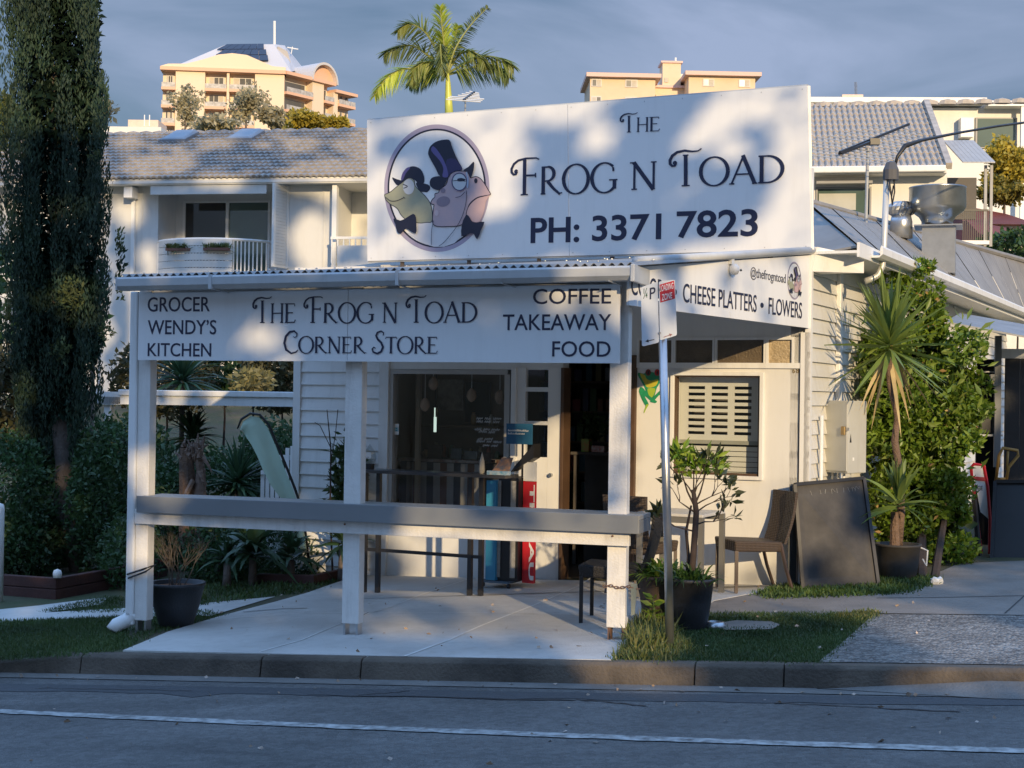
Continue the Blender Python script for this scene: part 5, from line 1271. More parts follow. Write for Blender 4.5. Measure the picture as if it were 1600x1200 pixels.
for q in ((1084, 768), (1094, 770), (1074, 768)): MB().tube([PB(1085, 790), PB(*q), PB(q[0]*2-1084, 735)], [.009, .007, .004], 5).build('branch', SHB, pot2)
# leafy weed between post and pole
gw = G(1020, 985)
wd_ = thing('leafy_weed', 'tall leafy weed growing between the verandah post and the sign pole', 'plant', tuple(gw))
MB().tube([gw, gw+Vector((.01, 0, .12)), gw+Vector((.0, 0, .24))], [.006, .005, .003], 5).build('stem', LEAFD, wd_)
lp_ = [tuple(gw+Vector((.0, 0, z))) for z in np.linspace(.05, .25, 26)]; ld_ = [(math.cos(i*2.4), math.sin(i*2.4), .25) for i in range(26)]
leaves(lp_, .10, 'leaves', LEAFB, wd_, aspect=.4, dirs=[tuple(3*v for v in q) for q in ld_], spread=.4)
# dog bowl
gb = G(1118, 983)
bo = MB().lathe(gb, [(.0, .008), (.075, .0), (.082, .005), (.062, .055), (.055, .058), (.045, .02), (.0, .016)], 24).build('dog_bowl', STEEL, smooth=True); tag(bo, 'shiny metal dog bowl on the grass beside the black planter', 'bowl')
# chain round the right post
ch = thing('post_chain', 'rusty chain looped round the right verandah post with a grey strap', 'chain', tuple(FV.p(p3b, -.02, .4)))
zc_ = vz(917, 960, -.02); lk = MB()
for i in range(12):
    c = FV.p(p3a-.01+i*.022, -.014, zc_+.006*math.sin(i)); rr = Matrix.Rotation(PI/2*(i % 2), 3, FV.ex)
    pts = [c+rr @ (FV.ex*(.017*math.cos(t))+Vector((0, 0, .009*math.sin(t)))) for t in np.linspace(0, 2*PI, 9)]
    lk.tube(pts, .0032, 4)
lk.build('links', mat('rusty_steel', 0), ch, kind='stuff')
MB().hexa([FV.p(p3b+.05, -.02, zc_-.20), FV.p(p3b+.075, -.02, zc_-.19), FV.p(p3b+.075, -.01, zc_-.19), FV.p(p3b+.05, -.01, zc_-.2)], [FV.p(p3b+.045, -.02, zc_+.03), FV.p(p3b+.09, -.02, zc_+.03), FV.p(p3b+.09, -.01, zc_+.03), FV.p(p3b+.045, -.01, zc_+.03)]).build('strap', mat('grey_green_strap', (.2, .22, .18), .7), ch)
# ================================================================== RIGHT OF THE SHOP
# leaning chalkboard
def quad_board(pix_bot, pix_top, Yb, Yt, th, name, m): 
    a = [P(pix_bot[0][0], pix_bot[0][1], Yb[0]), P(pix_bot[1][0], pix_bot[1][1], Yb[1])]; b = [P(pix_top[0][0], pix_top[0][1], Yt[0]), P(pix_top[1][0], pix_top[1][1], Yt[1])]
    nrm = (a[1]-a[0]).cross(b[0]-a[0]).normalized(); 
    if nrm.y < 0: nrm = -nrm
    return a, b, nrm*th
cb = thing('chalkboard', 'large faded black chalkboard leaning on the shop corner beside the yucca', 'chalkboard', tuple(G(1310, 912)))
gcl, gcr = G(1254, 913), G(1372, 906)
def gat(px, Y):
    q = P(px, 900, Y); q.z = gz(q.x, q.y)+.01; return q
a = [gat(1254, 13.08), gat(1372, 13.2)]; b = [P(1241, 757, 13.22), P(1349, 747, 13.5)]
nn = (a[1]-a[0]).cross(b[0]-a[0]).normalized()
if nn.y < 0: nn = -nn
nn = nn*.03
CB = mat('faded_chalkboard', (.035, .034, .034), .7, .5, 2.5, .05, 40, col2=(.085, .08, .075), spec=.3)
MB().hexa([a[0], a[1], a[1]+nn*.5, a[0]+nn*.5], [b[0], b[1], b[1]+nn*.5, b[0]+nn*.5]).build('board', CB, cb)
for p_, q_ in ((a[0], a[1]), (b[0], b[1]), (a[0], b[0]), (a[1], b[1])): MB().bar(p_-nn*.3, q_-nn*.3, .03, .03, upv=nn.normalized()).build('frame', BLACK, cb)
ck = MB(); random.seed(6); ud = (b[1]-b[0]).normalized(); vd = (b[0]-a[0]).normalized()
for t_, k in [(.22, 1), (.36, 1), (.44, 1), (.52, 2), (.6, 1), (.70, 1), (.76, 1), (.82, 2), (.87, 2), (.92, 2)]:
    o_ = b[0]+(b[1]-b[0])*t_-vd*.07-nn*.02; ck.bar(o_, o_+ud*random.uniform(-.015, .03)-vd*random.uniform(.03, .07), .004, .002)
    if k == 2: ck.bar(o_+ud*.01, o_+ud*.04-vd*.03, .004, .002)
ck.build('chalk_marks', mat('chalk', (.35, .35, .33), .9), cb)
MB().hexa([a[0]-ud*.10+Vector((0, .25, 0)), a[0]+Vector((0, .3, 0)), a[0]+Vector((0, .32, 0)), a[0]-ud*.1+Vector((0, .27, 0))], [b[0]-ud*.03+Vector((0, .06, 0)), b[0]+ud*.05+Vector((0, .04, 0)), b[0]+ud*.05+Vector((0, .06, 0)), b[0]-ud*.03+Vector((0, .08, 0))]).build('rear_leg_board', mat('grey_board_back', (.10, .11, .12), .6), cb)
# electric meter box on the side wall
mbx0 = FR.on(1322, 680, -.30)[0]
mt = thing('meter_box', 'pale grey electric meter cabinet on the side wall above the chalkboard', 'cabinet', tuple(FR.p(.7, -.15, 1.0)))
zA, zB = P(1320, 738, 14).z, P(1320, 626, 14).z
cA = P(1285, 680, 14.05); cB = P(1325, 680, 13.72); cC = P(1354, 680, 13.95)
BOXM = mat('pale_grey_cabinet', (.50, .50, .46), .45, .12, 2, dirt=.2)
base = [Vector((cA.x, cA.y, zA)), Vector((cB.x, cB.y, zA)), Vector((cC.x, cC.y, zA)), Vector((cA.x+(cC.x-cB.x), cA.y+(cC.y-cB.y), zA))]
MB().hexa(base, [v+Vector((0, 0, zB-zA)) for v in base]).build('cabinet', BOXM, mt, bevel=.008)
e = (cB-cA).normalized(); fmb = Frame((cA.x, cA.y), (e.x, e.y)); L0 = (cB-cA).length; 
MB().box(fmb, .02, L0-.005, -.012, -.0, zA+.02, zB-.02).build('door', BOXM, mt, bevel=.003)
MB().box(fmb, L0-.07, L0-.02, -.03, -.012, (zA+zB)/2+.02, (zA+zB)/2+.10).build('padlock', mat('brass_number', 0), mt, bevel=.004)
MB().box(fmb, L0-.09, L0+.03, -.016, -.0125, (zA+zB)/2+.06, (zA+zB)/2+.09).build('hasp', STEEL, mt)
e2 = (cC-cB).normalized(); fm2 = Frame((cB.x, cB.y), (e2.x, e2.y))
MB().ngon(fm2, [(.03, (zA+zB)/2-.05), (.06, (zA+zB)/2-.05), (.045, (zA+zB)/2+.03)], y=-.001, th=.001).build('warning_label', BLACK, mt)
MB().box(fm2, .08, .11, -.002, -.001, zA+.12, zA+.15).build('label_plate', WPRINT, mt)
for x_ in (.04, .12, .2): MB().tube([fmb.p(x_, .1, zA), fmb.p(x_, .1, zA-.35)], .014, 8).build('conduit', WHITE, mt)
# hedge
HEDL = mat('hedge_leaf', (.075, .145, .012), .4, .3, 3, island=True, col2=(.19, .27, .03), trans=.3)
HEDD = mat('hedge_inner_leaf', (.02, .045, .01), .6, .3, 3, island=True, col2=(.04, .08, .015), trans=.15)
hy = 15.0
hp = []; hs = []
hedge = thing('hedge', 'tall glossy green hedge growing up the side of the shop behind the yucca', 'hedge', tuple(G(1430, 905)))
def hedge_blob(px, py, rx, ry, n, Y=hy, ryd=.55, out=None):
    c = P(px, py, Y); s_ = Y/F_PX
    p = rand_in_ellipsoid(n, tuple(c), (rx*s_, ryd, ry*s_), .72); 
    return p[(p[:, 1] < c.y+.15)]
hb_ = []
rngh = np.random.RandomState(5)
def hlump(px0, px1, py0, py1, k, n, r0, r1, Y=hy):
    for _ in range(k):
        px = rngh.uniform(px0, px1); py = rngh.uniform(py0, py1); r_ = rngh.uniform(r0, r1); hb_.append(hedge_blob(px, py, r_, r_*rngh.uniform(.7, 1.2), n, Y=Y+rngh.uniform(-.25, .35), ryd=r_*.0065*1.1))
hlump(1365, 1515, 520, 730, 46, 330, 20, 34); hlump(1345, 1380, 520, 720, 14, 220, 14, 22); hlump(1385, 1465, 432, 520, 13, 190, 14, 24, 15.1); hlump(1500, 1535, 560, 660, 8, 200, 12, 20)
hlump(1375, 1505, 730, 880, 34, 260, 20, 32); hlump(1400, 1450, 415, 440, 4, 70, 8, 14, 15.1)
allp = np.vstack(hb_)
leaves(allp, .062, 'leaves', HEDL, hedge, aspect=.55, dirs=np.tile([0.2, -.5, .3], (len(allp), 1)), spread=.9, kind='stuff')
shoot = np.array([tuple(P(rngh.uniform(1340, 1545), rngh.uniform(480, 740), hy-.45+rngh.uniform(-.1, .2))) for _ in range(260)])
leaves(shoot, .12, 'young_shoots', mat('young_hedge_shoot', (.17, .26, .03), .4, .3, 3, island=True, col2=(.30, .36, .08), trans=.4), hedge, aspect=.3, dirs=np.tile([0.3, -.4, .8], (260, 1)), spread=.6, kind='stuff')
dry = allp[rngh.randint(0, len(allp), 420)]+np.array([0, -.03, 0])
leaves(dry, .07, 'dry_leaves', mat('dry_hedge_leaf', (.26, .15, .05), .7, .3, 4, island=True, col2=(.35, .26, .1)), hedge, aspect=.45, kind='stuff')
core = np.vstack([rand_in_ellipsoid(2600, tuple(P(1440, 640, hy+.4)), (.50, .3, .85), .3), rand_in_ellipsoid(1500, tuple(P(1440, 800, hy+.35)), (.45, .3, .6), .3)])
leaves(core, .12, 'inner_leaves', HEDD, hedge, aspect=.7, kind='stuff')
MB().tube([G(1440, 905), P(1440, 800, hy+.4), P(1435, 600, hy+.4)], [.05, .04, .02], 6).tube([G(1460, 905), P(1480, 780, hy+.4), P(1470, 650, hy+.4)], [.04, .03, .02], 6).build('trunk', SHB, hedge)
# yucca in a pot
gy = G(1402, 905)
yu = potthing('potted_yucca', gy, .205, .17, .33, mat('dark_grey_square_pot', (.055, .05, .045), .7, .3, 4, .1), 'potted yucca with a bent trunk and a big spiky head beside the chalkboard', 'potted plant')
YD = gy.y
tr0 = MB().tube([gy+Vector((.0, 0, .3)), P(1408, 800, YD), P(1407, 740, YD), P(1398, 690, YD), P(1402, 650, YD), P(1390, 600, YD), P(1389, 560, YD)], [.045, .036, .032, .034, .026, .026, .036], 10).build('trunk', mat('yucca_bark', (.20, .13, .09), .95, .4, 10, 1., 60), yu, smooth=True)
YL = mat('yucca_leaf', (.11, .19, .035), .4, .3, 2, island=True, col2=(.22, .28, .08), trans=.3); YDRY = mat('yucca_dry_leaf', (.35, .25, .12), .7, .3, 4, island=True, col2=(.45, .36, .18))
def rosette(c, n, Lm, w_, m, parent, elo=-.7, ehi=1.5, droop=.12, name='leaf', joined=False):
    a = np.random.rand(n)*2*PI; el = np.random.uniform(elo, ehi, n)
    d = np.stack([np.cos(a)*np.cos(el), np.sin(a)*np.cos(el), np.sin(el)], 1); b = np.array(c)+d*.03+np.array([0, 0, 1.])*((el-elo)/(ehi-elo)*.1)[:, None]
    if joined: blades(b, d, np.random.uniform(.65, 1., n)*Lm, w_, droop, name, m, parent, kind='stuff'); return
    for i in range(n): blades(b[i:i+1], d[i:i+1], random.uniform(.65, 1.)*Lm, w_, droop, name, m, parent)
rosette(P(1390, 548, YD), 90, .72, .045, YL, yu, elo=-.75, droop=.08)
rosette(P(1390, 556, YD), 14, .62, .038, YDRY, yu, -1.3, -.1, .3)
rosette(P(1390, 535, YD), 22, .74, .05, YL, yu, elo=.6, ehi=1.5)
rosette(P(1404, 795, YD-.16), 46, .52, .05, YL, yu, elo=-.1, droop=.3)
MB().tube([gy+Vector((-.04, -.05, .3)), P(1398, 800, YD-.05)], [.05, .035], 8).build('side_stem', mat('yucca_bark', 0), yu)
MB().tube([gy+Vector((.20, -.06, .30)), gy+Vector((.25, -.1, .28)), gy+Vector((.24, -.1, .14)), gy+Vector((.21, -.08, .20))], .008, 6).build('rope', WPRINT, yu)
# open shed bay on the far right: dark doors, shelf bits, roof
Ysh = 16.2
SH = Frame((P(1540, 600, Ysh).x, Ysh), (1, -.12))
def sx(px, py=700, y=0): return SH.on(px, py, y)[0]
def sz(py, px=1570, y=0): return SH.on(px, py, y)[1]
shed = thing('side_shed', 'dark corrugated lean-to shed beside the hedge at the right edge', 'shed', tuple(G(1600, 880)))
DKS = mat('dark_shed_cladding', (.022, .024, .028), .5, .3, 3, .1, 30)
for i in range(10):
    x_ = sx(1570)+i*.16; MB().box(SH, x_, x_+.15, .0+.01*(i % 2), .05, -.3, sz(560)).build('cladding_panel', DKS, shed)
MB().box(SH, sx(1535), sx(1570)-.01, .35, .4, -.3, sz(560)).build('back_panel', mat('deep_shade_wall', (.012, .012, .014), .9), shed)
MB().box(SH, sx(1560), sx(1700), -.03, .0, sz(560), sz(545)).build('lintel', WHITE, shed)
MB().hexa([P(1478, 505, 15.1), P(1640, 535, 15.1), P(1660, 520, 17.5), P(1500, 492, 17.5)], [P(1478, 502, 15.1), P(1640, 532, 15.1), P(1660, 517, 17.5), P(1500, 489, 17.5)]).build('awning_sheet', mat('corrugated_roof_sheet', 0), shed)
MB().box(SH, sx(1552), sx(1562), -.05, .0, sz(730), sz(525)).build('post', mat('grey_fascia_paint', 0), shed)
MB().box(SH, sx(1530), sx(1556), .05, .25, sz(582), sz(606)+.0 if False else sz(580)).build('bracket', WHITE, shed)
# items on the shed wall
o = MB().box(SH, sx(1530), sx(1552), .02, .14, sz(678), sz(642)).build('black_box', BLACK, bevel=.01); tag(o, 'small black box hanging above a bracket at the hedge edge', 'box')
MB().box(SH, sx(1528), sx(1566), -.02, .18, sz(682), sz(679)).build('bracket_shelf', STEEL, shed)
wbx = tag(MB().box(SH, sx(1545), sx(1561), -.05, .02, sz(603), sz(585)).build('wall_sensor', mat('pale_grey_cabinet', 0), bevel=.005), 'pale junction box on the shed post under the awning', 'junction box')
# red and white ice freezer sign
gi = G(1545, 885)
ib = thing('sign_stand', 'red and white advertising stand leaning in the shade beside the hedge', 'sign stand', tuple(gi))
Yi = 15.6
def ip(px, py, d=0): return P(px, py, Yi+d)
MB().hexa([ip(1532, 800), ip(1546, 812), ip(1546, 812, .05), ip(1532, 800, .05)], [ip(1519, 726), ip(1540, 728), ip(1540, 728, .05), ip(1519, 726, .05)]).build('panel', WPRINT, ib)
MB().hexa([ip(1519.5, 750, -.01), ip(1541, 752, -.01), ip(1541, 752), ip(1519.5, 750)], [ip(1519, 744, -.01), ip(1541, 746, -.01), ip(1541, 746), ip(1519, 744)]).build('red_band', RED, ib)
MB().tube([ip(1535, 880), ip(1524, 790), ip(1517, 730), ip(1522, 725), ip(1537, 727), ip(1543, 760), ip(1547, 812), ip(1546, 880)], .018, 6).build('frame', RED, ib)
MB().tube([ip(1531, 880, -.2), ip(1522, 780, -.1)], .03, 6).build('dark_leg', BLACK, ib)
sans('ICE', Frame((ip(1525, 740).x, Yi-.012), (1, 0)), 0, .07, ip(1530, 766).z, ip(1530, 759).z, 0, DARKV, ib, depth=.001)
# second chalkboard with handle at the edge, trolley
gt_ = G(1570, 885)
c2 = thing('chalkboard', 'dark framed chalkboard in deep shade at the right edge of the picture', 'chalkboard', tuple(gt_))
MB().hexa([P(1549, 886, 15.2), P(1640, 886, 15.0), P(1640, 886, 15.05), P(1549, 886, 15.25)], [P(1555, 752, 15.5), P(1640, 752, 15.3), P(1640, 752, 15.35), P(1555, 752, 15.55)]).build('board', BLACK, c2)
MB().bar(P(1549, 886, 15.18), P(1555, 752, 15.48), .035).build('frame', DKS, c2); MB().bar(P(1555, 752, 15.48), P(1640, 752, 15.28), .035).build('frame', DKS, c2)
MB().tube([P(1600, 778, 15.4), P(1588, 785, 15.4), P(1586, 795, 15.38), P(1594, 812, 15.3)], .005, 4).build('chalk_drawing', mat('chalk', 0), c2)
tl_ = thing('hand_trolley', 'yellow steel hand trolley frame standing behind the dark chalkboard', 'trolley', tuple(G(1580, 880)))
TRM = mat('yellow_enamel', (.45, .25, .06), .5, .2, 10)
Yt_ = 15.9
MB().tube([P(1556, 752, Yt_), P(1561, 712, Yt_), P(1567, 700, Yt_), P(1590, 704, Yt_), P(1591, 712, Yt_), P(1576, 730, Yt_), P(1572, 752, Yt_)], .018, 8).build('handle_frame', TRM, tl_, smooth=True)
MB().tube([P(1556, 752, Yt_), P(1553, 880, Yt_)], .018, 8).tube([P(1572, 752, Yt_), P(1572, 880, Yt_)], .018, 8).tube([P(1575, 705, Yt_), P(1573, 735, Yt_)], .014, 8).tube([P(1556, 748, Yt_), P(1572, 748, Yt_)], .014, 8).build('rails', TRM, tl_, smooth=True)
# ================================================================== ROOF FITTINGS
mast = thing('service_mast', 'curved galvanised power mast rising from the side eave with a black cable', 'mast', tuple(FR.p(.9, -.45, CAMZ+1.3)))
Ym = 13.9
MB().tube([P(1352, 439, Ym), P(1362, 436, Ym), P(1372, 430, Ym), P(1379, 415, Ym), P(1381, 390, Ym), P(1386, 270, Ym)], .030, 12).build('mast_pipe', mat('pale_galvanised', (.60, .60, .57), .4, .1, 4, metal=.3), mast, smooth=True)
MB().lathe(P(1392, 274, Ym), [(.02, -.05), (.075, -.045), (.075, .05), (.045, .12), (.0, .14)], 12).build('insulator_cap', mat('dark_grey_plastic', (.09, .09, .095), .5), mast)
MB().tube([P(1398, 262, Ym), P(1402, 245, Ym), P(1414, 228, Ym), P(1440, 219, Ym+.3), P(1500, 207, Ym+1), P(1560, 197, Ym+1.5), P(1700, 178, Ym+3)], [.012, .016, .024, .018, .014, .014, .014], 8).build('cable', BLACK, mast, smooth=True)
MB().tube([P(1388, 275, Ym-.05), P(1392, 300, Ym-.07), P(1394, 320, Ym-.05), P(1398, 300, Ym-.03), P(1397, 278, Ym-.05)], .008, 5).tube([P(1391, 275, Ym-.05), P(1389, 295, Ym-.09), P(1393, 308, Ym-.05), P(1396, 290, Ym-.03)], .007, 5).build('cable_loop', BLACK, mast, smooth=True)
# TV aerial on the shop roof
ta = thing('tv_aerial', 'grey TV aerial with long crossbars standing on the shop roof', 'aerial', tuple(P(1352, 358, 18)))
Ya = 18.
AL = mat('aluminium_tube', (.5, .5, .47), .4, .2, metal=.5)
MB().tube([P(1352, 360, Ya), P(1353, 350, Ya-.05), P(1356, 232, Ya)], .02, 8).build('aerial_mast', AL, ta)
MB().bar(P(1312, 238, Ya-.5), P(1420, 194, Ya+1.), .03).build('boom', BLACK, ta)
for i in range(15):
    t = i/14; c = P(1312, 238, Ya-.5).lerp(P(1420, 194, Ya+1.), t); hw = .9-.55*t
    MB().tube([c+Vector((-hw, -.1, .0)), c+Vector((hw*.7, .1, -.12))], .006, 5).build('element', AL, ta)
MB().box(Frame((P(1366, 226, Ya).x, Ya), (1, 0)), -.06, .06, -.05, .05, P(1366, 224, Ya).z-.02, P(1366, 217, Ya).z).build('junction', BLACK, ta)
MB().bar(P(1313, 240, Ya-.45), P(1360, 222, Ya), .06, .03).build('lower_boom', BLACK, ta)
# turbine ventilator
Yv = 18.5; cv = P(1408, 360, Yv); u_ = Yv/F_PX
vt = thing('turbine_vent', 'spinning turbine roof ventilator with ribbed dome on the shop roof', 'vent', tuple(cv))
MB().lathe(cv-Vector((0, 0, .1)), [(18*u_, 0), (17*u_, 26*u_), (15*u_, 35*u_)], 20).build('base_pipe', STEEL, vt, smooth=True)
hd_ = MB(); cz = cv+Vector((0, 0, 33*u_))
nv = 20
for i in range(nv):
    a0 = 2*PI*i/nv; V = []
    for j in range(8):
        t = j/7*PI; r_ = 22*u_*math.sin(t)**.8+.004; z = -math.cos(t)*13*u_
        for da, rr in ((0, 1.), (.22, .86)): V.append(cz+Vector((r_*rr*math.cos(a0+da+t*.2), r_*rr*math.sin(a0+da+t*.2), z)))
    hd_.add(V, [(2*j, 2*j+1, 2*j+3, 2*j+2) for j in range(7)])
hd_.lathe(cz, [(12*u_, -10*u_), (17*u_, 0), (9*u_, 10*u_), (0, 12*u_)], 16)
hd_.build('ribbed_dome', STEEL, vt)
# large exhaust cowl
cc = P(1464, 385, 18.5); u_ = 18.5/F_PX
ex = thing('exhaust_cowl', 'big galvanised kitchen exhaust cowl shaped like a wide drum on the roof', 'exhaust', tuple(cc))
MB().box(Frame((cc.x, cc.y), (.95, -.3)), -22*u_, 28*u_, -.2, .2, cc.z-.35, cc.z+31*u_).build('duct', STEEL, ex)
MB().lathe(cc+Vector((0, 0, 29*u_)), [(24*u_, 0), (24*u_, 10*u_), (28*u_, 17*u_), (40*u_, 26*u_), (43.5*u_, 32*u_), (43*u_, 61*u_), (44*u_, 63*u_), (42*u_, 63*u_), (39*u_, 30*u_), (20*u_, 20*u_)], 36).build('cowl_drum', mat('spangled_galvanised', (.48, .5, .5), .28, .25, 6, .02, 20, metal=.9), ex, smooth=True)
MB().box(Frame((cc.x, cc.y), (.95, -.3)), -34*u_, 38*u_, -.28, .28, cc.z+29*u_, cc.z+31.0*u_).build('flange', STEEL, ex)
# ================================================================== LEFT GARDEN
HD1 = mat('dark_garden_leaf', (.03, .075, .025), .5, .3, 1.5, island=True, col2=(.055, .11, .035), trans=.3)
HD2 = mat('olive_shrub_leaf', (.05, .055, .02), .6, .3, 1.5, island=True, col2=(.10, .085, .035), trans=.25)
# retaining garden bed of sleepers
bed = thing('timber_garden_bed', 'low red brown timber sleeper garden bed under the conifer', 'garden bed', tuple(G(85, 937)))
TIMB = mat('red_brown_sleeper', (.075, .028, .022), .8, .35, 3, .3, 30)
def sleeper(pa, pb, Y0off=0, h=.12, z=0, th=.07):
    a = G(*pa); b = G(*pb); a.z += z; b.z += z; d = (b-a).normalized(); n = Vector((-d.y, d.x, 0))*th
    MB().hexa([a, b, b+n, a+n], [a+Vector((0, 0, h)), b+Vector((0, 0, h)), b+n+Vector((0, 0, h)), a+n+Vector((0, 0, h))]).build('sleeper', TIMB, bed, bevel=.008)
for k in range(2):
    sleeper((-60, 925), (86, 937), h=.105, z=-.01+.11*k); sleeper((87, 937), (188, 918), h=.105, z=-.01+.11*k)
    sleeper((188, 918), (262, 900), h=.105, z=-.01+.11*k)
sleeper((400, 912), (490, 915), h=.1); sleeper((490, 915), (545, 903), h=.1)
gl_ = G(88, 937)+Vector((0, .02, .21))
tag(MB().lathe(gl_, [(.04, 0), (.045, .04), (.035, .07), (0, .085)], 10).build('bollard_light_cap', WPRINT, smooth=True), 'small white rounded light cap on the corner of the timber garden bed', 'garden light')
# cypress
gc = G(98, 905); gc.y += .8
cy = thing('cypress_tree', 'tall dark columnar conifer with a bare grey trunk at the left', 'tree', tuple(gc))
Yc = gc.y; uc = Yc/F_PX
MB().tube([gc-Vector((0, 0, .1)), P(98, 800, Yc), P(100, 720, Yc), P(95, 640, Yc), P(90, 400, Yc), P(85, 100, Yc)], [.13, .11, .10, .12, .08, .03], 12).build('trunk', WOODD, cy, smooth=True)
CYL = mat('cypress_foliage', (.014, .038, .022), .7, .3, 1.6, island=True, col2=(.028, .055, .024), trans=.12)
CYG = mat('cypress_pale_patch', (.05, .075, .02), .8, .3, 5, island=True, col2=(.085, .10, .03), trans=.1)
random.seed(17)
pts = []; dirs = []
lobes = []
for i in range(330):
    t = random.random(); py = 690-t*900
    w0 = (80 if py > 450 else (86 if py > 150 else 78))+9*math.sin(py*.043)+5*math.sin(py*.11+1)
    if py > 600: w0 = 78-(py-600)*.22
    lx = 92-(690-py)*.02+random.uniform(-1, 1)*w0*.88; lobes.append((lx, py, random.uniform(-.45, .45)))
for lx, py, dy in lobes:
    n = 260; c = P(lx, py, Yc+dy)
    p = rand_in_ellipsoid(n, tuple(c), (12*uc, 12*uc, 60*uc), .4); pts.append(p)
    dd = (p-np.array(c)); dd[:, 2] = np.abs(dd[:, 2])*.3+.5; dirs.append(unit(dd)*2)
pts = np.vstack(pts); dirs = np.vstack(dirs)
leaves(pts, .055, 'crown', CYL, cy, aspect=.30, dirs=dirs, spread=.45, kind='stuff')
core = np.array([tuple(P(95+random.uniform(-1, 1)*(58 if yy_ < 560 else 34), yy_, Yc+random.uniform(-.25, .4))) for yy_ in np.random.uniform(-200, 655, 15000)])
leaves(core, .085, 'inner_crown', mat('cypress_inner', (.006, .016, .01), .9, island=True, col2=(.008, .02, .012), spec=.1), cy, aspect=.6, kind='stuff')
for px, py, rx, ry, n in [(112, 462, 20, 26, 300), (165, 520, 12, 18, 90), (95, 548, 14, 20, 90), (150, 245, 10, 10, 40)]:
    p = rand_in_ellipsoid(n, tuple(P(px, py, Yc-.48)), (rx*uc, .12, ry*uc)); leaves(p, .055, 'pale_foliage', CYG, cy, dirs=np.tile([0, -.8, 1.], (n, 1)), kind='stuff')  # paler, yellower leaf clumps on the near side of the crown
p = np.array([tuple(P(188+random.uniform(-8, 5), yy_, Yc)) for yy_ in np.random.uniform(360, 470, 160)]); leaves(p, .06, 'side_sprays', CYL, cy, dirs=np.tile([.3, 0, 1.], (160, 1)), spread=.5, kind='stuff')
# bushes: dark masses behind the bed and behind the verandah
def bush(name, label, px, py, rx, ry, Y, n, size, m, cat='bush', ryd=.6, gx=None, aspect=.5, shell=.55, group=None, stem=True):
    g = P(px, py, Y); base = Vector((g.x, g.y, gz(g.x, g.y)))
    t = thing(name, label, cat, tuple(base), group); u = Y/F_PX
    p = rand_in_ellipsoid(n, tuple(g), (rx*u, ryd, ry*u), shell); p = p[p[:, 2] > base.z-.05]
    nlob = 7; jit = np.random.normal(size=(nlob, 3))*np.array([rx*u*.35, ryd*.3, ry*u*.35])
    idx = np.random.randint(0, nlob, len(p)); p = p*1.0; p += jit[idx]*.35
    leaves(p, size, 'leaves', m, t, aspect=aspect, kind='stuff')
    if stem: MB().tube([base-Vector((0, 0, .05)), base.lerp(g, .5)+Vector((.03, 0, 0)), g], [.03, .02, .01], 6).build('stem', SHB, t)
    return t
bush('garden_shrub', 'dark green shrub at the far left edge behind the garden bed', 5, 790, 75, 115, 16.4, 6500, .06, HD1)
bush('garden_shrub', 'dark green shrub left of the conifer trunk', 50, 850, 55, 60, 16.6, 3500, .06, HD1)
bush('garden_shrub', 'dense dark shrub between the conifer trunk and the left verandah post', 165, 780, 50, 110, 16.6, 7500, .06, HD1)
bush('garden_shrub', 'very dark shrub behind the conifer trunk', 100, 780, 70, 90, 17.4, 6500, .07, HD1)
bush('garden_shrub', 'dull brown shrub at the left edge below the townhouse', 20, 640, 60, 90, 18., 3500, .10, HD2)
bush('garden_shrub', 'dark shrub under the carport beam left of the driftwood stump', 262, 810, 55, 85, 16.8, 5200, .06, HD1)
bush('garden_shrub', 'dark shrub behind the driftwood stump', 345, 790, 75, 85, 17.4, 6000, .065, HD1)
bush('garden_shrub', 'dark shrub behind the pale green feather flag', 430, 745, 60, 75, 18.0, 5000, .07, HD1)
bush('garden_shrub', 'brown leaved shrub above the right end of the carport beam', 440, 580, 55, 62, 26, 4200, .12, HD2, ryd=1.)
bush('garden_shrub', 'sunlit pale shrub poking above the carport beam', 395, 598, 28, 18, 23.5, 700, .12, mat('pale_sunlit_leaf', (.16, .14, .05), .6, .3, 3, island=True, col2=(.22, .2, .08), trans=.3))
bush('garden_shrub', 'olive shrub above the left half of the carport beam', 260, 585, 75, 60, 27, 4500, .12, HD2, ryd=1.)
bush('garden_shrub', 'dark olive shrub high behind the carport beam centre', 350, 575, 60, 50, 28, 3000, .13, HD1, ryd=1.)
bush('garden_shrub', 'low dark shrub at the foot of the left verandah post', 205, 870, 40, 60, 15.3, 2600, .055, HD1)
bush('garden_shrub', 'low grassy shrub behind the black pot', 340, 860, 60, 50, 15.6, 3200, .055, HD1)
bush('garden_shrub', 'lower shrub beneath the white beam left of the middle post', 440, 860, 60, 55, 15.9, 3400, .055, HD1)
bush('background_shrub', 'tall dull shrub mass behind the conifer', 40, 500, 110, 120, 24, 4500, .14, HD1, ryd=1.2)
bush('background_shrub', 'dark shrub mass left of the carport behind the post', 205, 740, 60, 90, 19.5, 4000, .09, HD1, ryd=1.)
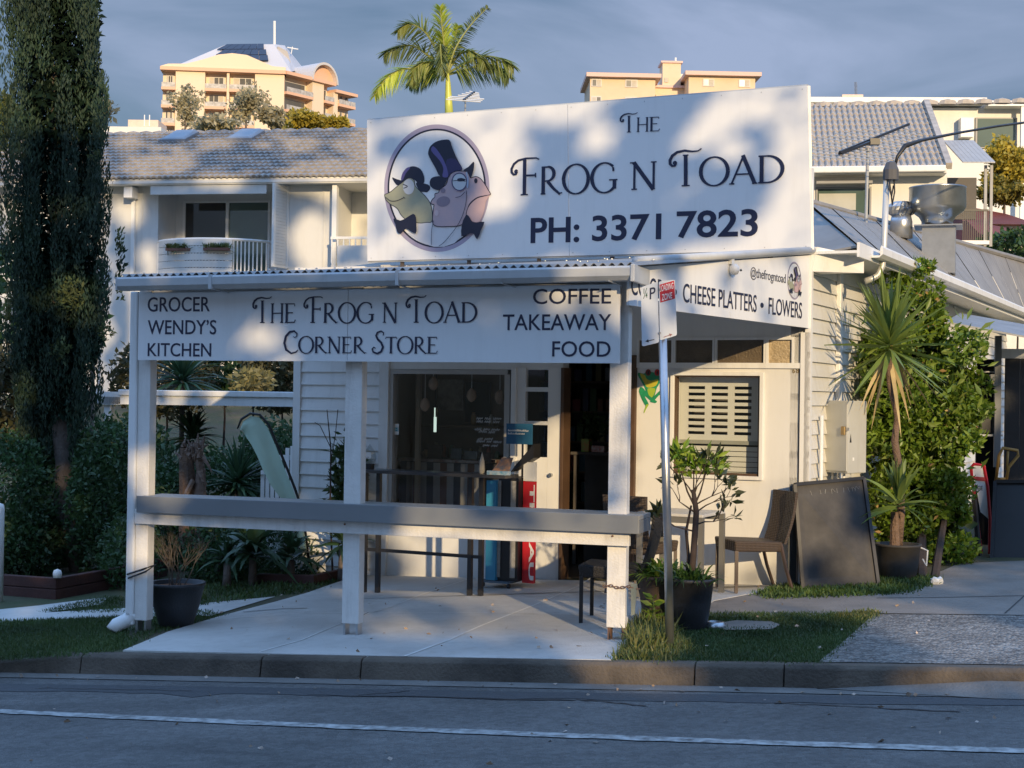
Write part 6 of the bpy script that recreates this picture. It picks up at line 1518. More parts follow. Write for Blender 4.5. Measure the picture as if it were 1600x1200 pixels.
# cordylines / strappy rosettes
STRAP = mat('strappy_dark_leaf', (.035, .075, .04), .45, .3, 2, island=True, col2=(.06, .12, .05), trans=.2)
def strappy(px, py, Y, n, Lm, label, w_=.05, m=STRAP, trunk_from=None, droop=.35, elo=-.3, name='strappy_plant'):
    c = P(px, py, Y); base = Vector((c.x, c.y, gz(c.x, c.y))); t = thing(name, label, 'plant', tuple(base))
    rosette(c, n, Lm, w_, m, t, elo=elo, droop=droop, joined=False if n < 60 else True, name='leaf' if n < 60 else 'leaves')
    MB().tube([base-Vector((0, 0, .05)), base.lerp(c, .5), c], [.05, .04, .035], 8).build('trunk', WOODD, t, smooth=True)
strappy(285, 600, 22, 150, .95, 'spiky grass tree head rising above the carport beam', droop=.35)
strappy(372, 760, 16.8, 90, .62, 'spiky strap leaved plant beside the feather flag', droop=.25)
strappy(300, 690, 21.5, 110, .7, 'dark strap leaved plant hanging below the carport beam', droop=.4)
strappy(395, 870, 14.9, 45, .62, 'broad arching strap plant in the garden left of the middle post', w_=.075, droop=.6, elo=.1)
strappy(455, 875, 15.0, 40, .5, 'smaller arching strap plant nearest the weatherboards', w_=.06, droop=.6, elo=.1)
strappy(355, 880, 14.8, 40, .45, 'low arching strap plant behind the black pot', w_=.06, droop=.6, elo=.1)
strappy(535, 855, 15.0, 50, .42, 'tufted plant at the foot of the shop corner', w_=.045, droop=.4)
bush('wall_shrub', 'tall leafy shrub against the weatherboards left of the middle post', 540, 770, 24, 85, 15.35, 650, .13, mat('wall_shrub_leaf', (.03, .07, .02), .5, .3, 2, island=True, col2=(.07, .12, .03), trans=.2), ryd=.25, aspect=.35, shell=.2)
tg = thing('bare_sapling', 'thin bare sapling in front of the weatherboards', 'sapling', tuple(G(520, 900)))
MB().tube([G(520, 900), P(516, 800, 14.8), P(517, 700, 14.8), P(511, 640, 14.8)], [.012, .01, .008, .004], 5).tube([P(517, 700, 14.8), P(500, 665, 14.8), P(492, 660, 14.7)], .004, 4).tube([P(517, 720, 14.8), P(524, 680, 14.8), P(528, 640, 14.8)], .004, 4).build('twigs', SHB, tg)
# driftwood stump
ds = G(302, 905); Yd = 15.6; ud_ = Yd/F_PX
dw = thing('driftwood_stump', 'weathered split driftwood stump standing up in the garden', 'driftwood', (P(302, 770, Yd).x, Yd, gz(P(302, 770, Yd).x, Yd)))
DWM = mat('driftwood', (.26, .19, .15), .9, .6, 4, 1., 25, col2=(.10, .06, .04)); DWB = mat('driftwood_orange', (.17, .10, .06), .9, .5, 8, 1., 30, col2=(.07, .05, .04))
dwp = lambda x, y, d=0: P(x, y, Yd+d)
MB().tube([dwp(295, 880), dwp(293, 760), dwp(291, 720), dwp(290, 700)], [.11, .09, .08, .06], 9).build('trunk', DWB, dw)
MB().tube([dwp(312, 880), dwp(312, 770), dwp(314, 735), dwp(308, 705)], [.09, .07, .05, .05], 8).build('trunk', DWM, dw)
random.seed(41); sp = MB()
for _ in range(36):
    a = random.uniform(284, 320); y_ = random.uniform(688, 712); sp.tube([dwp(a, y_+8, random.uniform(-.08, .02)), dwp(a+random.uniform(-12, 12), y_+random.uniform(-16, 4), random.uniform(-.15, .05))], [.028, .006], 5)
sp.tube([dwp(316, 712, -.05), dwp(326, 728, -.08), dwp(331, 738, -.08)], [.025, .015, .008], 6)
sp.tube([dwp(302, 750, -.08), dwp(292, 770, -.1), dwp(290, 790, -.1)], [.03, .03, .02], 6).tube([dwp(312, 735, -.08), dwp(318, 752, -.1), dwp(323, 758, -.1)], [.03, .02, .01], 6)
sp.build('splinters', DWM, dw)
# feather flag
Yf = 15.3
ffl = thing('feather_flag', 'pale green feather banner on a dark curved pole behind the rail', 'flag', (P(462, 880, Yf).x, Yf, gz(P(462, 880, Yf).x, Yf)))
FLM = mat('pale_mint_fabric', (.50, .68, .56), .7, .1, 2, .3, 8, trans=.2)
outer = [(375, 672), (380, 658), (392, 650), (405, 652), (418, 668), (432, 700), (446, 735), (458, 765), (470, 800), (480, 860)]
inner = [(378.5, 672), (383, 680), (388, 688), (394, 697), (402, 713), (411, 735), (423, 758), (440, 780), (456, 800), (470, 860)]
fm = MB()
nfl = len(outer)
for k, (o_, i_) in enumerate(zip(outer, inner)):
    for j in range(5):
        t = j/4; x = i_[0]+(o_[0]-i_[0])*t; y_ = i_[1]+(o_[1]-i_[1])*t; fm.v.append(tuple(P(x, y_, Yf+.03*math.sin(j*1.5+k*.7))))
for k in range(nfl-1):
    for j in range(4): a = k*5+j; fm.f.append((a, a+1, a+6, a+5))
fm.build('fabric', FLM, ffl, smooth=True)
MB().tube([P(x, y_, Yf) for x, y_ in [(371, 670), (377, 655), (391, 646), (406, 648), (420, 664), (434, 697), (449, 733), (461, 764), (473, 800), (483, 880)]], [.008]+[.014]*8+[.014], 8).build('pole', BLACK, ffl, smooth=True)
# picket fence pieces
pf = thing('picket_fence', 'white picket fence between the feather flag and the weatherboards', 'fence', (P(455, 860, 16.5).x, 16.5, gz(-2.4, 16.5)))
for i in range(9):
    x = 408+i*7.6; a = P(x, 700-(0 if i % 2 else 3), 16.6)
    fr_ = Frame((a.x, a.y), (1, -.2)); z_ = a.z if i > 4 else P(x, 735, 16.6).z
    MB().box(fr_, 0, .042, 0, .018, gz(a.x, 16.5), z_).build('picket', WHITE, pf)
for py in (715, 790): 
    a = P(408, py, 16.64); b = P(470, py, 16.64); MB().bar(a, b, .02, .06).build('rail', WHITE, pf)
gpt = G(1, 915)
tag(MB().lathe(P(-4, 905, 14.2), [(.055, -.25), (.055, .68), (.045, .72), (.0, .74)], 14).build('fence_post', WHITE, smooth=True), 'white round topped fence post at the very left edge', 'post')
# carport
Ycp = 20.
FC = Frame((P(470, 620, Ycp).x, Ycp), (1, -.03))
cp = thing('carport', 'white beamed carport roof behind the left garden', 'carport', tuple(FC.p(-1.3, 0, gz(-4, 20))))
def cx2(px, py=620): return FC.on(px, py)[0]
za_, zb_c, zc2 = FC.on(350, 611)[1], FC.on(350, 634)[1], FC.on(350, 620)[1]
MB().box(FC, cx2(185), cx2(520), -.03, .02, zc2, za_).build('gutter', WHITE, cp, bevel=.01); MB().box(FC, cx2(188), cx2(520), .0, .05, zb_c, zc2-.003).build('fascia', WHITE, cp)
MB().box(FC, cx2(155), cx2(187), .05, .1, FC.on(170, 632)[1], FC.on(170, 612)[1]).build('fascia', WHITE, cp)
MB().hexa([FC.p(cx2(150), .05, zb_c), FC.p(cx2(520), .05, zb_c), FC.p(cx2(520), 4.2, zb_c), FC.p(cx2(150), 4.2, zb_c)], [FC.p(cx2(150), .05, zb_c+.1), FC.p(cx2(520), .05, zb_c+.1), FC.p(cx2(520), 4.2, zb_c+.08), FC.p(cx2(150), 4.2, zb_c+.08)]).build('roof_panel', mat('carport_lining', (.4, .4, .38), .6), cp)
for px in (165, 462): MB().box(FC, cx2(px)-.05, cx2(px)+.05, .1, .2, gz(-4, 20)-.1, zb_c).build('post', WHITE, cp)
# pot with dead sticks in front
gk = G(275, 978)
pk = potthing('potted_bare_shrub', gk, .225, .14, .36, POTM, 'large black pot with a bare twiggy shrub beside the left verandah post', 'potted plant', soil=mat('orange_bark_mulch', (.22, .09, .035), .95, .4, 30, .8, 60))
random.seed(77); tw = MB(); tips = []
SHB2 = mat('grey_twig', (.12, .10, .085), .9, .3, 20)
for _ in range(13): rtw(gk+Vector((random.uniform(-.06, .06), random.uniform(-.06, .06), .33)), Vector((random.uniform(-.45, .45), random.uniform(-.4, .4), 1)).normalized(), random.uniform(.14, .22), .005, 3)
tw.build('twigs', SHB2, pk)
# ================================================================== TOWNHOUSE (left background)
TW = mat('townhouse_render', (.66, .66, .64), .6, .06, .8, .02, 20, dirt=.12)
th = thing('townhouse', 'white two storey townhouse with grey tiled roof and a curved balcony', 'house', tuple(FT.p(-4, 2, gz(-8, 40))))
def tp(px, py, y=0): return FT.on(px, py, y)
def tx_(px, y=0, py=300): return FT.on(px, py, y)[0]
def tz_(py, px=400, y=0): return FT.on(px, py, y)[1]
zbase = gz(-8, 40)-2.
xw = [tx_(-60), tx_(249), tx_(430), tx_(521), tx_(640)]
zE = tz_(287, 380)
MB().box(FT, xw[0], tx_(248), .0, .2, zbase, zE).build('wall', TW, th)
MB().box(FT, tx_(450), tx_(525), .0, .2, zbase, zE).build('wall', TW, th)
MB().box(FT, tx_(450), tx_(450)+.1, .2, 1.6, zbase, zE).build('wall', TW, th); MB().box(FT, tx_(525)-.1, tx_(525), .2, 1.5, zbase, zE).build('wall', TW, th); MB().box(FT, tx_(248)-.1, tx_(248), .2, 1.3, zbase, zE).build('wall', TW, th)
MB().box(FT, tx_(525), tx_(900), 1.5, 1.7, zbase, zE).build('wall', TW, th)
MB().box(FT, tx_(525), tx_(900), .0, .2, zbase, zE).build('wall', TW, th) if False else None
# recess wall behind balcony
yr = 1.2
zw0, zw1 = tz_(425, 350, yr), tz_(314, 350, yr)
xa, xb = tx_(287, yr), tx_(423, yr)
MB().box(FT, tx_(248), xa, yr, yr+.2, zbase, zE).build('wall', TW, th); MB().box(FT, xb, tx_(450, 0), yr, yr+.2, zbase, zE).build('wall', TW, th)
MB().box(FT, xa, xb, yr, yr+.2, zw1, zE).build('wall', TW, th); MB().box(FT, xa, xb, yr, yr+.2, zbase, zw0).build('wall', TW, th)
xm = tx_(356, yr)
sw = MB().box(FT, xa, xa+.06, yr-.03, yr+.1, zw0, zw1).box(FT, xb-.06, xb, yr-.03, yr+.1, zw0, zw1).box(FT, xm-.04, xm+.04, yr-.03, yr+.1, zw0, zw1).box(FT, xa+.06, xb-.06, yr-.03, yr+.1, zw1-.05, zw1-.002).build('sliding_door', WHITE, th)
MB().box(FT, xa+.06, xm-.04, yr+.03, yr+.04, zw0, zw1-.05).build('pane', mat('dark_glass', (.02, .022, .022), .05, .1, spec=.8), sw); MB().box(FT, xm+.04, xb-.06, yr+.03, yr+.04, zw0, zw1-.05).build('pane', mat('reflective_green_glass', (.10, .15, .13), .04, .3, .4, spec=1.), sw)
# fascia, gutter, downpipe, wall joints
MB().box(FT, xw[0], tx_(900), -.55, -.45, tz_(288, 380, -.5), tz_(277, 380, -.5)).build('gutter', WHITE, th, bevel=.02)
MB().box(FT, tx_(247), tx_(426), -.5, -.44, tz_(303, 340, -.5), tz_(289, 340, -.5)).build('balcony_fascia', TW, th)
MB().box(FT, xw[0], tx_(900), -.44, 1.4, zE, zE+.05).build('soffit', TW, th)
dpx = tx_(211); MB().box(FT, dpx-.12, dpx+.12, -.45, -.05, tz_(312, 211), tz_(295, 211)).build('rain_head', WHITE, th); MB().box(FT, dpx-.05, dpx+.05, -.12, -.01, zbase, tz_(312, 211)).build('downpipe', WHITE, th)
for px in (222, 247, 505, 507): MB().box(FT, tx_(px)-.015, tx_(px)+.015, -.012, 0, zbase, zE-.05).build('wall_batten', TW, th)
tag(MB().lathe(FT.p(tx_(266, yr), yr-.12, tz_(326, 266, yr)), [(.0, -.1), (.11, -.08), (.13, 0), (.1, .1), (.09, .12), (0, .14)], 12).build('wall_light', mat('opal_white', (.6, .6, .58), .3), smooth=True), 'round opal wall light beside the townhouse sliding door', 'wall light')
# balcony: curved rail, balusters, boarded planter front
bal = thing('balcony', 'white curved balcony with baluster rail and boarded front on the townhouse', 'balcony', tuple(FT.p(tx_(340), -.5, tz_(420))))
def bcurve(t):   # t 0..1 from left to right
    x = tx_(250)+(tx_(424)-tx_(250))*t; return x, -.9*math.sin(PI*clampf(t*1.0, 0, 1))**.6-.05
zrail = tz_(374, 340, -.8); zfl = tz_(430, 340, -.8)
MB().tube([FT.p(*bcurve(t), zrail-.02*math.sin(t*9)*0) for t in np.linspace(0, 1, 20)], .04, 6).build('rail', WHITE, bal)
for i in range(36):
    t = (i+.5)/36; x, y = bcurve(t)
    if t > .0: MB().box(Frame(FT.p(x, y, 0)[:2], FT.ex[:2]), -.015, .015, -.015, .015, zfl, zrail-.03).build('baluster', WHITE, bal)
for k in range(6):
    mb = MB(); n = 12; V = []
    z0_, z1_ = zfl+.015+k*.19-.2, zfl+.19+k*.19-.2
    for i in range(n+1):
        t = .06+.70*i/n; x, y = bcurve(t)
        V += [FT.p(x, y-.08, z0_), FT.p(x, y-.08, z1_), FT.p(x, y-.05, z1_), FT.p(x, y-.05, z0_)]
    mb.v = [tuple(v) for v in V]
    for i in range(n): a = 4*i; mb.f += [(a, a+4, a+5, a+1), (a+1, a+5, a+6, a+2), (a+3, a+2, a+6, a+7), (a, a+3, a+7, a+4)]
    mb.f += [(0, 1, 2, 3), (4*n+3, 4*n+2, 4*n+1, 4*n)]
    mb.build('board', TW, bal)
MB().box(FT, tx_(250), tx_(426), -.85, yr, zfl-.3, zfl-.12).build('floor_slab', TW, bal)
for i, (pa, pb, lab) in enumerate([(262, 300, 'left terracotta trough of green plants on the townhouse balcony'), (322, 360, 'right terracotta trough of green plants on the townhouse balcony')]):
    x0, x1 = tx_(pa, -.95), tx_(pb, -.95); zt_ = tz_(389, 310, -.95)
    t = thing('planter_trough', lab, 'planter', tuple(FT.p(x0, -.95, zt_)), 'troughs on the townhouse balcony')
    yq = -.98 if i else -.92
    MB().box(FT, x0, x1, yq-.12, yq+.08, zt_-.05, zt_+.02).build('trough', mat('terracotta', (.20, .10, .075), .8), t)
    n = 260; p = np.array([tuple(FT.p(random.uniform(x0, x1), yq+random.uniform(-.1, .1), zt_)) for _ in range(n)])
    blades(p, np.random.normal(size=(n, 3))*.5+[0, 0, 1], .26, .03, .3, 'plants', mat('balcony_green', (.10, .15, .05), .6, island=True, col2=(.16, .18, .07)), t, kind='stuff', seg=2)
# lattice screen
xs0, xs1 = tx_(427), tx_(451)
lat = MB(); zl0, zl1 = tz_(420), tz_(292)
sc_ = thing('lattice_screen', 'tall white perforated privacy screen at the right of the balcony', 'screen', tuple(FT.p(xs0, -.7, zl0)))
FL_ = Frame(FT.p(tx_(427, -.7), -.7, 0)[:2], (FT.p(tx_(451, 0), 0, 0)-FT.p(tx_(427, -.7), -.7, 0))[:2]); wl_ = (FT.p(tx_(451, 0), 0, 0)-FT.p(tx_(427, -.7), -.7, 0)).length
MB().box(FL_, 0, .09, -.03, .03, zl0, zl1).box(FL_, wl_-.09, wl_, -.03, .03, zl0, zl1).build('frame', WHITE, sc_)
for i in range(27):
    z = zl0+(zl1-zl0)*i/27; MB().box(FL_, .09, wl_-.09, -.012, .012, z, z+.075).build('slat', TW, sc_)
for i in range(4): MB().box(FL_, .14+.17*i, .19+.17*i, .013, .03, zl0, zl1).build('slat', TW, sc_)
# second balcony by the sign
b2 = thing('balcony', 'second townhouse balcony half hidden beside the roof sign', 'balcony', tuple(FT.p(tx_(560), -.5, tz_(410))))
MB().box(FT, tx_(528), tx_(640), -.6, -.55, tz_(378), tz_(374)).build('rail', WHITE, b2)
for i in range(14): x = tx_(529)+i*.16; MB().box(FT, x, x+.03, -.59, -.56, tz_(414), tz_(378)).build('baluster', WHITE, b2)
MB().box(FT, tx_(540), tx_(640), -.66, -.6, tz_(420), tz_(388)).build('panel', TW, b2)
MB().box(FT, tx_(526), tx_(533), -.4, -.2, tz_(420), tz_(292)).build('corner_post', WHITE, b2); MB().tube([FT.p(tx_(524), -.1, tz_(420)), FT.p(tx_(524), -.1, tz_(390)), FT.p(tx_(521), -.1, tz_(385)), FT.p(tx_(521), -.1, tz_(300))], .05, 6).build('drainpipe', WHITE, b2)
# tiled roof: wavy stepped courses
RT = mat('grey_brown_roof_tile', (.36, .33, .30), .75, .35, 4, .2, 30)
def tiled(fr, x0, x1, ya, za, yb, zb, rows, wave, name, parent, m, amp=.05, step=.055, kind='stuff', spw=8, skip=None):
    mb = MB(); nx = int((x1-x0)/wave*spw); slope = math.atan2(zb-za, yb-ya); nz = Vector((0, 0, 1))*math.cos(slope)-fr.ey*math.sin(slope)
    nzv = nz
    for r in range(rows):
        t0, t1 = r/rows, (r+1)/rows; b = len(mb.v)
        for i in range(nx+1):
            x = x0+(x1-x0)*i/nx; ph = (x-x0)/wave*2*PI; a = amp*(abs(math.sin(ph/2))**.7)
            for t, off in ((t0, step), (t0, 0), (t1, -.0)):
                q = fr.p(x, ya+(yb-ya)*t, za+(zb-za)*t)+nzv*(a+(step if t == t0 and off else 0)); mb.v.append(tuple(q))
        for i in range(nx):
            k = b+3*i; mb.f += [(k, k+3, k+5, k+2), (k+1, k+4, k+3, k)]
    return mb.build(name, m, parent, kind=kind)
yE, zEe = -.6, tz_(279, 380, -.6); yR = 4.6; zR = tz_(199, 380, yR)-.16
tiled(FT, tx_(-80), tx_(900), yE, zEe, yR, zR, 15, .165, 'roof_tiles', th, RT)
MB().hexa([FT.p(tx_(-80), yE+.02, zEe-.1), FT.p(tx_(900), yE+.02, zEe-.1), FT.p(tx_(900), yR*2, zEe-.1), FT.p(tx_(-80), yR*2, zEe-.1)], [FT.p(tx_(-80), yE+.02, zEe-.03), FT.p(tx_(900), yE+.02, zEe-.03), FT.p(tx_(900), yR, zR-.04), FT.p(tx_(-80), yR, zR-.04)]).build('roof_base', TW, th)
for i in range(34):
    x = tx_(-80)+i*.42; MB().lathe(FT.p(x, yR, zR), [(.0, .11), (.10, .07), (.13, -.02)], 6, sx=1.9, sy=.9).build('ridge_tile', RT, th)
for px, lab in ((268, 'left grey skylight on the townhouse roof'), (372, 'right grey skylight on the townhouse roof')):
    t0 = .86; u = 1-t0
    yy_ = yE+(yR-yE)*.74; zz_ = zEe+(zR-zEe)*.74; y1_ = yE+(yR-yE)*.92; z1_ = zEe+(zR-zEe)*.92
    xx_ = tx_(px, yy_, 213)
    t = thing('skylight', lab, 'skylight', tuple(FT.p(xx_, yy_, zz_)), 'skylights on the townhouse roof'); o_ = .16
    MB().hexa([FT.p(xx_-.42, yy_, zz_), FT.p(xx_+.42, yy_, zz_), FT.p(xx_+.48, y1_, z1_), FT.p(xx_-.30, y1_, z1_)], [FT.p(xx_-.42, yy_, zz_+o_), FT.p(xx_+.42, yy_, zz_+o_), FT.p(xx_+.48, y1_, z1_+o_), FT.p(xx_-.30, y1_, z1_+o_)]).build('frame', mat('skylight_frame', (.2, .2, .21), .5), t)
    MB().hexa([FT.p(xx_-.38, yy_+.02, zz_+o_+.002), FT.p(xx_+.38, yy_+.02, zz_+o_+.002), FT.p(xx_+.43, y1_, z1_+o_+.002), FT.p(xx_-.27, y1_, z1_+o_+.002)], [FT.p(xx_-.3, yy_+.08, zz_+o_+.06), FT.p(xx_+.3, yy_+.08, zz_+o_+.06), FT.p(xx_+.36, y1_-.05, z1_+o_+.05), FT.p(xx_-.22, y1_-.05, z1_+o_+.05)]).build('dome', mat('skylight_dome', (.24, .26, .29), .35), t)
# aerial behind the roof sign
ae = thing('tv_aerial', 'white fishbone TV aerial beside the palm above the roof sign', 'aerial', tuple(P(727, 190, 36)))
MB().tube([P(727, 200, 36), P(727, 154, 36)], .025, 6).build('aerial_mast', AL, ae); MB().bar(P(724, 157, 35.6), P(741, 144, 36.6), .05).build('boom', BLACK, ae)
for i in range(7):
    t = i/6; c = P(724, 157, 35.6).lerp(P(741, 144, 36.6), t); hw = .42-.3*t if i > 2 else .42; MB().tube([c+Vector((-hw, 0, .02)), c+Vector((hw, 0, -.03))], .014, 4).build('element', WPRINT, ae)
# ================================================================== HOUSE ON THE RIGHT
HW = mat('right_house_render', (.72, .71, .67), .6, .06, .8, dirt=.12)
rh = thing('tiled_house', 'cream house with grey tiled gable roof behind the exhaust cowl', 'house', tuple(FH.p(1, 2, gz(9, 32))))
def hx(px, y=0, py=270): return FH.on(px, py, y)[0]
def hz(py, px=1380, y=0): return FH.on(px, py, y)[1]
ya, za = -.5, hz(262, 1380, -.5); yb, zb = 4.2, hz(164, 1380, 4.2)
xL, xR = hx(1180, -.5), hx(1478, -.5)
# individual tiles: near slope
ncol, nrow = 24, 11; xL2 = hx(1240, -.5); wt_ = (xR-xL2)/ncol
sl = math.atan2(zb-za, yb-ya); nz = Vector((0, 0, 1))*math.cos(sl)-FH.ey*math.sin(sl); dv_ = FH.ey*(yb-ya)/nrow+Vector((0, 0, (zb-za)/nrow))
prof = [(0, .0), (.12, .035), (.3, .055), (.5, .04), (.65, .012), (.85, .0), (1.0, .008)]
tmb = MB()
for k, (u, h) in enumerate(prof): 
    for t, o_ in ((0, .025), (0, -.01), (1, .0)): tmb.v.append(tuple(FH.ex*(u*wt_)+dv_*t*1.03+nz*(h+o_)))
for k in range(len(prof)-1): a = 3*k; tmb.f += [(a, a+3, a+5, a+2), (a+1, a+4, a+3, a)]
RT2 = mat('sunlit_concrete_tile', (.50, .44, .37), .8, .35, 5, .3, 30)
t_first = tmb.build('roof_tile', RT2, rh); 
base0 = FH.p(xL2, ya, za); rk = (hx(1497, yb, 164)-hx(1497, yb, 164))
cnt_ = 0
for r in range(nrow):
    for c in range(ncol):
        sh = FH.ex*(r*(hx(1480, yb, 164)-xR)/nrow)
        pos = base0+FH.ex*(c*wt_)+dv_*r+sh*.0
        o = t_first if cnt_ == 0 else t_first.copy()
        if cnt_: COL.objects.link(o)
        o.location = pos; cnt_ += 1
xRR = xR+.02
MB().hexa([FH.p(xL, ya+.02, za-.12), FH.p(xRR, ya+.02, za-.12), FH.p(xRR, yb, za-.12), FH.p(xL, yb, za-.12)], [FH.p(xL, ya+.02, za-.02), FH.p(xRR, ya+.02, za-.02), FH.p(xRR, yb, zb-.03), FH.p(xL, yb, zb-.03)]).build('roof_base', HW, rh)
MB().hexa([FH.p(xL, yb, za-.12), FH.p(xRR, yb, za-.12), FH.p(xRR, 2*yb-ya, za-.12), FH.p(xL, 2*yb-ya, za-.12)], [FH.p(xL, yb, zb-.03), FH.p(xRR, yb, zb-.03), FH.p(xRR, 2*yb-ya, za-.1), FH.p(xL, 2*yb-ya, za-.1)]).build('roof_back', HW, rh)
MB().bar(FH.p(xRR+.04, ya, za+.02), FH.p(xRR+.04, yb, zb+.05), .13, .14).build('verge_cap', RT2, rh)
MB().bar(FH.p(xRR+.04, 2*yb-ya, za+.02), FH.p(xRR+.04, yb, zb+.05), .13, .14).build('verge_cap', RT2, rh)
for i in range(18): MB().lathe(FH.p(xL2+.25+i*.42-.3, yb, zb), [(.0, .12), (.10, .08), (.13, -.02)], 6, sx=1.8, sy=.9).build('ridge_tile', RT2, rh)
MB().box(FH, xL, hx(1477, -.5), -.62, -.5, hz(270, 1380, -.5), hz(260, 1380, -.5)).build('gutter', WHITE, rh, bevel=.02)
zwb_ = gz(8, 32)-2
MB().box(FH, xL, hx(1275), .0, .2, zwb_, za-.1).build('wall', HW, rh); MB().box(FH, hx(1362), hx(1480), .0, .2, zwb_, za-.1).build('wall', HW, rh)
MB().box(FH, hx(1275), hx(1362), .0, .2, zwb_, hz(345, 1320)).build('wall', HW, rh); MB().box(FH, hx(1275), hx(1362), .0, .2, hz(292, 1320), za-.1).build('wall', HW, rh)
wnd = MB().box(FH, hx(1275), hx(1278), -.03, .1, hz(345, 1320), hz(292, 1320)).box(FH, hx(1359), hx(1362), -.03, .1, hz(345, 1320), hz(292, 1320)).box(FH, hx(1278), hx(1359), -.03, .1, hz(295, 1320), hz(292.2, 1320)).build('window', mat('grey_window_frame', (.3, .3, .3), .5), rh)
MB().box(FH, hx(1278), hx(1359), .04, .05, hz(345, 1320), hz(295, 1320)).build('pane', mat('reflective_green_glass', 0), wnd); MB().box(FH, hx(1275), hx(1362), -.35, -.1, hz(290, 1320), hz(286, 1320)).build('window_hood', mat('grey_window_frame', 0), rh)
MB().box(FH, hx(1280), hx(1338), .02, .035, hz(328, 1320), hz(302, 1320)).build('blind', mat('pale_blind', (.5, .5, .45), .7), wnd)
MB().box(FH, hx(1478), hx(1480), .2, 8.8, zwb_, za-.1).build('wall', HW, rh)
gw_ = MB(); gx_ = hx(1480)
gw_.v = [tuple(FH.p(gx_, .0, za-.12)), tuple(FH.p(gx_, 8.6, za-.12)), tuple(FH.p(gx_, yb, zb-.05)), tuple(FH.p(gx_-.1, .0, za-.12)), tuple(FH.p(gx_-.1, 8.6, za-.12)), tuple(FH.p(gx_-.1, yb, zb-.05))]
gw_.f = [(0, 1, 2), (5, 4, 3), (0, 2, 5, 3), (1, 4, 5, 2)]; gw_.build('gable', HW, rh)
# pergola-roofed balcony right of it
Yq = 33.; FQ = Frame((P(1500, 300, Yq).x, Yq), (1, -.1))
qx = lambda px: FQ.on(px, 300)[0]; qz = lambda py: FQ.on(1530, py)[1]; qzb = FQ.on(1530, 219, 2)[1]
pg = thing('balcony_deck', 'small roofed deck with black balusters on the side of the tiled house', 'deck', tuple(FQ.p(.3, 0, qz(385))))
for i in range(7): 
    x = qx(1500)+i*.1; MB().hexa([FQ.p(x, -.3, qz(258)), FQ.p(x+.095, -.3, qz(258)), FQ.p(x+.095, 2, qzb-.04), FQ.p(x, 2, qzb-.04)], [FQ.p(x, -.3, qz(256)), FQ.p(x+.095, -.3, qz(256)), FQ.p(x+.095, 2, qzb), FQ.p(x, 2, qzb)]).build('roof_sheet', mat('old_sheet_roof', (.42, .41, .39), .6), pg)
for x_ in (1538, 1547): MB().box(FQ, qx(x_), qx(x_)+.06, 0, .06, qz(385), qz(258)).build('post', mat('grey_window_frame', 0), pg)
MB().box(FQ, qx(1500), qx(1548), 1.5, 1.6, qz(330), qz(262)).build('back_wall', mat('deck_back', (.12, .11, .10), .8), pg)
for i in range(14): x = qx(1505)+i*.045; MB().box(FQ, x, x+.014, 0, .02, qz(375), qz(330)).build('baluster', BLACK, pg)
MB().box(FQ, qx(1503), qx(1545), -.01, .03, qz(330), qz(327)).build('rail', BLACK, pg); MB().box(FQ, qx(1500), qx(1546), -.05, 1.5, qz(382), qz(376)).build('floor', WHITE, pg)
MB().box(FQ, qx(1503), qx(1540), .1, 1.4, gz(11, 33)-2, qz(382)).build('base_wall', HW, pg)
# flat roofed white building behind
Yw = 60.; FWb = Frame((P(1300, 160, Yw).x, Yw), (1, -.05)); bx_ = lambda px: FWb.on(px, 160)[0]; bz_ = lambda py, px=1500: FWb.on(px, py)[1]
fb = thing('flat_roofed_building', 'pale flat roofed building beyond the tiled house', 'building', tuple(FWb.p(4, 0, gz(10, 60))))
MB().box(FWb, bx_(1240), bx_(1800), .3, 9, gz(12, 60)-3, bz_(166)).build('wall', HW, fb)
MB().box(FWb, bx_(1240), bx_(1538), -.4, 9.2, bz_(163, 1400), bz_(155, 1400)).build('roof_slab', WHITE, fb); MB().box(FWb, bx_(1540), bx_(1800), -.4, 9.2, bz_(168), bz_(160)).build('roof_slab', WHITE, fb)
wn = MB().box(FWb, bx_(1527), bx_(1592), .2, .3, bz_(230), bz_(182)).build('window', mat('grey_window_frame', 0), fb); MB().box(FWb, bx_(1530), bx_(1589), .18, .2, bz_(228), bz_(184)).build('pane', mat('reflective_green_glass', 0), wn)
MB().box(FWb, bx_(1592), bx_(1598), -.35, -.2, gz(12, 60), bz_(168)).build('column', WHITE, fb)
MB().box(FWb, bx_(1500), bx_(1520), -.2, .3, bz_(215), bz_(185)).build('balcony_wall', WHITE, fb); 
chm = MB().box(FWb, bx_(1329), bx_(1363), 2, 3, bz_(160, 1346), bz_(149, 1346)+.45).build('chimney', mat('salmon_render', (.74, .56, .42), .7), fb); MB().box(FWb, bx_(1342), bx_(1350), 1.97, 2, bz_(156, 1346)+.25, bz_(152, 1346)+.4).build('vent', BLACK, chm)
MB().tube([FWb.p(bx_(1355), 2.5, bz_(149, 1355)+.4), FWb.p(bx_(1354), 2.5, bz_(127, 1355)+.5)], .06, 6).build('flue', STEEL, fb)
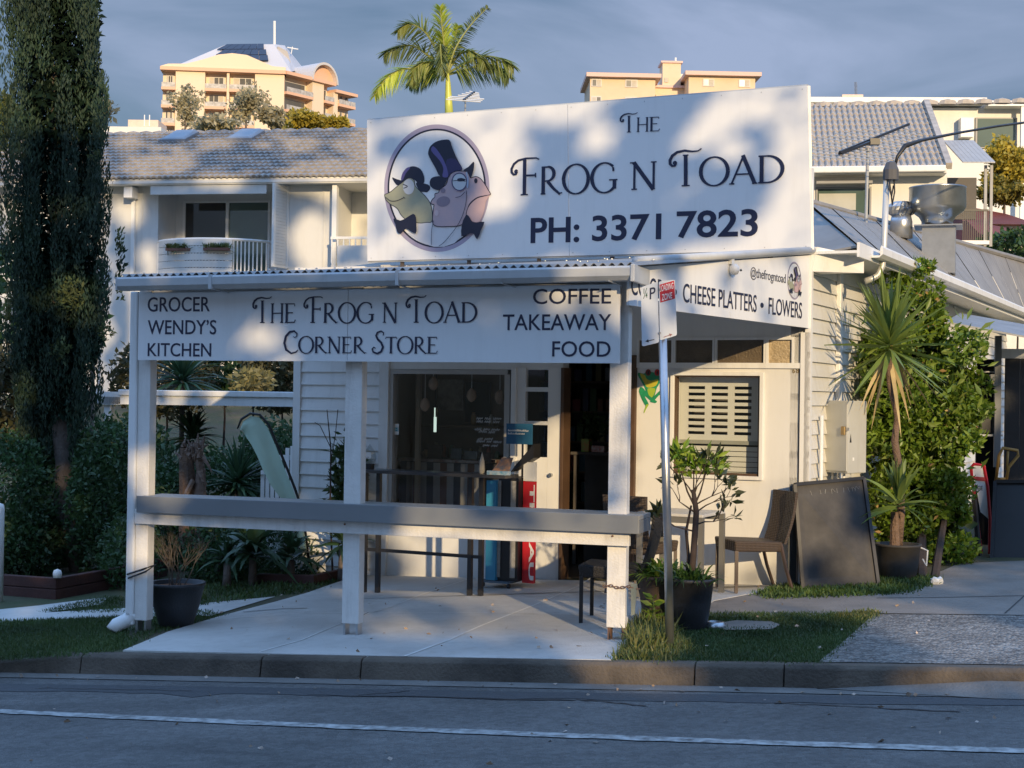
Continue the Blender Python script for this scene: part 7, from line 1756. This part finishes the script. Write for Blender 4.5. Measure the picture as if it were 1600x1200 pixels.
# autumn tree and red roofs on the right
def tree(label, px, py, rx, ry, Y, n, size, m, cat='tree', name='background_tree', sparse=.2, lob=12, seed=0, group=None, ryd=None, aspect=.55):
    rng = np.random.RandomState(seed+100); c = P(px, py, Y); u = Y/F_PX; base = Vector((c.x, c.y, gz(c.x, c.y)))
    t = thing(name, label, cat, tuple(base), group); ryd = ryd or rx*u
    R = np.array([rx*u, ryd, ry*u]); lc = np.array(c)+unit(rng.normal(size=(lob, 3)))*R*(rng.rand(lob, 1)**.5)*.72
    idx = rng.randint(0, lob, n); d_ = unit(rng.normal(size=(n, 3))); p = lc[idx]+d_*R*(.40*(.2+.8*rng.rand(n, 1)))
    leaves(p, size, 'crown', m, t, aspect=aspect, kind='stuff')
    tk = MB(); top = c-Vector((0, 0, ry*u*.3)); r0_ = max(.05, ry*u*.06); tk.tube([base-Vector((0, 0, .3)), base.lerp(top, .5), top], [r0_, r0_*.8, r0_*.5], 7)
    for q in lc[:7]: tk.tube([top-Vector((0, 0, .1)), Vector(q)], [r0_*.4, r0_*.12], 5)
    tk.build('trunk', WOODD, t); return t
YEL = mat('golden_leaf', (.46, .34, .03), .6, .3, 1, island=True, col2=(.30, .26, .05), trans=.35)
OLI = mat('gum_leaf', (.36, .32, .18), .6, .3, 1, island=True, col2=(.48, .42, .26), trans=.45)
tree('golden autumn tree beyond the deck at the right edge', 1570, 255, 48, 50, 45, 5200, .15, YEL, seed=1, lob=22)
tree('lower olive tree under the golden tree at the right edge', 1570, 300, 50, 26, 44, 2600, .14, mat('olive_gold_leaf', (.15, .14, .02), .6, .3, 1, island=True, col2=(.24, .19, .03), trans=.3), seed=2, lob=14)
RR = mat('red_roof_tile', (.20, .05, .035), .8, .3, 1.5, .2, 10)
for (xa, ya_, xb, yb2, Yq2, lab) in [(1512, 318, 1600, 352, 42, 'red tiled roof house seen under the deck'), (1545, 345, 1640, 378, 38, 'white walled house with a dark red roof at the right edge')]:
    fr_ = Frame((P(xa, ya_, Yq2).x, Yq2), (1, 0)); wdt_ = P(xb, yb2, Yq2).x-P(xa, ya_, Yq2).x; zt_ = P(xa, ya_, Yq2+2).z; ze = P(xa, yb2, Yq2).z
    h_ = thing('red_roofed_house', lab, 'house', tuple(fr_.p(wdt_/2, 1, gz(11, Yq2))))
    MB().box(fr_, .1, wdt_, 0, 4, gz(11, Yq2)-1.5, ze).build('wall', HW, h_)
    MB().hexa([fr_.p(-.2, -.4, ze), fr_.p(wdt_+.3, -.4, ze), fr_.p(wdt_+.3, 4.4, ze), fr_.p(-.2, 4.4, ze)], [fr_.p(-.0, 1.9, zt_), fr_.p(wdt_+.1, 1.9, zt_-.3), fr_.p(wdt_+.1, 2.1, zt_-.3), fr_.p(-.0, 2.1, zt_)]).build('roof', RR, h_)
    for k in range(3):
        w3 = MB().box(fr_, .3+k*.5, .55+k*.5, -.03, .0, ze-.5, ze-.15).build('window', WHITE, h_); MB().box(fr_, .33+k*.5, .52+k*.5, -.035, -.03, ze-.47, ze-.18).build('pane', mat('dark_glass', 0), w3)
bush('background_shrub', 'dark bushes below the red roofs at the right edge', 1590, 395, 60, 30, 34, 2500, .16, HD1, ryd=1.5)
# ================================================================== TOWERS
PE = mat('peach_render', (.80, .64, .47), .75, .06, .05); PE2 = mat('salmon_render_band', (.74, .46, .31), .75, .05, .05); PWH = mat('pale_metal_roof', (.60, .575, .56), .5, .1, .1)
Ytw = 240.; FA = Frame((P(445, 150, Ytw).x, Ytw), (1, .10))
ax_ = lambda px, y=0: FA.on(px, 150, y)[0]; az_ = lambda py, px=350, y=0: FA.on(px, py, y)[1]
ap = thing('apartment_tower', 'peach apartment tower with curved parapet and rooftop solar panels', 'apartment building', tuple(FA.p(-8, 5, gz(-40, 240))))
zgr = gz(-40, 240)-2
zt0 = az_(113)
cols_ = [(252, 274, 'b'), (274, 320, 'w'), (320, 354, 'b'), (354, 358, 'w'), (358, 398, 'b'), (398, 444, 'w')]
FLH = (az_(113)-az_(141))
DPW = mat('tower_window_glass', (.13, .13, .13), .15, .4, .3); 
for xa, xb, k in cols_:
    if k == 'w': MB().box(FA, ax_(xa), ax_(xb), 0, 14, zgr, zt0).build('wall', PE, ap)
    else:
        MB().box(FA, ax_(xa)+.01, ax_(xb)-.01, 1.6, 14, zgr, zt0).build('recess_wall', PE, ap)
        for f_ in range(7):
            z = zt0-FLH*(f_+1)
            MB().box(FA, ax_(xa)+.01, ax_(xb)-.01, -.3, 1.6, z-.25, z+.22).build('balcony_slab', PE2, ap)
            wN = MB().box(FA, ax_(xa)+.5, ax_(xb)-.5, 1.5, 1.6, z+.3, z+2.4).build('window', PWH, ap)
            nw = 3
            for q in range(nw):
                w0_ = ax_(xa)+.6+(ax_(xb)-ax_(xa)-1.2)*q/nw; MB().box(FA, w0_, w0_+(ax_(xb)-ax_(xa)-1.2)/nw-.12, 1.45, 1.5, z+.35, z+2.3).build('pane', [DPW, mat('tower_blind', (.55, .5, .42), .7)][(q+f_) % 3 == 0], wN)
            MB().box(FA, ax_(xa)+.05, ax_(xb)-.05, -.3, -.25, z+.22, z+.95).build('balustrade', mat('pale_balustrade', (.55, .53, .5), .5, .5, 2., col2=(.3, .28, .26)), ap)
MB().box(FA, ax_(250), ax_(446), -.5, 14, zt0, zt0+.55).build('parapet_band', PE2, ap)
gab = [(250, 112), (262, 108), (290, 107), (318, 99), (340, 91), (362, 88), (385, 90), (405, 98), (425, 106), (446, 107), (446, 112)]
MB().ngon(FA, [(ax_(x), az_(y)+.5) for x, y in gab], y=.3, th=.6).build('curved_parapet', PE, ap)
rf = MB(); rp = lambda px, py, y: Vector(P(px, py, Ytw+y))
MB().hexa([rp(255, 112, 2), rp(455, 112, 2), rp(475, 108, 20), rp(262, 108, 20)], [rp(352, 70, 9), rp(428, 69, 9), rp(445, 71, 14), rp(356, 70, 14)]).build('roof', PWH, ap)
# solar panels lying on the roof slope
def roofpt(u, v):  # u 0..1 across, v 0..1 up
    a = rp(255, 112, 2).lerp(rp(455, 112, 2), u); b = rp(352, 70, 9).lerp(rp(428, 69, 9), u); return a.lerp(b, v)+Vector((0, -.25, .15))
SOL = mat('solar_panel', (.02, .022, .04), .25, .2, spec=.7)
for r, (u0, u1, n_) in enumerate([(.26, .84, 6), (.22, .83, 6), (.1, .80, 6)]):
    v0 = .34+.21*r; v1 = v0+.19
    for i in range(n_):
        a0 = u0+(u1-u0)*i/n_; a1 = u0+(u1-u0)*(i+.95)/n_; q = [roofpt(a0, v0), roofpt(a1, v0), roofpt(a1, v1), roofpt(a0, v1)]
        MB().hexa(q, [v+Vector((0, -.05, .12)) for v in q]).build('solar_panel', SOL, ap)
MB().tube([rp(429, 72, 10), rp(429, 33, 10)], .22, 6).build('flagpole', WPRINT, ap)
MB().hexa([rp(432, 96, 8), rp(455, 100, 8), rp(455, 100, 12), rp(432, 96, 12)], [rp(434, 72, 8), rp(449, 80, 8), rp(449, 80, 12), rp(434, 72, 12)]).build('plant_room', mat('grey_tower_louvre', (.4, .38, .36), .6), ap)
MB().tube([rp(455, 84, 12), rp(457, 73, 12)], .08, 5).tube([rp(449, 74, 12), rp(466, 77, 12)], .1, 5).build('aerial', WPRINT, ap)
# side facade going back right
FA2 = Frame(FA.p(ax_(446), 0, 0)[:2], (.62, .8)); sxp = lambda px: FA2.on(px, 150)[0]; szp = lambda py, px: FA2.on(px, py)[1]
segs = [(446, 488, 'b'), (488, 506, 'w'), (506, 521, 'b'), (521, 528, 'w'), (528, 538, 'b'), (538, 546, 'b'), (546, 554, 'b')]
for xa, xb, k in segs:
    a, b = sxp(xa), sxp(xb); zt = zt0 if xa < 520 else szp(133, 528)
    MB().box(FA2, a+.01, b-.01, 0 if k == 'w' else 1.5, 9, zgr, zt0+(.0 if xa < 520 else -1.)).build('wall', PE, ap)
    if k == 'b':
        for f_ in range(7):
            z = zt0-FLH*(f_+1); MB().box(FA2, a+.01, b-.01, -.3, 1.5, z-.25, z+.2).build('balcony_slab', PE2, ap); MB().box(FA2, a+.05, b-.05, -.3, -.25, z+.2, z+.95).build('balustrade', mat('pale_balustrade', 0), ap)
            w_ = MB().box(FA2, a+.3, b-.3, 1.42, 1.5, z+.3, z+2.3).build('window', PWH, ap); MB().box(FA2, a+.5, b-.5, 1.36, 1.42, z+.4, z+2.2).build('pane', DPW, w_)
MB().box(FA2, sxp(446)-.2, sxp(522), -.5, 9, zt0, zt0+.55).build('parapet_band', PE2, ap); MB().box(FA2, sxp(522), sxp(556), -.5, 9, zt0-1., zt0-.5).build('parapet_band', PE2, ap)
vault = MB(); a, b = sxp(486), sxp(523); cxv = (a+b)/2; hw = (b-a)/2; zc_v = zt0+.2; n = 14
pts_ = [(cxv+hw*math.cos(PI*i/n), zc_v+2.9*math.sin(PI*i/n)) for i in range(n+1)]
MB().ngon(FA2, pts_, y=3, th=2.6).build('arched_gable', PE2, ap)
vb = MB(); 
for (x, z) in pts_: 
    vb.v += [tuple(FA2.p(x, -.6, z)), tuple(FA2.p(x, 8, z)), tuple(FA2.p(cxv+(x-cxv)*1.1, -.6, zc_v+(z-zc_v)*1.14)), tuple(FA2.p(cxv+(x-cxv)*1.1, 8, zc_v+(z-zc_v)*1.14))]
for i in range(n): k = 4*i; vb.f += [(k, k+4, k+5, k+1), (k+2, k+3, k+7, k+6), (k, k+2, k+6, k+4)]
vb.build('vaulted_roof', PWH, ap)
# second tower
TB = mat('tan_brick', (.74, .58, .40), .8, .1, .3); PK = mat('pink_eave', (.72, .50, .42), .7, .05)
Yt2 = 250.; FB2 = Frame((P(1000, 130, Yt2).x, Yt2), (1, .03)); tx2 = lambda px, y=0: FB2.on(px, 130, y)[0]; tz2 = lambda py, px=1050, y=0: FB2.on(px, py, y)[1]
t2 = thing('brick_apartment_block', 'tan brick apartment block with pink flat eaves above the roof sign', 'apartment building', tuple(FB2.p(4, 5, gz(40, 250))))
z0_ = gz(30, 250)-2
for xa, xb, ye, y in [(922, 1024, 118, 0), (1076, 1180, 115.5, 0)]:
    MB().box(FB2, tx2(xa), tx2(xb), y, 12, z0_, tz2(ye+3, xa)).build('wall', TB, t2); MB().box(FB2, tx2(xa)-.7, tx2(xb)+.9, y-1., 13, tz2(ye+3, xa), tz2(ye, xa)+.35).build('eave', PK, t2)
MB().box(FB2, tx2(1024), tx2(1076), 5, 12, z0_, tz2(128)).build('wall', TB, t2); MB().box(FB2, tx2(1020), tx2(1080), 4.6, 12, tz2(128), tz2(124)).build('eave', PK, t2)
MB().box(FB2, tx2(1028), tx2(1056), 2.5, 5, z0_, tz2(143)).build('wall', TB, t2); 
stw = MB().box(FB2, tx2(1041), tx2(1070), 5, 9, tz2(126), tz2(88)).build('lift_tower', TB, t2); MB().box(FB2, tx2(1041)-.3, tx2(1070)+.3, 4.7, 9.3, tz2(88), tz2(85)).build('tower_cap', PK, t2)
MB().box(FB2, tx2(1044), tx2(1050), 4.9, 5, tz2(119), tz2(112)).build('window', DPW, stw); MB().box(FB2, tx2(1070), tx2(1095), 6, 9, tz2(113), tz2(103)).build('plant_room', PWH, t2)
MB().tube([FB2.p(tx2(1064), 7, tz2(85)), FB2.p(tx2(1064), 7, tz2(75))], .18, 6).build('mast', WPRINT, t2)
for r_ in range(5):
    for xa, xb in ((924, 940), (977, 996), (1098, 1116), (1154, 1172)):
        yp = 126 if xa < 1000 else 122; zt = tz2(yp)-r_*2.95; zt_b = zt-1.3
        w_ = MB().box(FB2, tx2(xa), tx2(xb), -.12, -.0, zt_b, zt).build('window', PWH, t2)
        for q in range(2): a = tx2(xa)+.2+q*(tx2(xb)-tx2(xa)-.2)/2; MB().box(FB2, a, a+(tx2(xb)-tx2(xa)-.5)/2, -.16, -.12, zt_b+.15, zt-.15).build('pane', [DPW, mat('tower_blind', 0)][(q+r_+xa//30) % 2], w_)
# far white block behind conifer
Yb3 = 120.; F3 = Frame((P(180, 190, Yb3).x, Yb3), (1, 0)); q3 = lambda px: F3.on(px, 190)[0]; z3 = lambda py: F3.on(210, py)[1]
b3 = thing('far_white_building', 'low cream building top between the conifer and the peach tower', 'building', tuple(F3.p(1, 0, gz(-30, 120))))
MB().box(F3, q3(150), q3(252), 0, 6, gz(-30, 120)-2, z3(198)).build('wall', HW, b3); MB().box(F3, q3(190), q3(238), 2, 5, z3(200), z3(180)).build('roof_room', mat('salmon_render', 0), b3)
for px in (216, 224): MB().tube([F3.p(q3(px), 2, z3(190)), F3.p(q3(px), 2, z3(172))], .05, 5).build('flue', WPRINT, b3)
# trees in front of the tower
tree('sparse gum tree at the left in front of the peach tower', 290, 165, 34, 44, 110, 1100, .30, OLI, seed=5, lob=16, sparse=.4)
tree('sparse gum tree in front of the middle of the peach tower', 385, 158, 38, 48, 105, 1300, .30, OLI, seed=6, lob=18)
tree('round olive gum tree at the right of the peach tower front', 425, 185, 32, 22, 100, 1500, .34, OLI, seed=7, lob=12)
tree('golden leaved tree below the right corner of the peach tower', 475, 190, 42, 22, 95, 2800, .30, YEL, seed=8, lob=14)
tree('low golden tree under the side facade of the peach tower', 520, 196, 26, 14, 95, 1400, .30, YEL, seed=9, lob=8)
tree('low olive trees line in front of the peach tower', 335, 196, 60, 12, 90, 1800, .32, OLI, seed=10, lob=14)
tree('leafy tree edge just right of the conifer', 152, 165, 44, 34, 30, 800, .13, OLI, seed=11, lob=9)
tree('leafy tree at the far left behind the conifer', -5, 190, 30, 60, 30, 1500, .16, mat('yellow_green_leaf', (.10, .13, .03), .6, .3, 1, island=True, col2=(.16, .17, .04), trans=.3), seed=12, lob=12)
# palm
Ypm = 50.; up_ = Ypm/F_PX; pc = P(699, 112, Ypm)
pb = Vector((pc.x, pc.y, gz(pc.x, pc.y)))
palm = thing('palm_tree', 'palm tree with yellow green crown rising above the roof sign', 'palm', tuple(pb))
MB().tube([pb, P(702, 300, Ypm), P(702, 182, Ypm)], [.16, .13, .13], 10).build('trunk', WOODD, palm, smooth=True)
MB().tube([P(702, 184, Ypm), P(701, 160, Ypm), P(700, 130, Ypm), P(699, 112, Ypm)], [.15, .13, .09, .05], 12).build('crownshaft', mat('crownshaft_yellow', (.55, .56, .10), .35, .15, 2, col2=(.4, .47, .1)), palm, smooth=True)
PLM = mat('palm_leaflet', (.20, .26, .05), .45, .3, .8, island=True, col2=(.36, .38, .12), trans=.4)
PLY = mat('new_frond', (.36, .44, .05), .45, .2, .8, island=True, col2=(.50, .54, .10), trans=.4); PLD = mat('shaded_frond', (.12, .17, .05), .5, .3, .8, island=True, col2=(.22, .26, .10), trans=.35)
def frond(pix, dys, hang, m, wl=.62, nl=46, up=0.):
    c = [P(x, y, Ypm+d_) for (x, y), d_ in zip(pix, dys)]
    # dense sampling of the rachis
    q = catmull([(v.x, v.z) for v in c], 10, closed=False); ys_ = np.interp(np.linspace(0, 1, len(q)), np.linspace(0, 1, len(c)), [v.y for v in c])
    pts = np.array([(a, y_, b) for (a, b), y_ in zip(q, ys_)])
    fo = MB().tube([Vector(p) for p in pts], list(np.linspace(.05, .012, len(pts))), 5).build('frond_rachis', mat('frond_stalk', (.25, .26, .06), .5), palm)
    idx = np.linspace(len(pts)*.12, len(pts)-1.01, nl); P0 = []; D0 = []; Ls = []
    for k in idx:
        i = int(k); f_ = k-i; p = pts[i]*(1-f_)+pts[min(i+1, len(pts)-1)]*f_; tn = unit(pts[min(i+1, len(pts)-1)]-pts[max(i-1, 0)])
        sd_ = unit(np.cross(tn, [0, 1, .05])); t = k/len(pts)
        for s_ in (-1, 1):
            for rep in range(2):
                dirv = sd_*s_*(1 if not hang else .55)+tn*.55+np.array([0, random.uniform(-.5, .5), -hang+up]); P0.append(p); D0.append(dirv+np.random.normal(size=3)*.08); Ls.append(wl*(.45+.75*math.sin(PI*min(1, t*.9+.12)))*random.uniform(.85, 1.1))
    blades(P0, D0, Ls, .055, .22, 'leaflets', m, fo, kind='stuff', seg=3)
random.seed(51)
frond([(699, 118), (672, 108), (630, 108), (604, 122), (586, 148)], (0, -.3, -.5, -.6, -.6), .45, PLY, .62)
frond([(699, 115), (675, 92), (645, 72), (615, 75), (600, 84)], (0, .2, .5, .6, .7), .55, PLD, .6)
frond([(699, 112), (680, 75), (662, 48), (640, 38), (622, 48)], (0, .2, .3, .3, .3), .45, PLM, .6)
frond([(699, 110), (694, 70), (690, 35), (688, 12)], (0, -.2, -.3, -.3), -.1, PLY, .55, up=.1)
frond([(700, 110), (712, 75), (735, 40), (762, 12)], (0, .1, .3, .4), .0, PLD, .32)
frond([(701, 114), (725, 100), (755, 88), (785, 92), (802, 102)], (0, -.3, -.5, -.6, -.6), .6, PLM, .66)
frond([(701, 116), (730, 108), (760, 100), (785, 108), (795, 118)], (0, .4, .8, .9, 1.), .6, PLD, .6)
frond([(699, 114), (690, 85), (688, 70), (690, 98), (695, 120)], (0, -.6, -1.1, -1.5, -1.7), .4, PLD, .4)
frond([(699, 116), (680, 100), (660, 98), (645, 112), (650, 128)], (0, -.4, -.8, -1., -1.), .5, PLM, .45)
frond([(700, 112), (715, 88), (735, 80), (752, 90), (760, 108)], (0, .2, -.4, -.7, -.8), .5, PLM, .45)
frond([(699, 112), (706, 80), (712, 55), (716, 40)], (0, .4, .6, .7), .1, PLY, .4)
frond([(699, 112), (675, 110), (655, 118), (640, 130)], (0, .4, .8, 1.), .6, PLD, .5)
# ================================================================== TREES ACROSS THE STREET (they shade the shop)
finish_things()
bpy.context.view_layer.update(); dg = bpy.context.evaluated_depsgraph_get()
def E(x, y, cx, cy, rx, ry, a=0.):
    a = math.radians(a); dx, dy = x-cx, y-cy; u = dx*math.cos(a)+dy*math.sin(a); v = -dx*math.sin(a)+dy*math.cos(a); return (u/rx)**2+(v/ry)**2 < 1
PS = .86
PATCH = [(610, 193, 36, 10, 0), (772, 222, 48, 34, -20), (785, 262, 36, 34, 20), (868, 178, 70, 12, -4), (932, 214, 26, 24, -40), (1100, 205, 50, 24, -35), (1160, 168, 75, 22, -6), (1235, 230, 26, 60, 0), (1150, 236, 20, 14, 0), (1235, 310, 28, 45, 10), (1150, 388, 110, 13, -4), (1215, 350, 60, 30, -30),
         (597, 285, 26, 30, 0), (780, 310, 46, 17, 0), (615, 385, 50, 13, -8), (1085, 308, 25, 12, 0), (640, 345, 30, 14, 0), (760, 350, 22, 10, 0),
         (250, 258, 62, 16, -6), (200, 222, 24, 8, 0), (350, 280, 50, 9, 0), (470, 225, 34, 9, 0), (505, 270, 75, 22, -4), (340, 222, 30, 7, 0), (560, 240, 12, 45, 0), (490, 375, 40, 50, 0), (200, 330, 20, 28, 0), (232, 400, 12, 22, 0), (545, 340, 24, 45, 0), (545, 300, 60, 18, 0),
         (398, 538, 34, 24, -20), (478, 562, 20, 8, 0), (745, 462, 26, 12, 0), (770, 522, 26, 14, 0), (640, 505, 14, 10, 0), (925, 432, 55, 16, 0), (700, 432, 40, 6, 0), (870, 470, 40, 10, 0), (662, 425, 26, 6, 0), (590, 450, 30, 10, 0),
         (222, 735, 14, 34, 0), (222, 850, 14, 38, 0), (360, 620, 26, 14, 0), (965, 920, 26, 105, 0), (965, 470, 24, 22, 0), (965, 640, 12, 40, 0), (700, 815, 110, 14, 3), (905, 838, 90, 30, 4), (760, 845, 170, 18, 3), (672, 858, 55, 24, 0), (865, 760, 22, 130, 0), (815, 720, 10, 80, 0),
         (755, 925, 75, 15, 4), (840, 965, 90, 14, 18), (640, 985, 60, 10, 0), (765, 980, 60, 13, -8), (905, 1000, 90, 16, 14), (930, 1028, 70, 12, 0), (1000, 1010, 45, 40, 0), (1010, 1058, 100, 22, 0), (700, 928, 55, 12, 0), (680, 685, 22, 34, 0), (115, 460, 26, 34, 0), (395, 590, 28, 18, 0), (112, 300, 8, 12, 0), (165, 520, 12, 18, 0), (700, 100, 140, 120, 0), (925, 700, 40, 22, 0)]
def lit(x, y):
    if y < 190 and x < 575: return True
    if any(E(x, y, p[0], p[1], p[2]*PS, p[3]*PS, p[4]) for p in PATCH): return True
    if x > 1262 and y < 500: return True
    if x > 985 and y > 405 and y < 905:
        if x < 1262 and y < 505:   # side board dapples
            return E(x, y, 1010, 440, 16, 34, 10) or E(x, y, 1090, 440, 20, 32, 20) or E(x, y, 1160, 470, 60, 14, 0) or E(x, y, 1235, 470, 26, 40, 0) or E(x, y, 1200, 425, 30, 14)
        if x > 1240 and x < 1390 and y > 750: return E(x, y, 1275, 800, 45, 60, 0) or E(x, y, 1340, 880, 30, 40)
        if x > 1375 and y > 735-(x-1375)*.15: return E(x, y, 1390, 800, 45, 70)
        if x > 1530 and y > 540: return False
        return y < 890
    if x > 1000 and y >= 905:
        if E(x, y, 1330, 946, 130, 16, 6): return True
        if E(x, y, 1480, 985, 120, 34, 12) or E(x, y, 1560, 1035, 90, 12) or E(x, y, 1200, 930, 80, 14): return True
        if E(x, y, 1470, 1062, 160, 12): return True
        return False
    return False
rng = random.Random(99); leafP = []
tries = 0
cam_o = CAM.copy()
W_AREA = 0
EX = Vector((SUNDIR.y, -SUNDIR.x, 0)).normalized(); EZ = EX.cross(SUNDIR).normalized()
def put(loc, n, size, jit, y0=-12, y1=-7):
    for _ in range(n):
        yt = rng.uniform(y0, y1); k = (loc.y-yt)/(-SUNDIR.y); p = loc+SUNDIR*k+EX*rng.uniform(-jit, jit)+EZ*rng.uniform(-jit, jit)
        if p.z > gz(p.x, p.y)+.05: leafP.append((p.x, p.y, p.z, size))
while tries < 45000:
    tries += 1
    px = rng.uniform(-260, 1620); py = rng.uniform(120, 1290)
    d = (rt*(px-800)+up*(600-py)+fw*F_PX).normalized()
    ok, loc, nrm, idx, ob, mtx = S.ray_cast(dg, cam_o, d, distance=90)
    if not ok or loc.y > 62: continue
    if rng.random() > max(.16, min(1, (loc.y/36.)**2)): continue
    if lit(px, py) or (loc.y > 24 and py < 160): continue
    if S.ray_cast(dg, loc+SUNDIR*.03, SUNDIR, distance=30)[0]: continue
    gq = gz(loc.x, loc.y)
    if loc.y < 14 and .03 < loc.z-gq < .75:      # the same ray goes on to a sunlit patch of ground
        kk = (loc.z-gq)/SUNDIR.z; gp_ = loc-SUNDIR*kk
        if gp_.y < 13.8 and (lit(*proj(gp_)) or lit(*proj(gp_+EX*.08)) or lit(*proj(gp_-EX*.08))): continue
    size = 0
    for rad in (.15, .06):
        dn = SUNDIR.dot(nrm)
        def foot(a, b):
            q = loc+EX*(a*rad)+EZ*(b*rad)
            if abs(dn) > .06: q = q+SUNDIR*((loc-q).dot(nrm)/dn)
            return lit(*proj(q))
        if not any(foot(a, b) for a, b in ((1, 0), (-1, 0), (0, 1), (0, -1), (.7, .7), (-.7, .7), (.7, -.7), (-.7, -.7))): size = rad*2; break
    if size: put(loc, 6 if size > .2 else 14, size+.02, .03 if size > .2 else .02)
    else: put(loc, 5, .08, .0)
# the road in front of the camera's view also lies in their shade
for _ in range(2600):
    loc = Vector((rng.uniform(-9, 7), rng.uniform(-3, 8.6), -.2)); put(loc, 2, .36, .05, -10, -8)
LP = np.array(leafP)
SHL = mat('street_tree_leaf', (.035, .06, .02), .6, .3, 1, island=True, col2=(.06, .09, .03), trans=.0)
def shade_leaves(p, name, t):
    n = len(p); d = unit(np.random.normal(size=(n, 3))*[1, .3, 1]); r = unit(np.cross(d, np.array(SUNDIR)+np.random.normal(size=(n, 3))*.35)); s_ = p[:, 3:4]*(.8+.35*np.random.rand(n, 1)); q = p[:, :3]
    V = np.stack([q-d*s_*.5, q+r*s_*.42, q+d*s_*.5, q-r*s_*.42], axis=1)
    quadcloud(V, 4, name, SHL, t, 'stuff')
low = LP[:, 2] < 3.4
xsplit = [-99, -1.5, 4, 9.5, 15, 99]
for i in range(5):
    sel = (~low) & (LP[:, 0] >= xsplit[i]) & (LP[:, 0] < xsplit[i+1]); p = LP[sel]
    if len(p) < 30: continue
    c = p.mean(0)[:3]; c[0] = [-3.5, 2.4, 4.2, 13.5, 17.][i]; base = Vector((c[0], c[1], gz(c[0], c[1])))
    t = thing('street_tree', ['leftmost', 'second from the left', 'middle', 'second from the right', 'rightmost'][i]+' leafy street tree across the road behind the viewer', 'tree', tuple(base))
    shade_leaves(p, 'crown', t)
    tk = MB(); tk.tube([base-Vector((0, 0, .2)), base.lerp(Vector(c), .5), Vector(c)], [.22, .17, .1], 8)
    tk.build('trunk', WOODD, t)
p = LP[low]
if len(p):
    c = p.mean(0)[:3]; t = thing('street_hedge', 'clipped green hedge across the road behind the viewer', 'hedge', (c[0], c[1], gz(c[0], c[1])))
    shade_leaves(p, 'leaves', t)
finish_things()
